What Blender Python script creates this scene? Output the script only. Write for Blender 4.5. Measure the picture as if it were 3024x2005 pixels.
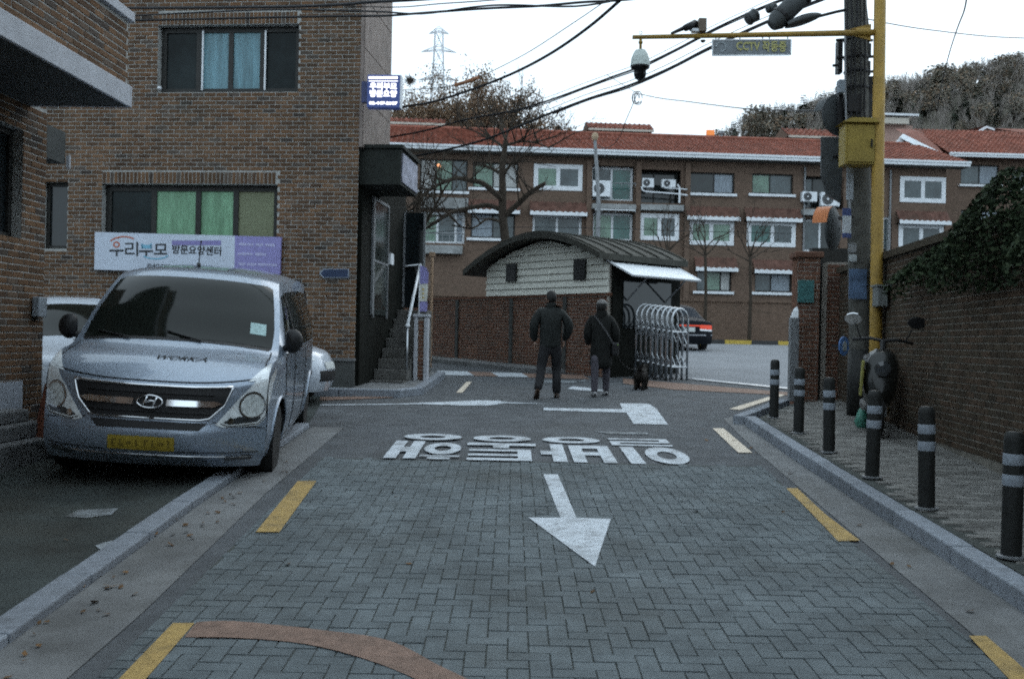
import bpy, bmesh, math, random
from mathutils import Vector, Matrix

for _o in list(bpy.data.objects):
    bpy.data.objects.remove(_o)
SC = bpy.context.scene
COL = SC.collection
random.seed(11)

# ------------------------------------------------------------------ camera, sky, sun, exposure
FPX, ROLL, SLOPE, EYE = 2940.0, 0.02, 0.043, 1.62
cam = bpy.data.cameras.new("camera")
cam.lens, cam.sensor_width, cam.clip_end = 35.0, 36.0, 3000.0
camo = bpy.data.objects.new("camera", cam)
camo.location = (0, 0, EYE)
camo.rotation_euler = (math.radians(90), -ROLL, 0)
COL.objects.link(camo)
SC.camera = camo

SUN_EL, SUN_AZ = math.radians(38), math.radians(28)      # azimuth from +Y towards +X
world = bpy.data.worlds.new("World")
SC.world = world
world.use_nodes = True
wn, wl = world.node_tree.nodes, world.node_tree.links
wn.clear()
sky = wn.new("ShaderNodeTexSky")
sky.sky_type = 'NISHITA'
sky.sun_disc = False
sky.sun_elevation, sky.sun_rotation = SUN_EL, SUN_AZ
sky.dust_density = 4.0
hs = wn.new("ShaderNodeHueSaturation")
hs.inputs['Saturation'].default_value = 0.35
mx = wn.new("ShaderNodeMix")                              # an even overcast veil over the clear sky
mx.data_type = 'RGBA'
mx.inputs['Factor'].default_value = 0.9
mx.inputs['B'].default_value = (7.9, 9.6, 10.9, 1)
bg = wn.new("ShaderNodeBackground")
bg.inputs['Strength'].default_value = 0.15
wo = wn.new("ShaderNodeOutputWorld")
wl.new(sky.outputs[0], hs.inputs['Color'])
wl.new(hs.outputs[0], mx.inputs['A'])
wl.new(mx.outputs['Result'], bg.inputs[0])
wl.new(bg.outputs[0], wo.inputs[0])

sl = bpy.data.lights.new("sun", 'SUN')
sl.energy, sl.angle, sl.color = 0.5, math.radians(40), (1.0, 0.96, 0.9)
so = bpy.data.objects.new("sun", sl)
so.rotation_euler = Vector((-math.sin(SUN_AZ) * math.cos(SUN_EL), -math.cos(SUN_AZ) * math.cos(SUN_EL), -math.sin(SUN_EL))).to_track_quat('-Z', 'Y').to_euler()
COL.objects.link(so)

vs = SC.view_settings
vs.view_transform, vs.look, vs.exposure, vs.gamma = 'Standard', 'None', -0.1, 1.0
vs.use_curve_mapping = False
SC.cycles.use_denoising = False
SC.cycles.adaptive_threshold = 0.05
SC.cycles.adaptive_min_samples = 24
SC.cycles.pixel_filter_type = 'BLACKMAN_HARRIS'
SC.cycles.filter_width = 2.0
SC.cycles.max_bounces = 6
SC.cycles.diffuse_bounces = 3

# ------------------------------------------------------------------ measuring helpers: photograph pixel -> place
CR, SR = math.cos(ROLL), math.sin(ROLL)
def ray(px, py):
    u, v = px - 1512.0, 1002.5 - py
    return (u * CR - v * SR) / FPX, (u * SR + v * CR) / FPX
def at(px, py, y):
    a, b = ray(px, py)
    return Vector((a * y, y, EYE + b * y))
def gz(y):
    if y < -40: return -40 * SLOPE
    if y < 38: return SLOPE * y
    if y < 60: return 1.634 + (y - 38) * 0.045
    return 2.624
def gp(px, py, dz=0.0):
    a, b = ray(px, py)
    y = (EYE - dz) / (SLOPE - b)
    return Vector((a * y, y, SLOPE * y + dz))
def seen(p):
    if p[1] < 0.5: return None
    X, Z = p[0] / p[1] * FPX, (p[2] - EYE) / p[1] * FPX
    return 1512 + X * CR + Z * SR, 1002.5 - (-X * SR + Z * CR)
class Frame:
    """an upright wall frame: x along the wall (to the viewer's right), y into the wall, z up"""
    def __init__(s, loc, th):
        s.loc, s.th = Vector(loc), th
        s.c, s.s = math.cos(th), math.sin(th)
    def hit(s, px, py, ly=0.0):
        a, b = ray(px, py)
        ox, oy = s.loc.x - s.s * ly, s.loc.y + s.c * ly
        den = a * -s.s + s.c
        y = (ox * -s.s + oy * s.c) / den
        w = Vector((a * y, y, EYE + b * y)) - s.loc
        return w.x * s.c + w.y * s.s, w.z
    def world(s, x, y, z):
        return s.loc + Vector((x * s.c - y * s.s, x * s.s + y * s.c, z))

# ------------------------------------------------------------------ materials
MATS = {}
def mat(name, col, rough=0.75, metal=0.0, var=0.18, scale=6.0, bump=0.0, bscale=60.0, emis=0.0, ecol=None, spec=0.4,
        coat=0.0, rnd=0.0, rcol=None, stretch=None, trans=0.0, dirt=0.0, ior=1.45, alpha=1.0):
    m = bpy.data.materials.new(name)
    m.use_nodes = True
    n, l = m.node_tree.nodes, m.node_tree.links
    b = n["Principled BSDF"]
    b.inputs['Roughness'].default_value = rough
    b.inputs['Metallic'].default_value = metal
    b.inputs['Specular IOR Level'].default_value = spec
    b.inputs['Coat Weight'].default_value = coat
    b.inputs['Coat Roughness'].default_value = 0.06
    b.inputs['Transmission Weight'].default_value = trans
    b.inputs['IOR'].default_value = ior
    b.inputs['Alpha'].default_value = alpha
    tc = n.new("ShaderNodeTexCoord")
    src = n.new('ShaderNodeNewGeometry').outputs['Position'] if rnd else tc.outputs['Object']
    if stretch:
        mp = n.new("ShaderNodeMapping")
        mp.inputs['Scale'].default_value = stretch
        l.new(src, mp.inputs[0])
        src = mp.outputs[0]
    nz = n.new("ShaderNodeTexNoise")
    nz.inputs['Scale'].default_value = scale
    nz.inputs['Detail'].default_value = 6
    nz.inputs['Roughness'].default_value = 0.65
    l.new(src, nz.inputs['Vector'])
    def mix(fac, a, bb, mode='MIX'):
        q = n.new("ShaderNodeMix")
        q.data_type = 'RGBA'
        q.blend_type = mode
        if isinstance(fac, float): q.inputs['Factor'].default_value = fac
        else: l.new(fac, q.inputs['Factor'])
        for k, x in (('A', a), ('B', bb)):
            if isinstance(x, tuple): q.inputs[k].default_value = x
            else: l.new(x, q.inputs[k])
        return q.outputs['Result']
    def ramp(v, p0, p1):
        q = n.new("ShaderNodeMapRange")
        q.inputs[1].default_value, q.inputs[2].default_value = p0, p1
        l.new(v, q.inputs[0])
        return q.outputs[0]
    c4 = lambda c, k=1.0: (c[0] * k, c[1] * k, c[2] * k, 1)
    base = c4(col)
    if rnd:
        at_ = n.new("ShaderNodeAttribute"); at_.attribute_name = "rnd"
        oi = n.new("ShaderNodeObjectInfo")
        ad = n.new("ShaderNodeMath"); ad.operation = 'ADD'
        l.new(at_.outputs['Fac'], ad.inputs[0]); l.new(oi.outputs['Random'], ad.inputs[1])
        fr = n.new("ShaderNodeMath"); fr.operation = 'FRACT'
        l.new(ad.outputs[0], fr.inputs[0])
        cr = n.new("ShaderNodeValToRGB")
        cr.color_ramp.interpolation = 'LINEAR'
        cols = rcol or [(0, c4(col, 1 - rnd)), (1, c4(col, 1 + rnd))]
        el = cr.color_ramp.elements
        el[0].position, el[0].color = cols[0]
        el[1].position, el[1].color = cols[-1]
        for p, c in cols[1:-1]:
            e = el.new(p); e.color = c
        l.new(fr.outputs[0], cr.inputs[0])
        base = cr.outputs[0]
    out = base
    if var:
        f = ramp(nz.outputs['Fac'], 0.3, 0.7)
        g = mix(f, (1 - var,) * 3 + (1,), (1 + var,) * 3 + (1,))
        out = mix(1.0, base, g, 'MULTIPLY')
    if dirt:
        n2 = n.new("ShaderNodeTexNoise"); n2.inputs['Scale'].default_value = scale * 0.22; n2.inputs['Detail'].default_value = 9
        n2.inputs['Roughness'].default_value = 0.7
        l.new(src, n2.inputs['Vector'])
        f = ramp(n2.outputs['Fac'], 0.48, 0.68)
        q = n.new("ShaderNodeMath"); q.operation = 'MULTIPLY'; q.inputs[1].default_value = dirt
        l.new(f, q.inputs[0])
        out = mix(q.outputs[0], out, (0.05, 0.046, 0.036, 1))
    if isinstance(out, tuple): b.inputs['Base Color'].default_value = out
    else: l.new(out, b.inputs['Base Color'])
    if bump:
        n3 = n.new("ShaderNodeTexNoise"); n3.inputs['Scale'].default_value = bscale; n3.inputs['Detail'].default_value = 4
        l.new(src, n3.inputs['Vector'])
        bp = n.new("ShaderNodeBump"); bp.inputs['Strength'].default_value = bump; bp.inputs['Distance'].default_value = 0.02
        l.new(n3.outputs['Fac'], bp.inputs['Height']); l.new(bp.outputs[0], b.inputs['Normal'])
    if emis:
        ec = ecol or col
        if isinstance(out, tuple) or ecol: b.inputs['Emission Color'].default_value = c4(ec)
        else: l.new(out, b.inputs['Emission Color'])
        b.inputs['Emission Strength'].default_value = emis
    MATS[name] = m
    return m

BR = [(0, (0.085, 0.052, 0.034, 1)), (0.25, (0.115, 0.068, 0.04, 1)), (0.55, (0.15, 0.084, 0.047, 1)), (0.8, (0.17, 0.1, 0.058, 1)), (0.93, (0.11, 0.085, 0.068, 1)), (1, (0.055, 0.043, 0.036, 1))]
BRICK = mat('brick', (0.16, 0.09, 0.06), 0.9, var=0.3, scale=3, bump=0.3, bscale=90, rnd=0.4, rcol=BR, spec=0.2, dirt=0.42, stretch=(1, 1, 0.4))
MORTAR = mat('mortar', (0.35, 0.35, 0.335), 0.95, var=0.25, scale=9, bump=0.3, spec=0.1)
BRK = [(0, (0.13, 0.06, 0.04, 1)), (0.5, (0.17, 0.085, 0.055, 1)), (1, (0.11, 0.06, 0.045, 1))]
BRICK2 = mat('brick_gate', (0.14, 0.08, 0.055), 0.9, var=0.3, scale=14, bump=0.3, rnd=0.4, rcol=BRK, spec=0.2, dirt=0.4)
MORTAR2 = mat('mortar_gate', (0.3, 0.28, 0.25), 0.95, var=0.3, scale=5, spec=0.1)
BRICK3 = mat('brick_shaded', (0.05, 0.04, 0.03), 0.92, var=0.35, scale=9, bump=0.3, rnd=0.4, rcol=[(0, (0.045, 0.034, 0.024, 1)), (0.5, (0.075, 0.05, 0.034, 1)), (1, (0.055, 0.045, 0.032, 1))], spec=0.15, dirt=0.4)  # right wall brick, darkened: shade at the picture edge put into the colour
MORTAR3 = mat('mortar_shaded', (0.16, 0.15, 0.13), 0.95, var=0.4, scale=3, spec=0.1, dirt=0.4)  # mortar darkened along with it, the same painted shade
BRICKFAR = mat('brick_far', (0.15, 0.105, 0.08), 0.92, var=0.35, scale=5, spec=0.15, stretch=(1, 1, 4), dirt=0.35)
ASPHALT = mat('asphalt', (0.085, 0.091, 0.098), 0.88, var=0.28, scale=3.0, bump=0.35, bscale=180, spec=0.3, dirt=0.25)
ASPHALT2 = mat('asphalt_yard', (0.046, 0.054, 0.052), 0.9, var=0.4, scale=1.6, bump=0.4, bscale=150, spec=0.25, dirt=0.6)
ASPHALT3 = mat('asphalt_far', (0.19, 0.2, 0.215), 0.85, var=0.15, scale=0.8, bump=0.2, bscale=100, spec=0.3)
CONC = mat('concrete', (0.165, 0.168, 0.17), 0.9, var=0.3, scale=2.2, bump=0.3, bscale=70, spec=0.2, dirt=0.5)
CONCW = mat('concrete_band', (0.42, 0.43, 0.46), 0.9, var=0.15, scale=3, bump=0.2, spec=0.2, dirt=0.1)
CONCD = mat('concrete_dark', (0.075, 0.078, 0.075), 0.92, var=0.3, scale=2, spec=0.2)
KERB = mat('kerb_granite', (0.215, 0.235, 0.265), 0.85, var=0.22, scale=18, bump=0.25, bscale=120, rnd=0.15, spec=0.3, dirt=0.2)
PAVER = mat('paver', (0.112, 0.13, 0.138), 0.86, var=0.3, scale=2.5, bump=0.35, bscale=120, rnd=0.08, spec=0.25, dirt=0.42)
SAND = mat('joint_sand', (0.07, 0.075, 0.07), 0.95, var=0.3, scale=20, spec=0.1)
SLAB = mat('sidewalk_paver', (0.17, 0.165, 0.155), 0.9, var=0.25, scale=12, bump=0.3, rnd=0.3, spec=0.2, dirt=0.35)
PAINTW = mat('road_white', (0.5, 0.54, 0.58), 0.75, var=0.25, scale=22, bump=0.3, bscale=150, dirt=0.62)
PAINTG = mat('road_white_worn', (0.2, 0.22, 0.235), 0.8, var=0.5, scale=9, bump=0.3, bscale=150, dirt=0.8)
PAINTY = mat('road_yellow', (0.35, 0.235, 0.08), 0.75, var=0.25, scale=20, bump=0.3, bscale=150, dirt=0.5)
PAINTC = mat('road_cream', (0.6, 0.52, 0.42), 0.75, var=0.2, scale=20, bump=0.3, dirt=0.2)
PAINTO = mat('road_orange_worn', (0.2, 0.13, 0.1), 0.85, var=0.3, scale=14, bump=0.3, bscale=150, dirt=0.3)
WHITE = mat('white_paint', (0.74, 0.77, 0.8), 0.55, var=0.1, scale=4, dirt=0.06)
DARKF = mat('dark_frame', (0.022, 0.022, 0.02), 0.5, var=0.2)
BLACK = mat('black_plastic', (0.014, 0.014, 0.015), 0.5, var=0.1)
RUBBER = mat('rubber', (0.016, 0.016, 0.016), 0.85, var=0.2, scale=30)
GREYM = mat('grey_metal', (0.22, 0.23, 0.24), 0.5, 0.4, var=0.2)
STEEL = mat('stainless', (0.46, 0.48, 0.5), 0.28, 1.0, var=0.1, scale=12)
CHROME = mat('chrome', (0.82, 0.84, 0.87), 0.1, 1.0, var=0)
YELLOW = mat('pole_yellow', (0.3, 0.185, 0.035), 0.6, var=0.2, scale=7, dirt=0.35, bump=0.1)
POLEC = mat('pole_concrete', (0.075, 0.074, 0.066), 0.92, var=0.35, scale=6, bump=0.3, dirt=0.5)
CABLE = mat('cable', (0.018, 0.018, 0.02), 0.7, var=0)
BARK = mat('bark', (0.055, 0.045, 0.036), 0.95, var=0.35, scale=9, bump=0.5, bscale=30, spec=0.1)
BARKG = mat('bark_grey', (0.13, 0.112, 0.095), 0.95, var=0.35, scale=9, spec=0.1)
ROOFT = mat('roof_tile', (0.22, 0.085, 0.065), 0.8, var=0.35, scale=2.2, bump=0.2, bscale=20, rnd=0.25, rcol=[(0, (0.15, 0.05, 0.033, 1)), (0.5, (0.21, 0.07, 0.046, 1)), (1, (0.26, 0.095, 0.065, 1))], spec=0.25, dirt=0.25)
ROOFW = mat('window_roof_tile', (0.13, 0.07, 0.055), 0.85, var=0.4, scale=3, dirt=0.4, spec=0.15)
GLASSD = mat('glass_dark', (0.012, 0.016, 0.018), 0.06, var=0.2, scale=1, spec=0.6)

# ------------------------------------------------------------------ mesh helpers
class MB:
    def __init__(s):
        s.v, s.f, s.r = [], [], []
    def add(s, vs_, fs_, rnd=0.0):
        k = len(s.v)
        s.v.extend(tuple(p) for p in vs_)
        s.f.extend(tuple(i + k for i in f) for f in fs_)
        s.r.extend([rnd] * len(fs_))
        return s
    def box(s, x0, x1, y0, y1, z0, z1, rnd=0.0, M=None):
        v = [Vector(p) for p in ((x0, y0, z0), (x1, y0, z0), (x1, y1, z0), (x0, y1, z0), (x0, y0, z1), (x1, y0, z1), (x1, y1, z1), (x0, y1, z1))]
        if M is not None: v = [M @ p for p in v]
        return s.add(v, [(0, 3, 2, 1), (4, 5, 6, 7), (0, 1, 5, 4), (1, 2, 6, 5), (2, 3, 7, 6), (3, 0, 4, 7)], rnd)
    def quad(s, a, b, c, d, rnd=0.0):
        return s.add([a, b, c, d], [(0, 1, 2, 3)], rnd)
    def prism(s, poly, y0, y1, M=None):
        """polygon in x,z (counter-clockwise seen from -y), from y0 (front) to y1"""
        n = len(poly)
        v = [Vector((p[0], y0, p[1])) for p in poly] + [Vector((p[0], y1, p[1])) for p in poly]
        if M is not None: v = [M @ p for p in v]
        f = [tuple(range(n)), tuple(range(2 * n - 1, n - 1, -1))]
        f += [(i, i + n, (i + 1) % n + n, (i + 1) % n) for i in range(n)]
        return s.add(v, f)
    def slab(s, poly, z0, z1):
        """polygon in x,y, straight up from z0 to z1 (numbers or functions of x,y)"""
        g = lambda z, p: z(p[0], p[1]) if callable(z) else z
        n = len(poly)
        v = [(p[0], p[1], g(z0, p)) for p in poly] + [(p[0], p[1], g(z1, p)) for p in poly]
        f = [tuple(range(n - 1, -1, -1)), tuple(range(n, 2 * n))]
        f += [(i, (i + 1) % n, (i + 1) % n + n, i + n) for i in range(n)]
        return s.add(v, f)
    def tube(s, pts, r, n=6, cap=True, rnd=0.0):
        pts = [Vector(p) for p in pts]
        if not isinstance(r, (list, tuple)): r = [r] * len(pts)
        k = len(s.v)
        up = None
        for i, p in enumerate(pts):
            d = (pts[min(i + 1, len(pts) - 1)] - pts[max(i - 1, 0)])
            if d.length < 1e-9: d = Vector((0, 0, 1))
            d.normalize()
            if up is None:
                up = d.orthogonal().normalized()
            else:
                up = (up - d * up.dot(d))
                up = up.normalized() if up.length > 1e-6 else d.orthogonal().normalized()
            w = d.cross(up)
            for j in range(n):
                a = 2 * math.pi * j / n
                q = p + (up * math.cos(a) + w * math.sin(a)) * r[i]
                s.v.append((q.x, q.y, q.z))
        m = len(pts)
        for i in range(m - 1):
            for j in range(n):
                s.f.append((k + i * n + j, k + i * n + (j + 1) % n, k + (i + 1) * n + (j + 1) % n, k + (i + 1) * n + j))
                s.r.append(rnd)
        if cap:
            s.f.append(tuple(k + j for j in range(n - 1, -1, -1))); s.r.append(rnd)
            s.f.append(tuple(k + (m - 1) * n + j for j in range(n))); s.r.append(rnd)
        return s
    def lathe(s, prof, n=16, M=None):
        k = len(s.v)
        M = M or Matrix()
        for (r, z) in prof:
            for j in range(n):
                a = 2 * math.pi * j / n
                p = M @ Vector((r * math.cos(a), r * math.sin(a), z))
                s.v.append((p.x, p.y, p.z))
        for i in range(len(prof) - 1):
            for j in range(n):
                s.f.append((k + i * n + j, k + i * n + (j + 1) % n, k + (i + 1) * n + (j + 1) % n, k + (i + 1) * n + j)); s.r.append(0.0)
        s.f.append(tuple(k + j for j in range(n - 1, -1, -1))); s.r.append(0.0)
        s.f.append(tuple(k + (len(prof) - 1) * n + j for j in range(n))); s.r.append(0.0)
        return s
    def grid(s, rows):
        m, n = len(rows), len(rows[0])
        s.add([p for row in rows for p in row], [(i * n + j, i * n + j + 1, (i + 1) * n + j + 1, (i + 1) * n + j) for i in range(m - 1) for j in range(n - 1)])
        return s
    def mesh(s, name, smooth=False, rnd=False):
        me = bpy.data.meshes.new(name)
        me.from_pydata(s.v, [], s.f)
        if rnd:
            a = me.attributes.new("rnd", 'FLOAT', 'FACE')
            a.data.foreach_set("value", s.r)
        if smooth:
            me.polygons.foreach_set("use_smooth", [True] * len(me.polygons))
        me.update()
        return me
    def build(s, name, m, parent=None, smooth=False, rnd=False, bevel=0, kind=None, label=None, cat=None, group=None, sharp=None, loc=None):
        me = s.mesh(name, smooth, rnd)
        me.materials.append(m)
        o = bpy.data.objects.new(name, me)
        COL.objects.link(o)
        if parent: o.parent = parent
        if loc is not None: o.location = loc
        if bevel:
            b = o.modifiers.new("bevel", 'BEVEL'); b.width = bevel; b.segments = 2; b.limit_method = 'ANGLE'
        if sharp is not None:
            me.set_sharp_from_angle(angle=math.radians(sharp))
        return tag(o, label, cat, group, kind)
def tag(o, label=None, cat=None, group=None, kind=None):
    if label: o['label'] = label
    if cat: o['category'] = cat
    if group: o['group'] = group
    if kind: o['kind'] = kind
    return o
def thing(name, label, cat, loc=(0, 0, 0), rz=0.0, group=None):
    o = bpy.data.objects.new(name, None)
    o.empty_display_size = 0.2
    COL.objects.link(o)
    o.location = loc
    o.rotation_euler = (0, 0, rz)
    return tag(o, label, cat, group)
def dup(root, loc=None, rz=None, label=None, group=None, parent=None):
    c = root.copy()
    COL.objects.link(c)
    if parent is not None: c.parent = parent
    if loc is not None: c.location = loc
    if rz is not None: c.rotation_euler = (0, 0, rz)
    if label: c['label'] = label
    if group: c['group'] = group
    for ch in list(root.children):
        dup(ch, parent=c)
    return c
def piece(name, me, parent, loc, rot=None, scale=None):
    o = bpy.data.objects.new(name, me)
    COL.objects.link(o)
    o.parent = parent
    o.location = loc
    if rot is not None: o.rotation_euler = rot
    if scale is not None: o.scale = scale
    return o
def bake(o):
    """evaluated mesh of a temporary object, which is removed"""
    dg = bpy.context.evaluated_depsgraph_get()
    dg.update()
    me = bpy.data.meshes.new_from_object(o.evaluated_get(dg), depsgraph=dg)
    d = o.data
    bpy.data.objects.remove(o)
    return me
def text_mesh(body, size, bold=0.0, depth=0.0, width=None, shear=0.0, align='CENTER', res=2):
    c = bpy.data.curves.new('lettering', 'FONT')
    c.body, c.size, c.align_x, c.align_y, c.offset, c.extrude, c.shear, c.resolution_u = body, size, align, 'CENTER', bold, depth, shear, res
    o = bpy.data.objects.new('lettering', c)
    COL.objects.link(o)
    me = bake(o)
    if width:
        xs = [v.co.x for v in me.vertices]
        if xs:
            k = width / (max(xs) - min(xs)); mid = (max(xs) + min(xs)) / 2 if align == 'CENTER' else min(xs)
            for v in me.vertices: v.co.x = (v.co.x - mid) * k
    return me
def lettering(body, size, m, parent, x, y, z, bold=0.0, width=None, name='lettering', tilt=0.0, shear=0.0, align='CENTER'):
    """upright writing on a wall frame, facing -y"""
    me = text_mesh(body, size, bold, 0.0, width, shear, align)
    me.materials.clear(); me.materials.append(m)
    return piece(name, me, parent, (x, y, z), (math.radians(90), tilt, 0))
def cut_rects(x0, x1, z0, z1, holes):
    xs = sorted({x0, x1, *[min(max(h[i], x0), x1) for h in holes for i in (0, 1)]})
    zs = sorted({z0, z1, *[min(max(h[i], z0), z1) for h in holes for i in (2, 3)]})
    out = []
    for a, b in zip(zs, zs[1:]):
        run = None
        for c, d in zip(xs, xs[1:]):
            mx_, mz = (c + d) / 2, (a + b) / 2
            if any(h[0] < mx_ < h[1] and h[2] < mz < h[3] for h in holes):
                if run: out.append(run); run = None
            elif run: run = (run[0], d, a, b)
            else: run = (c, d, a, b)
        if run: out.append(run)
    return out
def wall_mesh(mb, x0, x1, z0, z1, holes, y=0.0, depth=0.25, floor=None):
    """upright wall with openings: front face, and reveals as deep as the wall"""
    for (a, b, c, d) in cut_rects(x0, x1, z0, z1, holes):
        mb.quad((a, y, c), (b, y, c), (b, y, d), (a, y, d))
    for (a, b, c, d) in holes:
        Y = y + depth
        mb.quad((a, y, c), (a, Y, c), (b, Y, c), (b, y, c)); mb.quad((a, y, d), (b, y, d), (b, Y, d), (a, Y, d))
        mb.quad((a, y, c), (a, y, d), (a, Y, d), (a, Y, c)); mb.quad((b, y, c), (b, Y, c), (b, Y, d), (b, y, d))
    return mb
BRICK_ME = {}
def brick_mesh(m, L=0.19, H=0.057, D=0.006):
    k = (m.name, L, H, D)
    if k not in BRICK_ME:
        mb = MB(); e = 0.004
        a, h = L / 2, H / 2
        v = [(-a, 0, -h), (a, 0, -h), (a, 0, h), (-a, 0, h), (-a + e, -D, -h + e), (a - e, -D, -h + e), (a - e, -D, h - e), (-a + e, -D, h - e)]
        mb.add(v, [(4, 5, 6, 7), (0, 1, 5, 4), (1, 2, 6, 5), (2, 3, 7, 6), (3, 0, 4, 7)])
        me = mb.mesh('brick'); me.materials.append(m)
        BRICK_ME[k] = me
    return BRICK_ME[k]
def bricks(frame, parent, x0, x1, z0, z1, holes, m=None, single=300, y=0.0, rng=None, zbot=None, D=0.006, soldiers=(), clip=None):
    """running-bond bricks standing proud of the mortar face; the nearest in view are single pieces, the rest one mass"""
    m = m or BRICK
    rng = rng or random.Random(5)
    mass, cand = MB(), []
    e = 0.004
    def put(a, b, c, d, full):
        if clip and not clip((a + b) / 2, (c + d) / 2): return
        if full:
            w = frame.world((a + b) / 2, y, (c + d) / 2)
            s = seen(w)
            if s and -20 < s[0] < 3044 and -20 < s[1] < 2025:
                cand.append((w.length, (a + b) / 2, (c + d) / 2)); return
        raw(a, b, c, d)
    def raw(a, b, c, d):
        if b - a < 0.03: return
        j = rng.uniform(-0.0015, 0.0015)
        v = [(a, y, c), (b, y, c), (b, y, d), (a, y, d), (a + e, y - D - j, c + e), (b - e, y - D - j, c + e), (b - e, y - D - j, d - e), (a + e, y - D - j, d - e)]
        mass.add(v, [(4, 5, 6, 7), (0, 1, 5, 4), (1, 2, 6, 5), (2, 3, 7, 6), (3, 0, 4, 7)], rng.random())
    rows = int((z1 - z0) / 0.067)
    sold = [(s[0], s[1], s[2], s[2] + 0.2) for s in soldiers]
    for i in range(rows):
        zc = z0 + i * 0.067 + 0.005
        off = 0.1 * (i % 2)
        x = x0 - off
        hz = [h for h in list(holes) + sold if h[2] < zc + 0.045 and h[3] > zc + 0.012]
        while x < x1:
            a, b = x + 0.005, x + 0.195
            x += 0.2
            if zbot and zbot(a) > zc: continue
            segs = [(max(a, x0), min(b, x1))]
            for h in hz:
                ns = []
                for (p, q) in segs:
                    if q <= h[0] or p >= h[1]: ns.append((p, q))
                    else:
                        if p < h[0]: ns.append((p, h[0]))
                        if q > h[1]: ns.append((h[1], q))
                segs = ns
            for (p, q) in segs:
                if q - p > 0.03: put(p, q, zc, zc + 0.057, q - p > 0.1899)
    for (a, b, z) in soldiers:
        x = a
        while x + 0.06 < b:
            raw(x + 0.005, x + 0.062, z + 0.005, z + 0.193); x += 0.067
    cand.sort()
    me = brick_mesh(m, D=D)
    for (_, cx, cz) in cand[:single]:
        piece('brick', me, parent, (cx, y + rng.uniform(-0.0015, 0.0015), cz))
    for (_, cx, cz) in cand[single:]:
        raw(cx - 0.095, cx + 0.095, cz - 0.0285, cz + 0.0285)
    if mass.v:
        mass.build('brickwork', m, parent, rnd=True, kind='stuff')
def grd(dz):
    return lambda x, y: gz(y) + dz
def flat_poly(pts, dz):
    """px polygon on the road plane -> x,y list"""
    return [(p.x, p.y) for p in (gp(a, b, dz) for a, b in pts)]
def sheet(name, poly, dz, m, parent=None, kind=None, step=0.0):
    """thin painted or laid sheet that follows the slope of the road"""
    mb = MB()
    mb.add([(x, y, gz(y) + dz) for x, y in poly], [tuple(range(len(poly)))])
    return mb.build(name, m, parent, kind=kind)
def catmull(pts, n=8):
    pts = [Vector(p) for p in pts]
    out = []
    for i in range(len(pts) - 1):
        p0, p1, p2, p3 = pts[max(i - 1, 0)], pts[i], pts[i + 1], pts[min(i + 2, len(pts) - 1)]
        for k in range(n):
            t = k / n
            out.append(0.5 * ((2 * p1) + (p2 - p0) * t + (2 * p0 - 5 * p1 + 4 * p2 - p3) * t * t + (3 * p1 - p0 - 3 * p2 + p3) * t ** 3))
    out.append(pts[-1])
    return out

# ------------------------------------------------------------------ ground, roads, kerbs, markings
def ground_sheet():
    mb = MB()
    ys = [-300, -40, 0, 20, 38, 60, 120, 400, 2500]
    xs = [-2500, -300, -60, -20, 0, 20, 60, 300, 2500]
    mb.grid([[(x, y, gz(y)) for x in xs] for y in ys])
    return mb.build('ground', ASPHALT, kind='structure')
ground = ground_sheet()
ROAD = thing('road', None, None); ROAD['kind'] = 'structure'
lerp = lambda a, b, t: a + (b - a) * t
px_l = lambda y: lerp(-1.69, -1.83, (y - 4.13) / 5.5)        # left and right edge of the block paving
px_r = lambda y: lerp(2.24, 2.48, (y - 4.83) / 5.1)
# the wide road inside the gate
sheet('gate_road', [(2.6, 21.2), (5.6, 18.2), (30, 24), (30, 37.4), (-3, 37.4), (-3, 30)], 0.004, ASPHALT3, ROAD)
# block paving of the lane
PAVED = thing('block_paving', None, None); PAVED['kind'] = 'structure'
Y0, Y1 = 1.0, 9.78
sheet('sand_bed', [(px_l(Y0), Y0), (px_r(Y0), Y0), (px_r(Y1), Y1), (px_l(Y1), Y1)], 0.003, SAND, PAVED)
def paver_mesh(L, Wd, name, m, top=0.010, e=0.004):
    mb = MB()
    a, h = L / 2, Wd / 2
    v = [(-a, -h, 0), (a, -h, 0), (a, h, 0), (-a, h, 0), (-a + e, -h + e, top), (a - e, -h + e, top), (a - e, h - e, top), (-a + e, h - e, top)]
    f = [(4, 5, 6, 7), (0, 1, 5, 4), (1, 2, 6, 5), (2, 3, 7, 6), (3, 0, 4, 7)]
    mb.add(v, f)
    me = mb.mesh(name); me.materials.append(m)
    return me, v, f
def lay(parent, items, me, v, f, m, single, massname, base):
    """items: (dist, x, y, turned); nearest single pieces, the rest one mass"""
    items.sort()
    rg = random.Random(3)
    tilt = math.atan(SLOPE)
    for (d, x, y, tr) in items[:single]:
        o = piece('paver', me, parent, (x, y, gz(y) + base + rg.uniform(-0.003, 0.002)))
        o.matrix_local = Matrix.Translation(o.location) @ Matrix.Rotation(tilt, 4, 'X') @ Matrix.Rotation(math.pi / 2 * tr + rg.uniform(-.012, .012), 4, 'Z')
    mass = MB()
    for (d, x, y, tr) in items[single:]:
        dz = rg.uniform(-0.003, 0.002) + base
        w = [((q[0], q[1], q[2]) if not tr else (-q[1], q[0], q[2])) for q in v]
        mass.add([(x + q[0], y + q[1], gz(y + q[1]) + q[2] + dz) for q in w], f, rg.random())
    mass.build(massname, m, parent, rnd=True, kind='stuff')
me, pv, pf = paver_mesh(0.205, 0.1, 'paver', PAVER)
its, hid = [], []
U = 0.096
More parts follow.
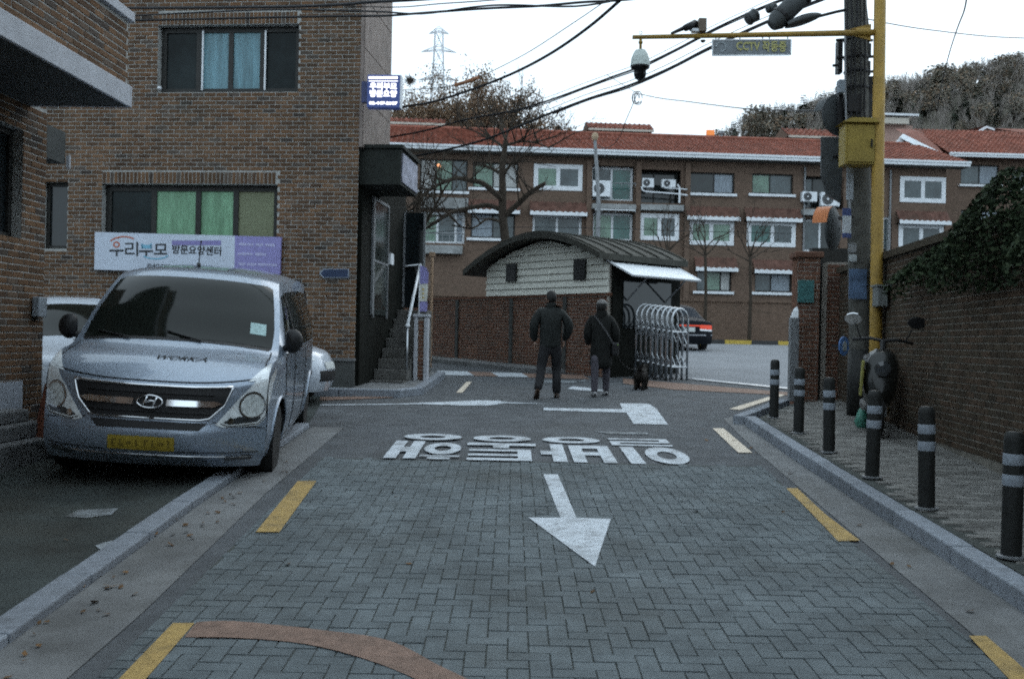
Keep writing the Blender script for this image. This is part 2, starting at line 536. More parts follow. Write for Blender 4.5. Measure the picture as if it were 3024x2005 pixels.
for i in range(-80, 130):
    for j in range(-48, 70):
        ox, oy = i + 2 * j, i - 2 * j
        for (cx, cy, tr) in ((ox + 1.0, oy + 0.5, 0), (ox + 0.5, oy + 2.0, 1)):
            x, y = cx * U + 0.2, cy * U
            if not (Y0 < y < Y1 - 0.05): continue
            hw = U if not tr else U / 2
            if x - hw < px_l(y) or x + hw > px_r(y):
                a_, b_ = max(x - hw, px_l(y)), min(x + hw, px_r(y))
                if b_ - a_ > 0.025: hid.append((a_, b_, y, U / 2 if not tr else U))
                continue
            s = seen((x, y, gz(y)))
            vis = s and -60 < s[0] < 3080 and s[1] < 2060
            its.append(((x * x + y * y) ** 0.5 if vis else 99 + y, x, y, tr))
me, pv, pf = paver_mesh(0.1875, 0.0915, 'paver', PAVER, e=0.002)
lay(PAVED, its, me, pv, pf, PAVER, 300, 'block_pavers', 0.0)
cutm = MB(); rg = random.Random(6)
for (a_, b_, y, hh) in hid:
    hh -= 0.003; e = 0.004
    q = [(a_ + 0.002, y - hh, 0), (b_ - 0.002, y - hh, 0), (b_ - 0.002, y + hh, 0), (a_ + 0.002, y + hh, 0)]
    q += [(a_ + e, y - hh + e, 0.01), (b_ - e, y - hh + e, 0.01), (b_ - e, y + hh - e, 0.01), (a_ + e, y + hh - e, 0.01)]
    cutm.add([(p[0], p[1], gz(p[1]) + p[2]) for p in q], pf, rg.random())
cutm.build('cut_pavers', PAVER, PAVED, rnd=True, kind='stuff')
# concrete gutter strips
MBG = MB()
def strip(name, left, right, dz, m, parent, n=12):
    mb = MB()
    mb.grid([[(left[k][0], left[k][1], gz(left[k][1]) + dz), (right[k][0], right[k][1], gz(right[k][1]) + dz)] for k in range(len(left))])
    return mb.build(name, m, parent, kind=None)
GUT = thing('gutter', None, None); GUT['kind'] = 'structure'
strip('gutter_slab', [(-2.26, -3), (-2.26, 5), (-2.34, 8), (-2.38, 12.0)], [(-1.74, -3), (-1.82, 5), (-1.95, 8), (-2.0, 12.0)], 0.006, CONC, GUT)
strip('gutter_slab', [(2.2, -3), (2.29, 4.78), (2.65, 10.6), (2.91, 13.6)], [(2.62, -3), (2.72, 4.78), (2.93, 10.6), (3.1, 13.2)], 0.006, CONC, GUT)
strip('gutter_slab', [(2.91, 13.6), (4.3, 16.1)], [(3.1, 13.2), (4.3, 15.3)], 0.007, CONC, GUT)
# yard on the left
YARD = sheet('yard', [(-16, -3), (-2.4, -3), (-2.4, 5), (-2.5, 12.4), (-2.9, 15.6), (-16, 15.6)], 0.004, ASPHALT2, kind='structure')
def kerb_line(parent, pts, w, h, L=1.0):
    """granite blocks laid end to end along a line, right-hand side of travel is the road"""
    for a, b in zip(pts, pts[1:]):
        a, b = Vector(a), Vector(b)
        n = max(1, round((b - a).length / L))
        d = (b - a) / n
        t = d.normalized(); nn = Vector((-t.y, t.x))
        for k in range(n):
            p, q = a + d * k + t * 0.004, a + d * (k + 1) - t * 0.004
            mb = MB()
            hh = h + random.uniform(-0.004, 0.004)
            mb.slab([tuple(p), tuple(q), tuple(q + nn * w), tuple(p + nn * w)], lambda x, y: gz(y) - 0.05, lambda x, y: gz(y) + hh)
            mb.build('kerb_stone', KERB, parent, bevel=0.012)
KL = thing('kerb', None, None); KL['kind'] = 'structure'
kerb_line(KL, [(-2.24, 0), (-2.245, 4.5), (-2.35, 7.4), (-2.42, 12.0)], 0.16, 0.055)
KR = thing('kerb', None, None); KR['kind'] = 'structure'
kerb_line(KR, [(4.3, 15.35), (3.06, 13.05)], -0.15, 0.12)
kerb_line(KR, [(3.06, 13.03), (2.93, 10.4), (2.73, 5.2), (2.6, 0)], 0.15, 0.12)
kerb_line(KL, [(-7.5, 15.62), (-1.75, 15.62), (-1.42, 16.2), (-1.3, 19.6)], 0.16, 0.12)
# right pavement
PR = thing('pavement', None, None); PR['kind'] = 'structure'
walk = [(2.77, 0), (2.9, 5.2), (3.1, 10.4), (3.24, 12.98), (4.35, 15.1), (5.3, 15.6), (4.9, 12), (4.45, 8), (4.0, 0)]
mb = MB(); mb.slab(walk, grd(-0.05), grd(0.108)); mb.build('pavement_bed', SAND, PR)
me2, sv, sf = paver_mesh(0.192, 0.095, 'paver', SLAB, top=0.012)
def inside(x, y, poly):
    c = False
    for (x1, y1), (x2, y2) in zip(poly, poly[1:] + poly[:1]):
        if (y1 > y) != (y2 > y) and x < (x2 - x1) * (y - y1) / (y2 - y1) + x1: c = not c
    return c
its = []
for i in range(160):
    y = 0.2 + i * 0.1
    for j in range(16):
        x = 2.6 + j * 0.2 + 0.1 * (i % 2)
        if all(inside(x + a, y + b, walk) for a in (-0.09, 0.09) for b in (-0.045, 0.045)):
            s = seen((x, y, gz(y)))
            vis = s and -60 < s[0] < 3080 and s[1] < 2060
            its.append((y if vis else 99 + y, x, y, 0))
lay(PR, its, me2, sv, sf, SLAB, 300, 'pavement_pavers', 0.108)
# pavement in front of the brick building
PL = thing('pavement', None, None); PL['kind'] = 'structure'
mb = MB(); mb.slab([(-7.5, 15.79), (-1.85, 15.79), (-1.58, 16.25), (-1.47, 19.6), (-7.5, 19.6)], grd(-0.05), grd(0.115)); mb.build('pavement_slab', CONC, PL)

# painted markings
def paint(name, pts, m=PAINTW, dz=0.009):
    return sheet(name, flat_poly(pts, dz), dz, m, ROAD)
paint('direction_arrow', [(1605, 1400), (1647, 1400), (1703, 1528), (1804, 1531), (1757, 1672), (1560, 1527), (1655, 1528)], dz=0.015)
paint('edge_dash', [(511, 1838), (575, 1838), (430, 2004), (300, 2140), (215, 2140), (350, 2004)], PAINTY, 0.014)
paint('edge_dash', [(880, 1419), (935, 1419), (825, 1570), (755, 1570)], PAINTY, 0.015)
paint('edge_dash', [(2322, 1441), (2355, 1441), (2440, 1520), (2540, 1595), (2475, 1597), (2390, 1508)], PAINTY, 0.015)
paint('edge_dash', [(2104, 1264), (2136, 1264), (2222, 1336), (2180, 1336)], PAINTC, 0.010)
paint('edge_dash', [(2153, 1207), (2185, 1210), (2318, 1166), (2298, 1163)], PAINTC, 0.010)
paint('edge_dash', [(1347, 1159), (1366, 1159), (1393, 1127), (1378, 1127)], PAINTC, 0.010)
paint('kerb_line', [(945, 1172), (1165, 1168), (1160, 1174), (945, 1182)], PAINTO, 0.010)
arc = catmull([(580, 1836, 0), (700, 1833, 0), (960, 1860, 0), (1150, 1890, 0), (1290, 1960, 0), (1390, 2010, 0), (1470, 2080, 0)], 4)
arc2 = catmull([(1330, 2080, 0), (1240, 2010, 0), (1080, 1945, 0), (900, 1900, 0), (700, 1882, 0), (545, 1880, 0)], 4)
paint('hump_band', [(p.x, p.y) for p in arc] + [(p.x, p.y) for p in arc2], PAINTO, 0.0145)
paint('hump_band', [(2861, 1876), (2912, 1876), (3024, 1972), (3060, 2020), (2995, 2020)], PAINTY, 0.0145)
paint('turn_arrow', [(945, 1194), (1180, 1191.5), (1290, 1187), (1380, 1183), (1420, 1182), (1470, 1183), (1500, 1187), (1620, 1192), (1490, 1191), (1440, 1197), (1360, 1197), (1250, 1193), (945, 1197)])
paint('turn_arrow', [(1605, 1204), (1838, 1208), (1830, 1190.6), (1915, 1192), (1938, 1206), (1973, 1253.5), (1871, 1251), (1850, 1218), (1605, 1211)])
paint('worn_mark', [(1750, 1273), (1830, 1275), (1912, 1277), (1915, 1282), (1800, 1281)], PAINTG)
paint('worn_mark', [(1675, 1148), (1690, 1141), (1720, 1143), (1770, 1150), (1800, 1150), (1795, 1155), (1740, 1154)])
paint('worn_mark', [(1590, 1123), (1730, 1124), (1728, 1127), (1600, 1128)], PAINTG)
paint('worn_mark', [(1560, 1130), (1700, 1126), (1728, 1120), (1732, 1122), (1690, 1131)], PAINTG)
paint('gate_band', [(1840, 1117), (1990, 1130), (2330, 1158), (2330, 1167), (1990, 1150), (1840, 1132)], PAINTO)
for k, (a, b, m) in enumerate([(1290, 1380, PAINTW), (1380, 1450, PAINTO), (1450, 1540, PAINTW), (1540, 1620, PAINTO), (1620, 1720, PAINTO)]):
    y0 = lambda x: 1098 + (x - 1290) * 0.03
    paint('hump_band', [(a, y0(a) - 4), (b, y0(b) - 4), (b + 22, y0(b) + 8), (a + 22, y0(a) + 9)], m)
# the writing on the road: one way, to be read from the far side
GL = {
 '일': [('o', .29, .67, .29, .32), (.68, .88, .36, 1), (.06, .97, .25, .31), (.06, .97, .125, .185), (.06, .97, 0, .06), (.83, .97, .125, .31), (.06, .2, 0, .185)],
 '방': [(.0, .18, .36, 1), (.4, .58, .36, 1), (.1, .5, .62, .74), (.1, .5, .36, .48), (.66, .85, .33, 1), (.84, 1, .6, .74), ('o', .5, .135, .44, .135)],
 '통': [(.08, .95, .92, 1), (.08, .95, .76, .83), (.08, .95, .59, .66), (.08, .27, .59, 1), (0, 1, .34, .44), (.39, .62, .43, .54), ('o', .5, .135, .44, .135)],
 '행': [(.12, .42, .94, 1), (.0, .54, .86, .91), ('o', .27, .6, .26, .22), (.57, .74, .33, 1), (.83, 1, .33, 1), (.7, .9, .58, .75), ('o', .5, .135, .44, .135)]}
def road_glyphs():
    mb = MB()
    P = lambda u, w: (lerp(1.84, -1.24, u), 9.72 + (1 - w) * 1.76)
    k = 0
    for ci, ch in enumerate('일방통행'):
        u0 = ci * 0.2533
        for g in GL[ch]:
            k += 1
            Z = lambda y: gz(y) + 0.0155 + 0.0004 * k - (0.004 if y > 9.9 else 0)
            if g[0] == 'o':
                _, cx, cy, rx, ry = g
                n = 28; ti = 0.45
                ring = []
                for r in (1.0, ti):
                    for j in range(n):
                        a = 2 * math.pi * j / n
                        x, y = P(u0 + 0.24 * (cx + rx * r * math.cos(a)), cy + ry * r * math.sin(a))
                        ring.append((x, y, Z(y)))
                mb.add(ring, [(j, (j + 1) % n, n + (j + 1) % n, n + j) for j in range(n)])
            else:
                q = [P(u0 + 0.24 * g[i], g[j]) for i, j in ((0, 2), (1, 2), (1, 3), (0, 3))]
                mb.add([(x, y, Z(y)) for x, y in q], [(0, 1, 2, 3)])
    return mb
o = road_glyphs().build('road_lettering', PAINTW, ROAD)
o['label'] = 'white one-way lettering painted upside down to the viewer'
# pale remnants of paint on the yard
for pts in ([(190, 1525), (230, 1505), (350, 1500), (330, 1518), (260, 1528)], [(280, 1610), (330, 1595), (345, 1602), (300, 1625)], [(0, 1340), (90, 1320), (160, 1332), (40, 1365), (0, 1380)]):
    sheet('worn_patch', flat_poly(pts, 0.008), 0.008, PAINTG, YARD)
# far side: kerb painted in turns, pavement and low brick wall across the inner road
FK = thing('kerb', None, None); FK['kind'] = 'structure'
KY = mat('kerb_yellow', (0.5, 0.36, 0.07), 0.8, var=0.2); KB = mat('kerb_black', (0.05, 0.05, 0.05), 0.8, var=0.2)
for k in range(34):
    x = -6 + k * 1.0
    mb = MB(); mb.box(x, x + 0.99, 37.4, 37.6, 1.5, gz(37.5) + 0.15)
    mb.build('kerb_stone', (KY, KB)[k % 2], FK)

# ------------------------------------------------------------------ unseen blocks added behind and beside the viewer to shade the foreground
def shade_block(x0, x1, y0, y1, h, m):
    mb = MB(); mb.box(x0, x1, y0, y1, gz(y0) - .5, gz(y0) + h)
    o = mb.build('added_shade_block', m, kind='structure')
    n = int((x1 - x0) / 3)
    for k in range(n):
        for z in (1.2, 4.2, 7.2):
            if z + 1.4 > h: continue
            xx = x0 + (k + .3) * (x1 - x0) / n
            w = MB(); w.box(xx, xx + 1.6, y1 + .002, y1 + .03, gz(y0) + z, gz(y0) + z + 1.4); w.build('window', GLASSD, o)
shade_block(-13, -3.0, -16, -6, 9.5, BRICKFAR)
shade_block(3.4, 14, -16, -4, 9.5, BRICKFAR)
shade_block(7.5, 16, -3.5, 7.0, 8.5, BRICKFAR)
shade_block(-3, 3.4, -40, -30, 8, BRICKFAR)

# ------------------------------------------------------------------ windows
def window(parent, x0, x1, z0, z1, y, cuts, panes, frame, fw=0.06, name='window', sill=None, sd=0.06, pd=0.03):
    """framed window in an opening: frame at depth y, one pane object per light; cuts = fractions between the panes"""
    w = MB()
    w.box(x0, x1, y, y + 0.06, z0, z0 + fw); w.box(x0, x1, y, y + 0.06, z1 - fw, z1)
    w.box(x0, x0 + fw, y + 0.001, y + 0.059, z0 + fw, z1 - fw); w.box(x1 - fw, x1, y + 0.001, y + 0.059, z0 + fw, z1 - fw)
    ed = [x0] + [x0 + (x1 - x0) * c for c in cuts] + [x1]
    for e in ed[1:-1]: w.box(e - fw * 0.45, e + fw * 0.45, y + 0.003, y + 0.057, z0 + fw, z1 - fw)
    o = w.build(name, frame, parent)
    for i, (a, b) in enumerate(zip(ed, ed[1:])):
        p = MB()
        p.box(a + 0.01, b - 0.01, y + pd, y + pd + 0.012, z0 + 0.01, z1 - 0.01)
        p.build('pane', panes[i % len(panes)], o)
    if sill:
        sb = MB(); sb.box(x0 - sd, x1 + sd, y - 0.32, y + 0.02, z0 - 0.13, z0 - 0.003); sb.build('sill', sill, o)
    return o
CURT_B = mat('pane_blue_curtain', (0.1, 0.2, 0.24), 0.35, var=0.5, scale=3, stretch=(5, 1, 0.4), spec=0.5, emis=0.035, ecol=(0.3, 0.62, 0.7))
CURT_G = mat('pane_green_lit', (0.13, 0.25, 0.16), 0.35, var=0.5, scale=3, stretch=(4, 1, 0.5), spec=0.5, emis=0.055, ecol=(0.35, 0.85, 0.5))
CURT_O = mat('pane_olive_blind', (0.14, 0.16, 0.1), 0.5, var=0.2, scale=3, stretch=(1, 1, 30), spec=0.4, emis=0.03, ecol=(0.6, 0.7, 0.4))
PANE_D = mat('pane_dim', (0.014, 0.02, 0.021), 0.2, var=0.7, scale=1.2, spec=0.15)
STONE = mat('stone_cladding', (0.215, 0.175, 0.155), 0.7, var=0.3, scale=5, bump=0.1, spec=0.3, stretch=(1, 1, 0.4))

# ------------------------------------------------------------------ brick care-centre building, left
FB = Frame((-2.52, 16.0, 0), -0.0997)
bld = thing('brick_building', 'brown brick building with long dark-framed windows behind the silver van', 'building', FB.loc, FB.th)
def hole(F_, x0, y0, x1, y1):
    a, b = F_.hit(x0, y0), F_.hit(x1, y1)
    return (a[0], b[0], b[1], a[1])
H1 = hole(FB, 468, 76, 880, 272)
H2 = hole(FB, 302, 543, 816, 742)
H3 = hole(FB, 127, 537, 197, 735)
HB = [H1, H2, H3]
ZT = 9.4
w = MB()
wall_mesh(w, -9.6, 0, 0.5, ZT, HB, 0, 0.3)
w.quad((-9.6, 0, ZT), (0, 0, ZT), (0, 6, ZT), (-9.6, 6, ZT))
w.quad((-9.6, 6, 0.5), (-9.6, 0, 0.5), (-9.6, 0, ZT), (-9.6, 6, ZT))
wall = w.build('wall', MORTAR, bld)
bricks(FB, wall, -9.6, 0, 0.52, ZT, HB, BRICK, 300, soldiers=[(h[0], h[1], h[3] + 0.002) for h in HB[:2]])
def inner(parent, h, y=0.3):
    b = MB()
    a, c, d, e = h
    b.quad((a, y + 0.02, d), (c, y + 0.02, d), (c, y + 0.02, e), (a, y + 0.02, e))
    b.build('window_back', BLACK, parent)
window(bld, *H1, 0.13, (0.27, 0.5, 0.725), [PANE_D, CURT_B, CURT_B, PANE_D], DARKF, 0.09)
window(bld, *H2, 0.13, (0.28, 0.535, 0.75), [PANE_D, CURT_G, CURT_G, CURT_O], DARKF, 0.1)
window(bld, *H3, 0.12, (), [GLASSD], DARKF, 0.06)
for px_ in (592, 778):
    a = FB.hit(px_, 85); b = FB.hit(px_, 262)
    mb = MB(); mb.box(a[0] - 0.012, a[0] + 0.012, 0.1, 0.128, b[1], a[1]); mb.build('sash_edge', WHITE, bld)
# dark stone plinth under the brickwork, near the road
a = FB.hit(945, 1075); b = FB.hit(1049, 1150)
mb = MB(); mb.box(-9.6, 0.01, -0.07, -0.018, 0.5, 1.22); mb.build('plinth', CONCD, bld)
mb = MB(); mb.box(-9.6, 0.02, -0.09, -0.0185, 1.222, 1.27); mb.build('plinth_cap', CONC, bld)
# stone-clad side above the entrance
ZS = 4.66
mb = MB()
mb.box(0.0, 0.05, -0.012, 1.92, ZS, ZT)
for k in range(6):
    z = ZS + k * 0.8
    mb.box(0.004, 0.062, 0.01, 1.925, z + 0.008, min(z + 0.792, ZT))
mb.build('stone_side', STONE, bld)
mb = MB(); mb.box(-9.0, -1.8, 1.9, 5.9, 0.5, ZT - 0.02); mb.build('rear_block', CONCD, bld)
SHADEST = mat('shaded_wall', (0.011, 0.012, 0.01), 0.8, var=0.3, spec=0.1)  # near-black stands in for the shade under canopy and awning
STEPM = mat('step_stone', (0.115, 0.112, 0.105), 0.85, var=0.35, scale=6, dirt=0.4)
# the recessed entrance with its canopy, door screen and steps
mb = MB()
mb.box(-0.12, 0.008, 0.25, 3.7, 0.6, ZS); mb.build('entrance_wall', SHADEST, bld)
mb = MB(); mb.box(-0.02, 0.66, 0.12, 1.5, ZS - 0.58, ZS); mb.box(-0.04, 0.7, 0.08, 1.56, ZS + 0.002, ZS + 0.06)
can = mb.build('canopy', mat('canopy_dark', (0.02, 0.023, 0.02), 0.7, var=0.25, spec=0.2), bld)
mb = MB(); mb.box(0.662, 0.68, 0.2, 1.42, ZS - 0.53, ZS - 0.06)
mb.build('canopy_sign', mat('canopy_sign', (0.32, 0.33, 0.4), 0.6, var=0.45, scale=6), can)
mb = MB(); mb.box(0.0, 0.42, 3.55, 3.62, 2.2, ZS - 0.6)
scr = mb.build('door_screen', GLASSD, bld)
mb = MB()
for x in (0.0, 0.40): mb.box(x, x + 0.04, 3.5, 3.549, 2.2, ZS - 0.6)
mb.box(0.04, 0.4, 3.5, 3.549, 3.0, 3.04)
mb.build('screen_frame', GREYM, scr)
mb = MB(); mb.box(0.012, 0.05, 0.9, 0.98, 2.0, 4.0); mb.build('door_frame', GREYM, bld)
mb = MB(); mb.box(0.012, 0.03, 1.05, 2.05, 2.0, 3.95); dr_ = mb.build('glass_door', mat('door_glass', (0.03, 0.036, 0.034), 0.1, var=0.3, scale=2, spec=0.5), bld)
for (a_, b_, c_, d_) in ((1.0, 1.049, 1.95, 4.0), (2.051, 2.1, 1.95, 4.0), (1.05, 2.05, 3.951, 4.0), (1.05, 2.05, 2.9, 2.94)):
    mb = MB(); mb.box(0.012, 0.045, a_, b_, c_, d_); mb.build('door_rail', GREYM, dr_)
mb = MB(); mb.box(0.02, 0.06, 2.2, 2.45, 2.95, 3.15); mb.build('intercom', WHITE, bld)
for k in range(8):
    mb = MB(); mb.box(0.015, 0.6, 0.95 + k * 0.29, 3.5, 0.7 + k * 0.18, 0.86 + k * 0.18 + 0.019)
    mb.build('step', STEPM, bld, bevel=0.01)
# brick cheek wall of the steps with stone caps
ck = thing('stair_wall', 'low brick pier with pale stone edges beside the entrance steps', 'wall', at(1224, 1000, 17.6), 0.0)
ck.location.z = 0
FC = Frame(ck.location, 0.0)
cw = FC.hit(1262, 1000)[0]; ct = FC.hit(1243, 938)[1]
mb = MB(); mb.box(0.0, cw, 0.0, 0.3, 0.6, ct); mb.build('wall_core', MORTAR2, ck)
bricks(FC, ck, 0.065, cw - 0.065, 0.85, ct, [], BRICK2, 40)
for (x0, x1) in ((-0.01, 0.06), (cw - 0.06, cw + 0.01)):
    mb = MB(); mb.box(x0, x1, -0.04, 0.31, 0.6, ct + 0.01); mb.build('stone_edge', CONCW, ck, bevel=0.01)
mb = MB(); mb.box(-0.03, cw + 0.03, -0.06, 0.33, ct + 0.012, ct + 0.06); mb.build('cap', CONCW, ck, bevel=0.01)
# handrail
hr = thing('handrail', 'white tubular handrail climbing the entrance steps beside the brick building', 'handrail')
A, B = at(1203, 962, 17.3), at(1241, 782, 19.4)
mb = MB(); mb.tube([A, B], 0.028, 8); mb.build('sloping_rail', WHITE, hr, smooth=True)
mb = MB(); mb.tube([A + Vector((0, 0, 0.02)), (A.x, A.y, gz(A.y) + 0.1)], 0.022, 8); mb.build('post', STEEL, hr, smooth=True)
C_ = at(1152, 791, 19.4)
mb = MB(); mb.tube([B, C_], 0.02, 8); mb.build('cross_rail', STEEL, hr, smooth=True)
for p in (B, C_):
    mb = MB(); mb.tube([p, (p.x, p.y, 2.2)], 0.018, 8); mb.build('post', STEEL, hr, smooth=True)
mb = MB(); mb.lathe([(0.02, -0.03), (0.045, -0.015), (0.045, 0.015), (0.02, 0.03)], 10, Matrix.Translation(A)); mb.build('collar', WHITE, hr, smooth=True)
# feather banner beside the steps
fb = thing('feather_banner', 'narrow violet and white feather banner beside the entrance handrail', 'banner', at(1252, 1000, 18.3), 0)
FF = Frame(fb.location, 0)
VIO = mat('violet', (0.3, 0.28, 0.56), 0.7, var=0.15)
CREAM = mat('banner_cream', (0.66, 0.66, 0.6), 0.7, var=0.2, scale=10)
def fpoly(pts): return [FF.hit(a, b) for a, b in pts]
mb = MB(); mb.prism(fpoly([(1239, 838), (1264, 838), (1266, 805), (1258, 790), (1239, 783)]), -0.006, 0.006); mb.build('top_panel', VIO, fb)
mb = MB(); mb.prism(fpoly([(1239, 890), (1262, 890), (1264, 839), (1239, 839)]), -0.006, 0.006); mb.build('middle_panel', CREAM, fb)
mb = MB(); mb.prism(fpoly([(1239, 920), (1261, 920), (1262, 891), (1239, 891)]), -0.006, 0.006); mb.build('bottom_panel', VIO, fb)
a, b = FF.hit(1239, 782), FF.hit(1237, 940)
mb = MB(); mb.tube([(a[0], 0, a[1]), (b[0], 0, b[1])], 0.012, 6); mb.build('banner_pole', WHITE, fb)
GOLD = mat('banner_gold', (0.6, 0.45, 0.15), 0.7, var=0)
for yy in (855, 867, 879):
    p = FF.hit(1250, yy); mb = MB(); mb.lathe([(0.02, 0), (0.02, 0.004)], 10, Matrix.Translation((p[0], -0.008, p[1])) @ Matrix.Rotation(math.pi / 2, 4, 'X')); mb.build('emblem', GOLD, fb)
wp = thing('timber_post', 'slim pale timber post standing behind the feather banner', 'post', gp(1270, 1085))
p0, p1 = at(1270, 905, wp.location.y), at(1270, 757, wp.location.y)
mb = MB(); mb.tube([(0, 0, 0), (0, 0, p1.z - wp.location.z)], 0.035, 8); mb.build('shaft', mat('timber', (0.4, 0.27, 0.18), 0.8, var=0.2), wp)
mb = MB(); mb.box(-0.06, 0.06, -0.06, 0.06, p1.z - wp.location.z, p1.z - wp.location.z + 0.09); mb.build('cap', MATS['timber'], wp)

# ------------------------------------------------------------------ signs on the building
bs = thing('banner_sign', 'wide pale blue and violet care-centre banner under the green-lit window', 'sign', FB.world(0, -0.05, 0), FB.th + 0.0)
FS_ = Frame(bs.location, FB.th)
p = [FS_.hit(*q) for q in ((281, 797), (828, 812), (832, 701), (283, 686))]
BANW = mat('banner_white', (0.56, 0.62, 0.72), 0.6, var=0.07, scale=2)
q1, q2 = FS_.hit(695.5, 697), FS_.hit(694, 808)
mb = MB(); mb.prism([p[0], q2, q1, p[3]], -0.03, 0.02); mb.build('white_panel', BANW, bs)
mb = MB(); mb.prism([q2, p[1], p[2], q1], -0.0302, 0.02); mb.build('violet_panel', mat('banner_violet', (0.27, 0.25, 0.5), 0.6, var=0.08, scale=2), bs)
INK = mat('ink_black', (0.03, 0.032, 0.035), 0.7, var=0); INKO = mat('ink_orange', (0.5, 0.15, 0.09), 0.7, var=0); INKB = mat('ink_blue', (0.2, 0.45, 0.6), 0.7, var=0)
INKV = mat('ink_violet', (0.24, 0.22, 0.45), 0.7, var=0); INKL = mat('ink_pale', (0.5, 0.5, 0.72), 0.7, var=0)
SL2 = 0.027 - ROLL + 0.0
def sx(px, py): return FS_.hit(px, py)
def strokes(rects, m, nm='lettering'):
    mb = MB()
    for (a, b, c, d) in rects:
        P = [sx(a, d), sx(b, d), sx(b, c), sx(a, c)]
        mb.add([(x, -0.034, z) for x, z in P], [(0, 1, 2, 3)])
    return mb.build(nm, m, bs)
def arcs(cx, cy, rx, ry, a0, a1, t, m, n=20):
    mb = MB(); rows = [[], []]
    for k in range(n + 1):
        a = math.radians(a0 + (a1 - a0) * k / n)
        for i, e in enumerate((0, t)):
            x, z = sx(cx + (rx - e) * math.cos(a), cy - (ry - e) * math.sin(a)); rows[i].append((x, -0.034, z))
    mb.grid(rows); return mb.build('emblem', m, bs)
# big name, built stroke by stroke: 우리부모
arcs(347, 723, 10, 9.5, 0, 360, 4.2, INKO)
strokes([(326, 368, 738, 743.5), (345, 350, 743, 757)], INK)
strokes([(372, 397, 718, 722.5), (392, 397, 722, 734), (372, 397, 733, 737.5), (372, 377, 737, 748), (372, 400, 747, 752), (405, 410.5, 715, 758)], INK)
strokes([(420, 425, 720, 735), (446, 451, 720, 735), (420, 451, 724, 735)], INKB)
strokes([(413, 455, 740, 745.5), (432, 437, 745, 758)], INK)
strokes([(462, 493, 721, 725.5), (462, 467, 725, 738), (488, 493, 725, 738), (462, 493, 737, 741.5), (475, 480, 741, 748), (457, 496, 747.5, 752.5)], INK)
arcs(369, 735, 53, 37, 55, 142, 4, INKO)
arcs(462, 740, 50, 27, 222, 320, 4, INKB)
strokes([(510, 655, 711, 725)], INKV, 'violet_bar')
c = sx(583, 742); wd = sx(655, 742)[0] - sx(511, 742)[0]
lettering('방문요양센터', 0.155, INK, bs, c[0], -0.034, c[1], 0.0035, wd, tilt=0.03)
c = sx(470, 786); lettering('02-447-2007', 0.075, INK, bs, c[0], -0.034, c[1], 0.002, tilt=0.03)
rg = random.Random(8)
for (yy, runs) in ((722, ((707, 750), (758, 778), (786, 812))), (750, ((705, 748), (756, 785))), (780, ((707, 725), (732, 758), (764, 783), (789, 818)))):
    rr = []
    for (a, b) in runs:
        x = a
        while x < b:
            e = rg.uniform(3, 6)
            rr.append((x, x + e, yy + rg.uniform(-5, -2) + (x - 700) * 0.03, yy + rg.uniform(2, 5) + (x - 700) * 0.03)); x += e + 1.2
    strokes(rr, INKL, 'small_print')
# lit projecting sign
ls = thing('lit_sign', 'blue box sign with glowing white lettering projecting from the building corner', 'sign', FB.world(0.3, -0.4, 0), -0.03)
FL = Frame(ls.location, -0.03)
BLUE = mat('sign_blue', (0.06, 0.09, 0.26), 0.4, var=0.1, emis=0.12, ecol=(0.1, 0.16, 0.5))
GLOW = mat('sign_glow', (0.9, 0.9, 0.95), 0.5, var=0, emis=2.2, ecol=(1, 0.97, 1.0))
a, b = FL.hit(1083, 318), FL.hit(1182, 222)
mb = MB(); mb.box(a[0], b[0], 0, 0.16, a[1], b[1]); mb.build('sign_box', BLUE, ls, bevel=0.01)
mb = MB(); mb.box(b[0] + 0.001, b[0] + 0.02, 0.0, 0.16, a[1], b[1]); mb.build('side_rim', WHITE, ls)
c1, c2 = FL.hit(1066, 301), FL.hit(1083, 240)
mb = MB(); mb.box(c1[0], a[0] - 0.001, 0.02, 0.14, c1[1], c2[1]); mb.build('mount', mat('mount_blue', (0.05, 0.06, 0.14), 0.5), ls)
def glow(body, y, size, width, bold):
    p = FL.hit(1132, y); q = FL.hit(1132 + width / 2, y)
    lettering(body, size, GLOW, ls, p[0], -0.004, p[1], bold, 2 * (q[0] - p[0]))
glow('우리부모', 257, 0.115, 80, 0.004); glow('방문요양', 279, 0.115, 80, 0.004); glow('02-447-2007', 306, 0.06, 84, 0.003)
for (y0, y1, k) in ((227, 234, 14), (239.5, 241.5, 1)):
    mb = MB()
    for i in range(k):
        x0, x1 = 1089 + 86 * i / k, 1089 + 86 * (i + (0.85 if k > 1 else 1)) / k
        P = [FL.hit(x0, y1), FL.hit(x1, y1), FL.hit(x1, y0), FL.hit(x0, y0)]
        mb.add([(x, -0.004, z) for x, z in P], [(0, 1, 2, 3)])
    mb.build('small_print', GLOW, ls)
# blue address arrow plate
ap = thing('address_plate', 'small dark blue arrow-shaped address plate on the brick wall', 'sign', FB.world(0, -0.02, 0), FB.th)
FP = Frame(ap.location, FB.th)
rim = [FP.hit(*q) for q in ((956, 821), (1031, 821), (1031, 794), (956, 794), (943, 808))]
ins = [FP.hit(*q) for q in ((958, 819), (1029, 819), (1029, 796), (958, 796), (947, 808))]
mb = MB(); mb.prism(rim, -0.02, 0); mb.build('rim', mat('plate_rim', (0.3, 0.34, 0.4), 0.5), ap)
mb = MB(); mb.prism(ins, -0.024, -0.021); mb.build('face', mat('plate_blue', (0.03, 0.045, 0.09), 0.4, var=0.1), ap)
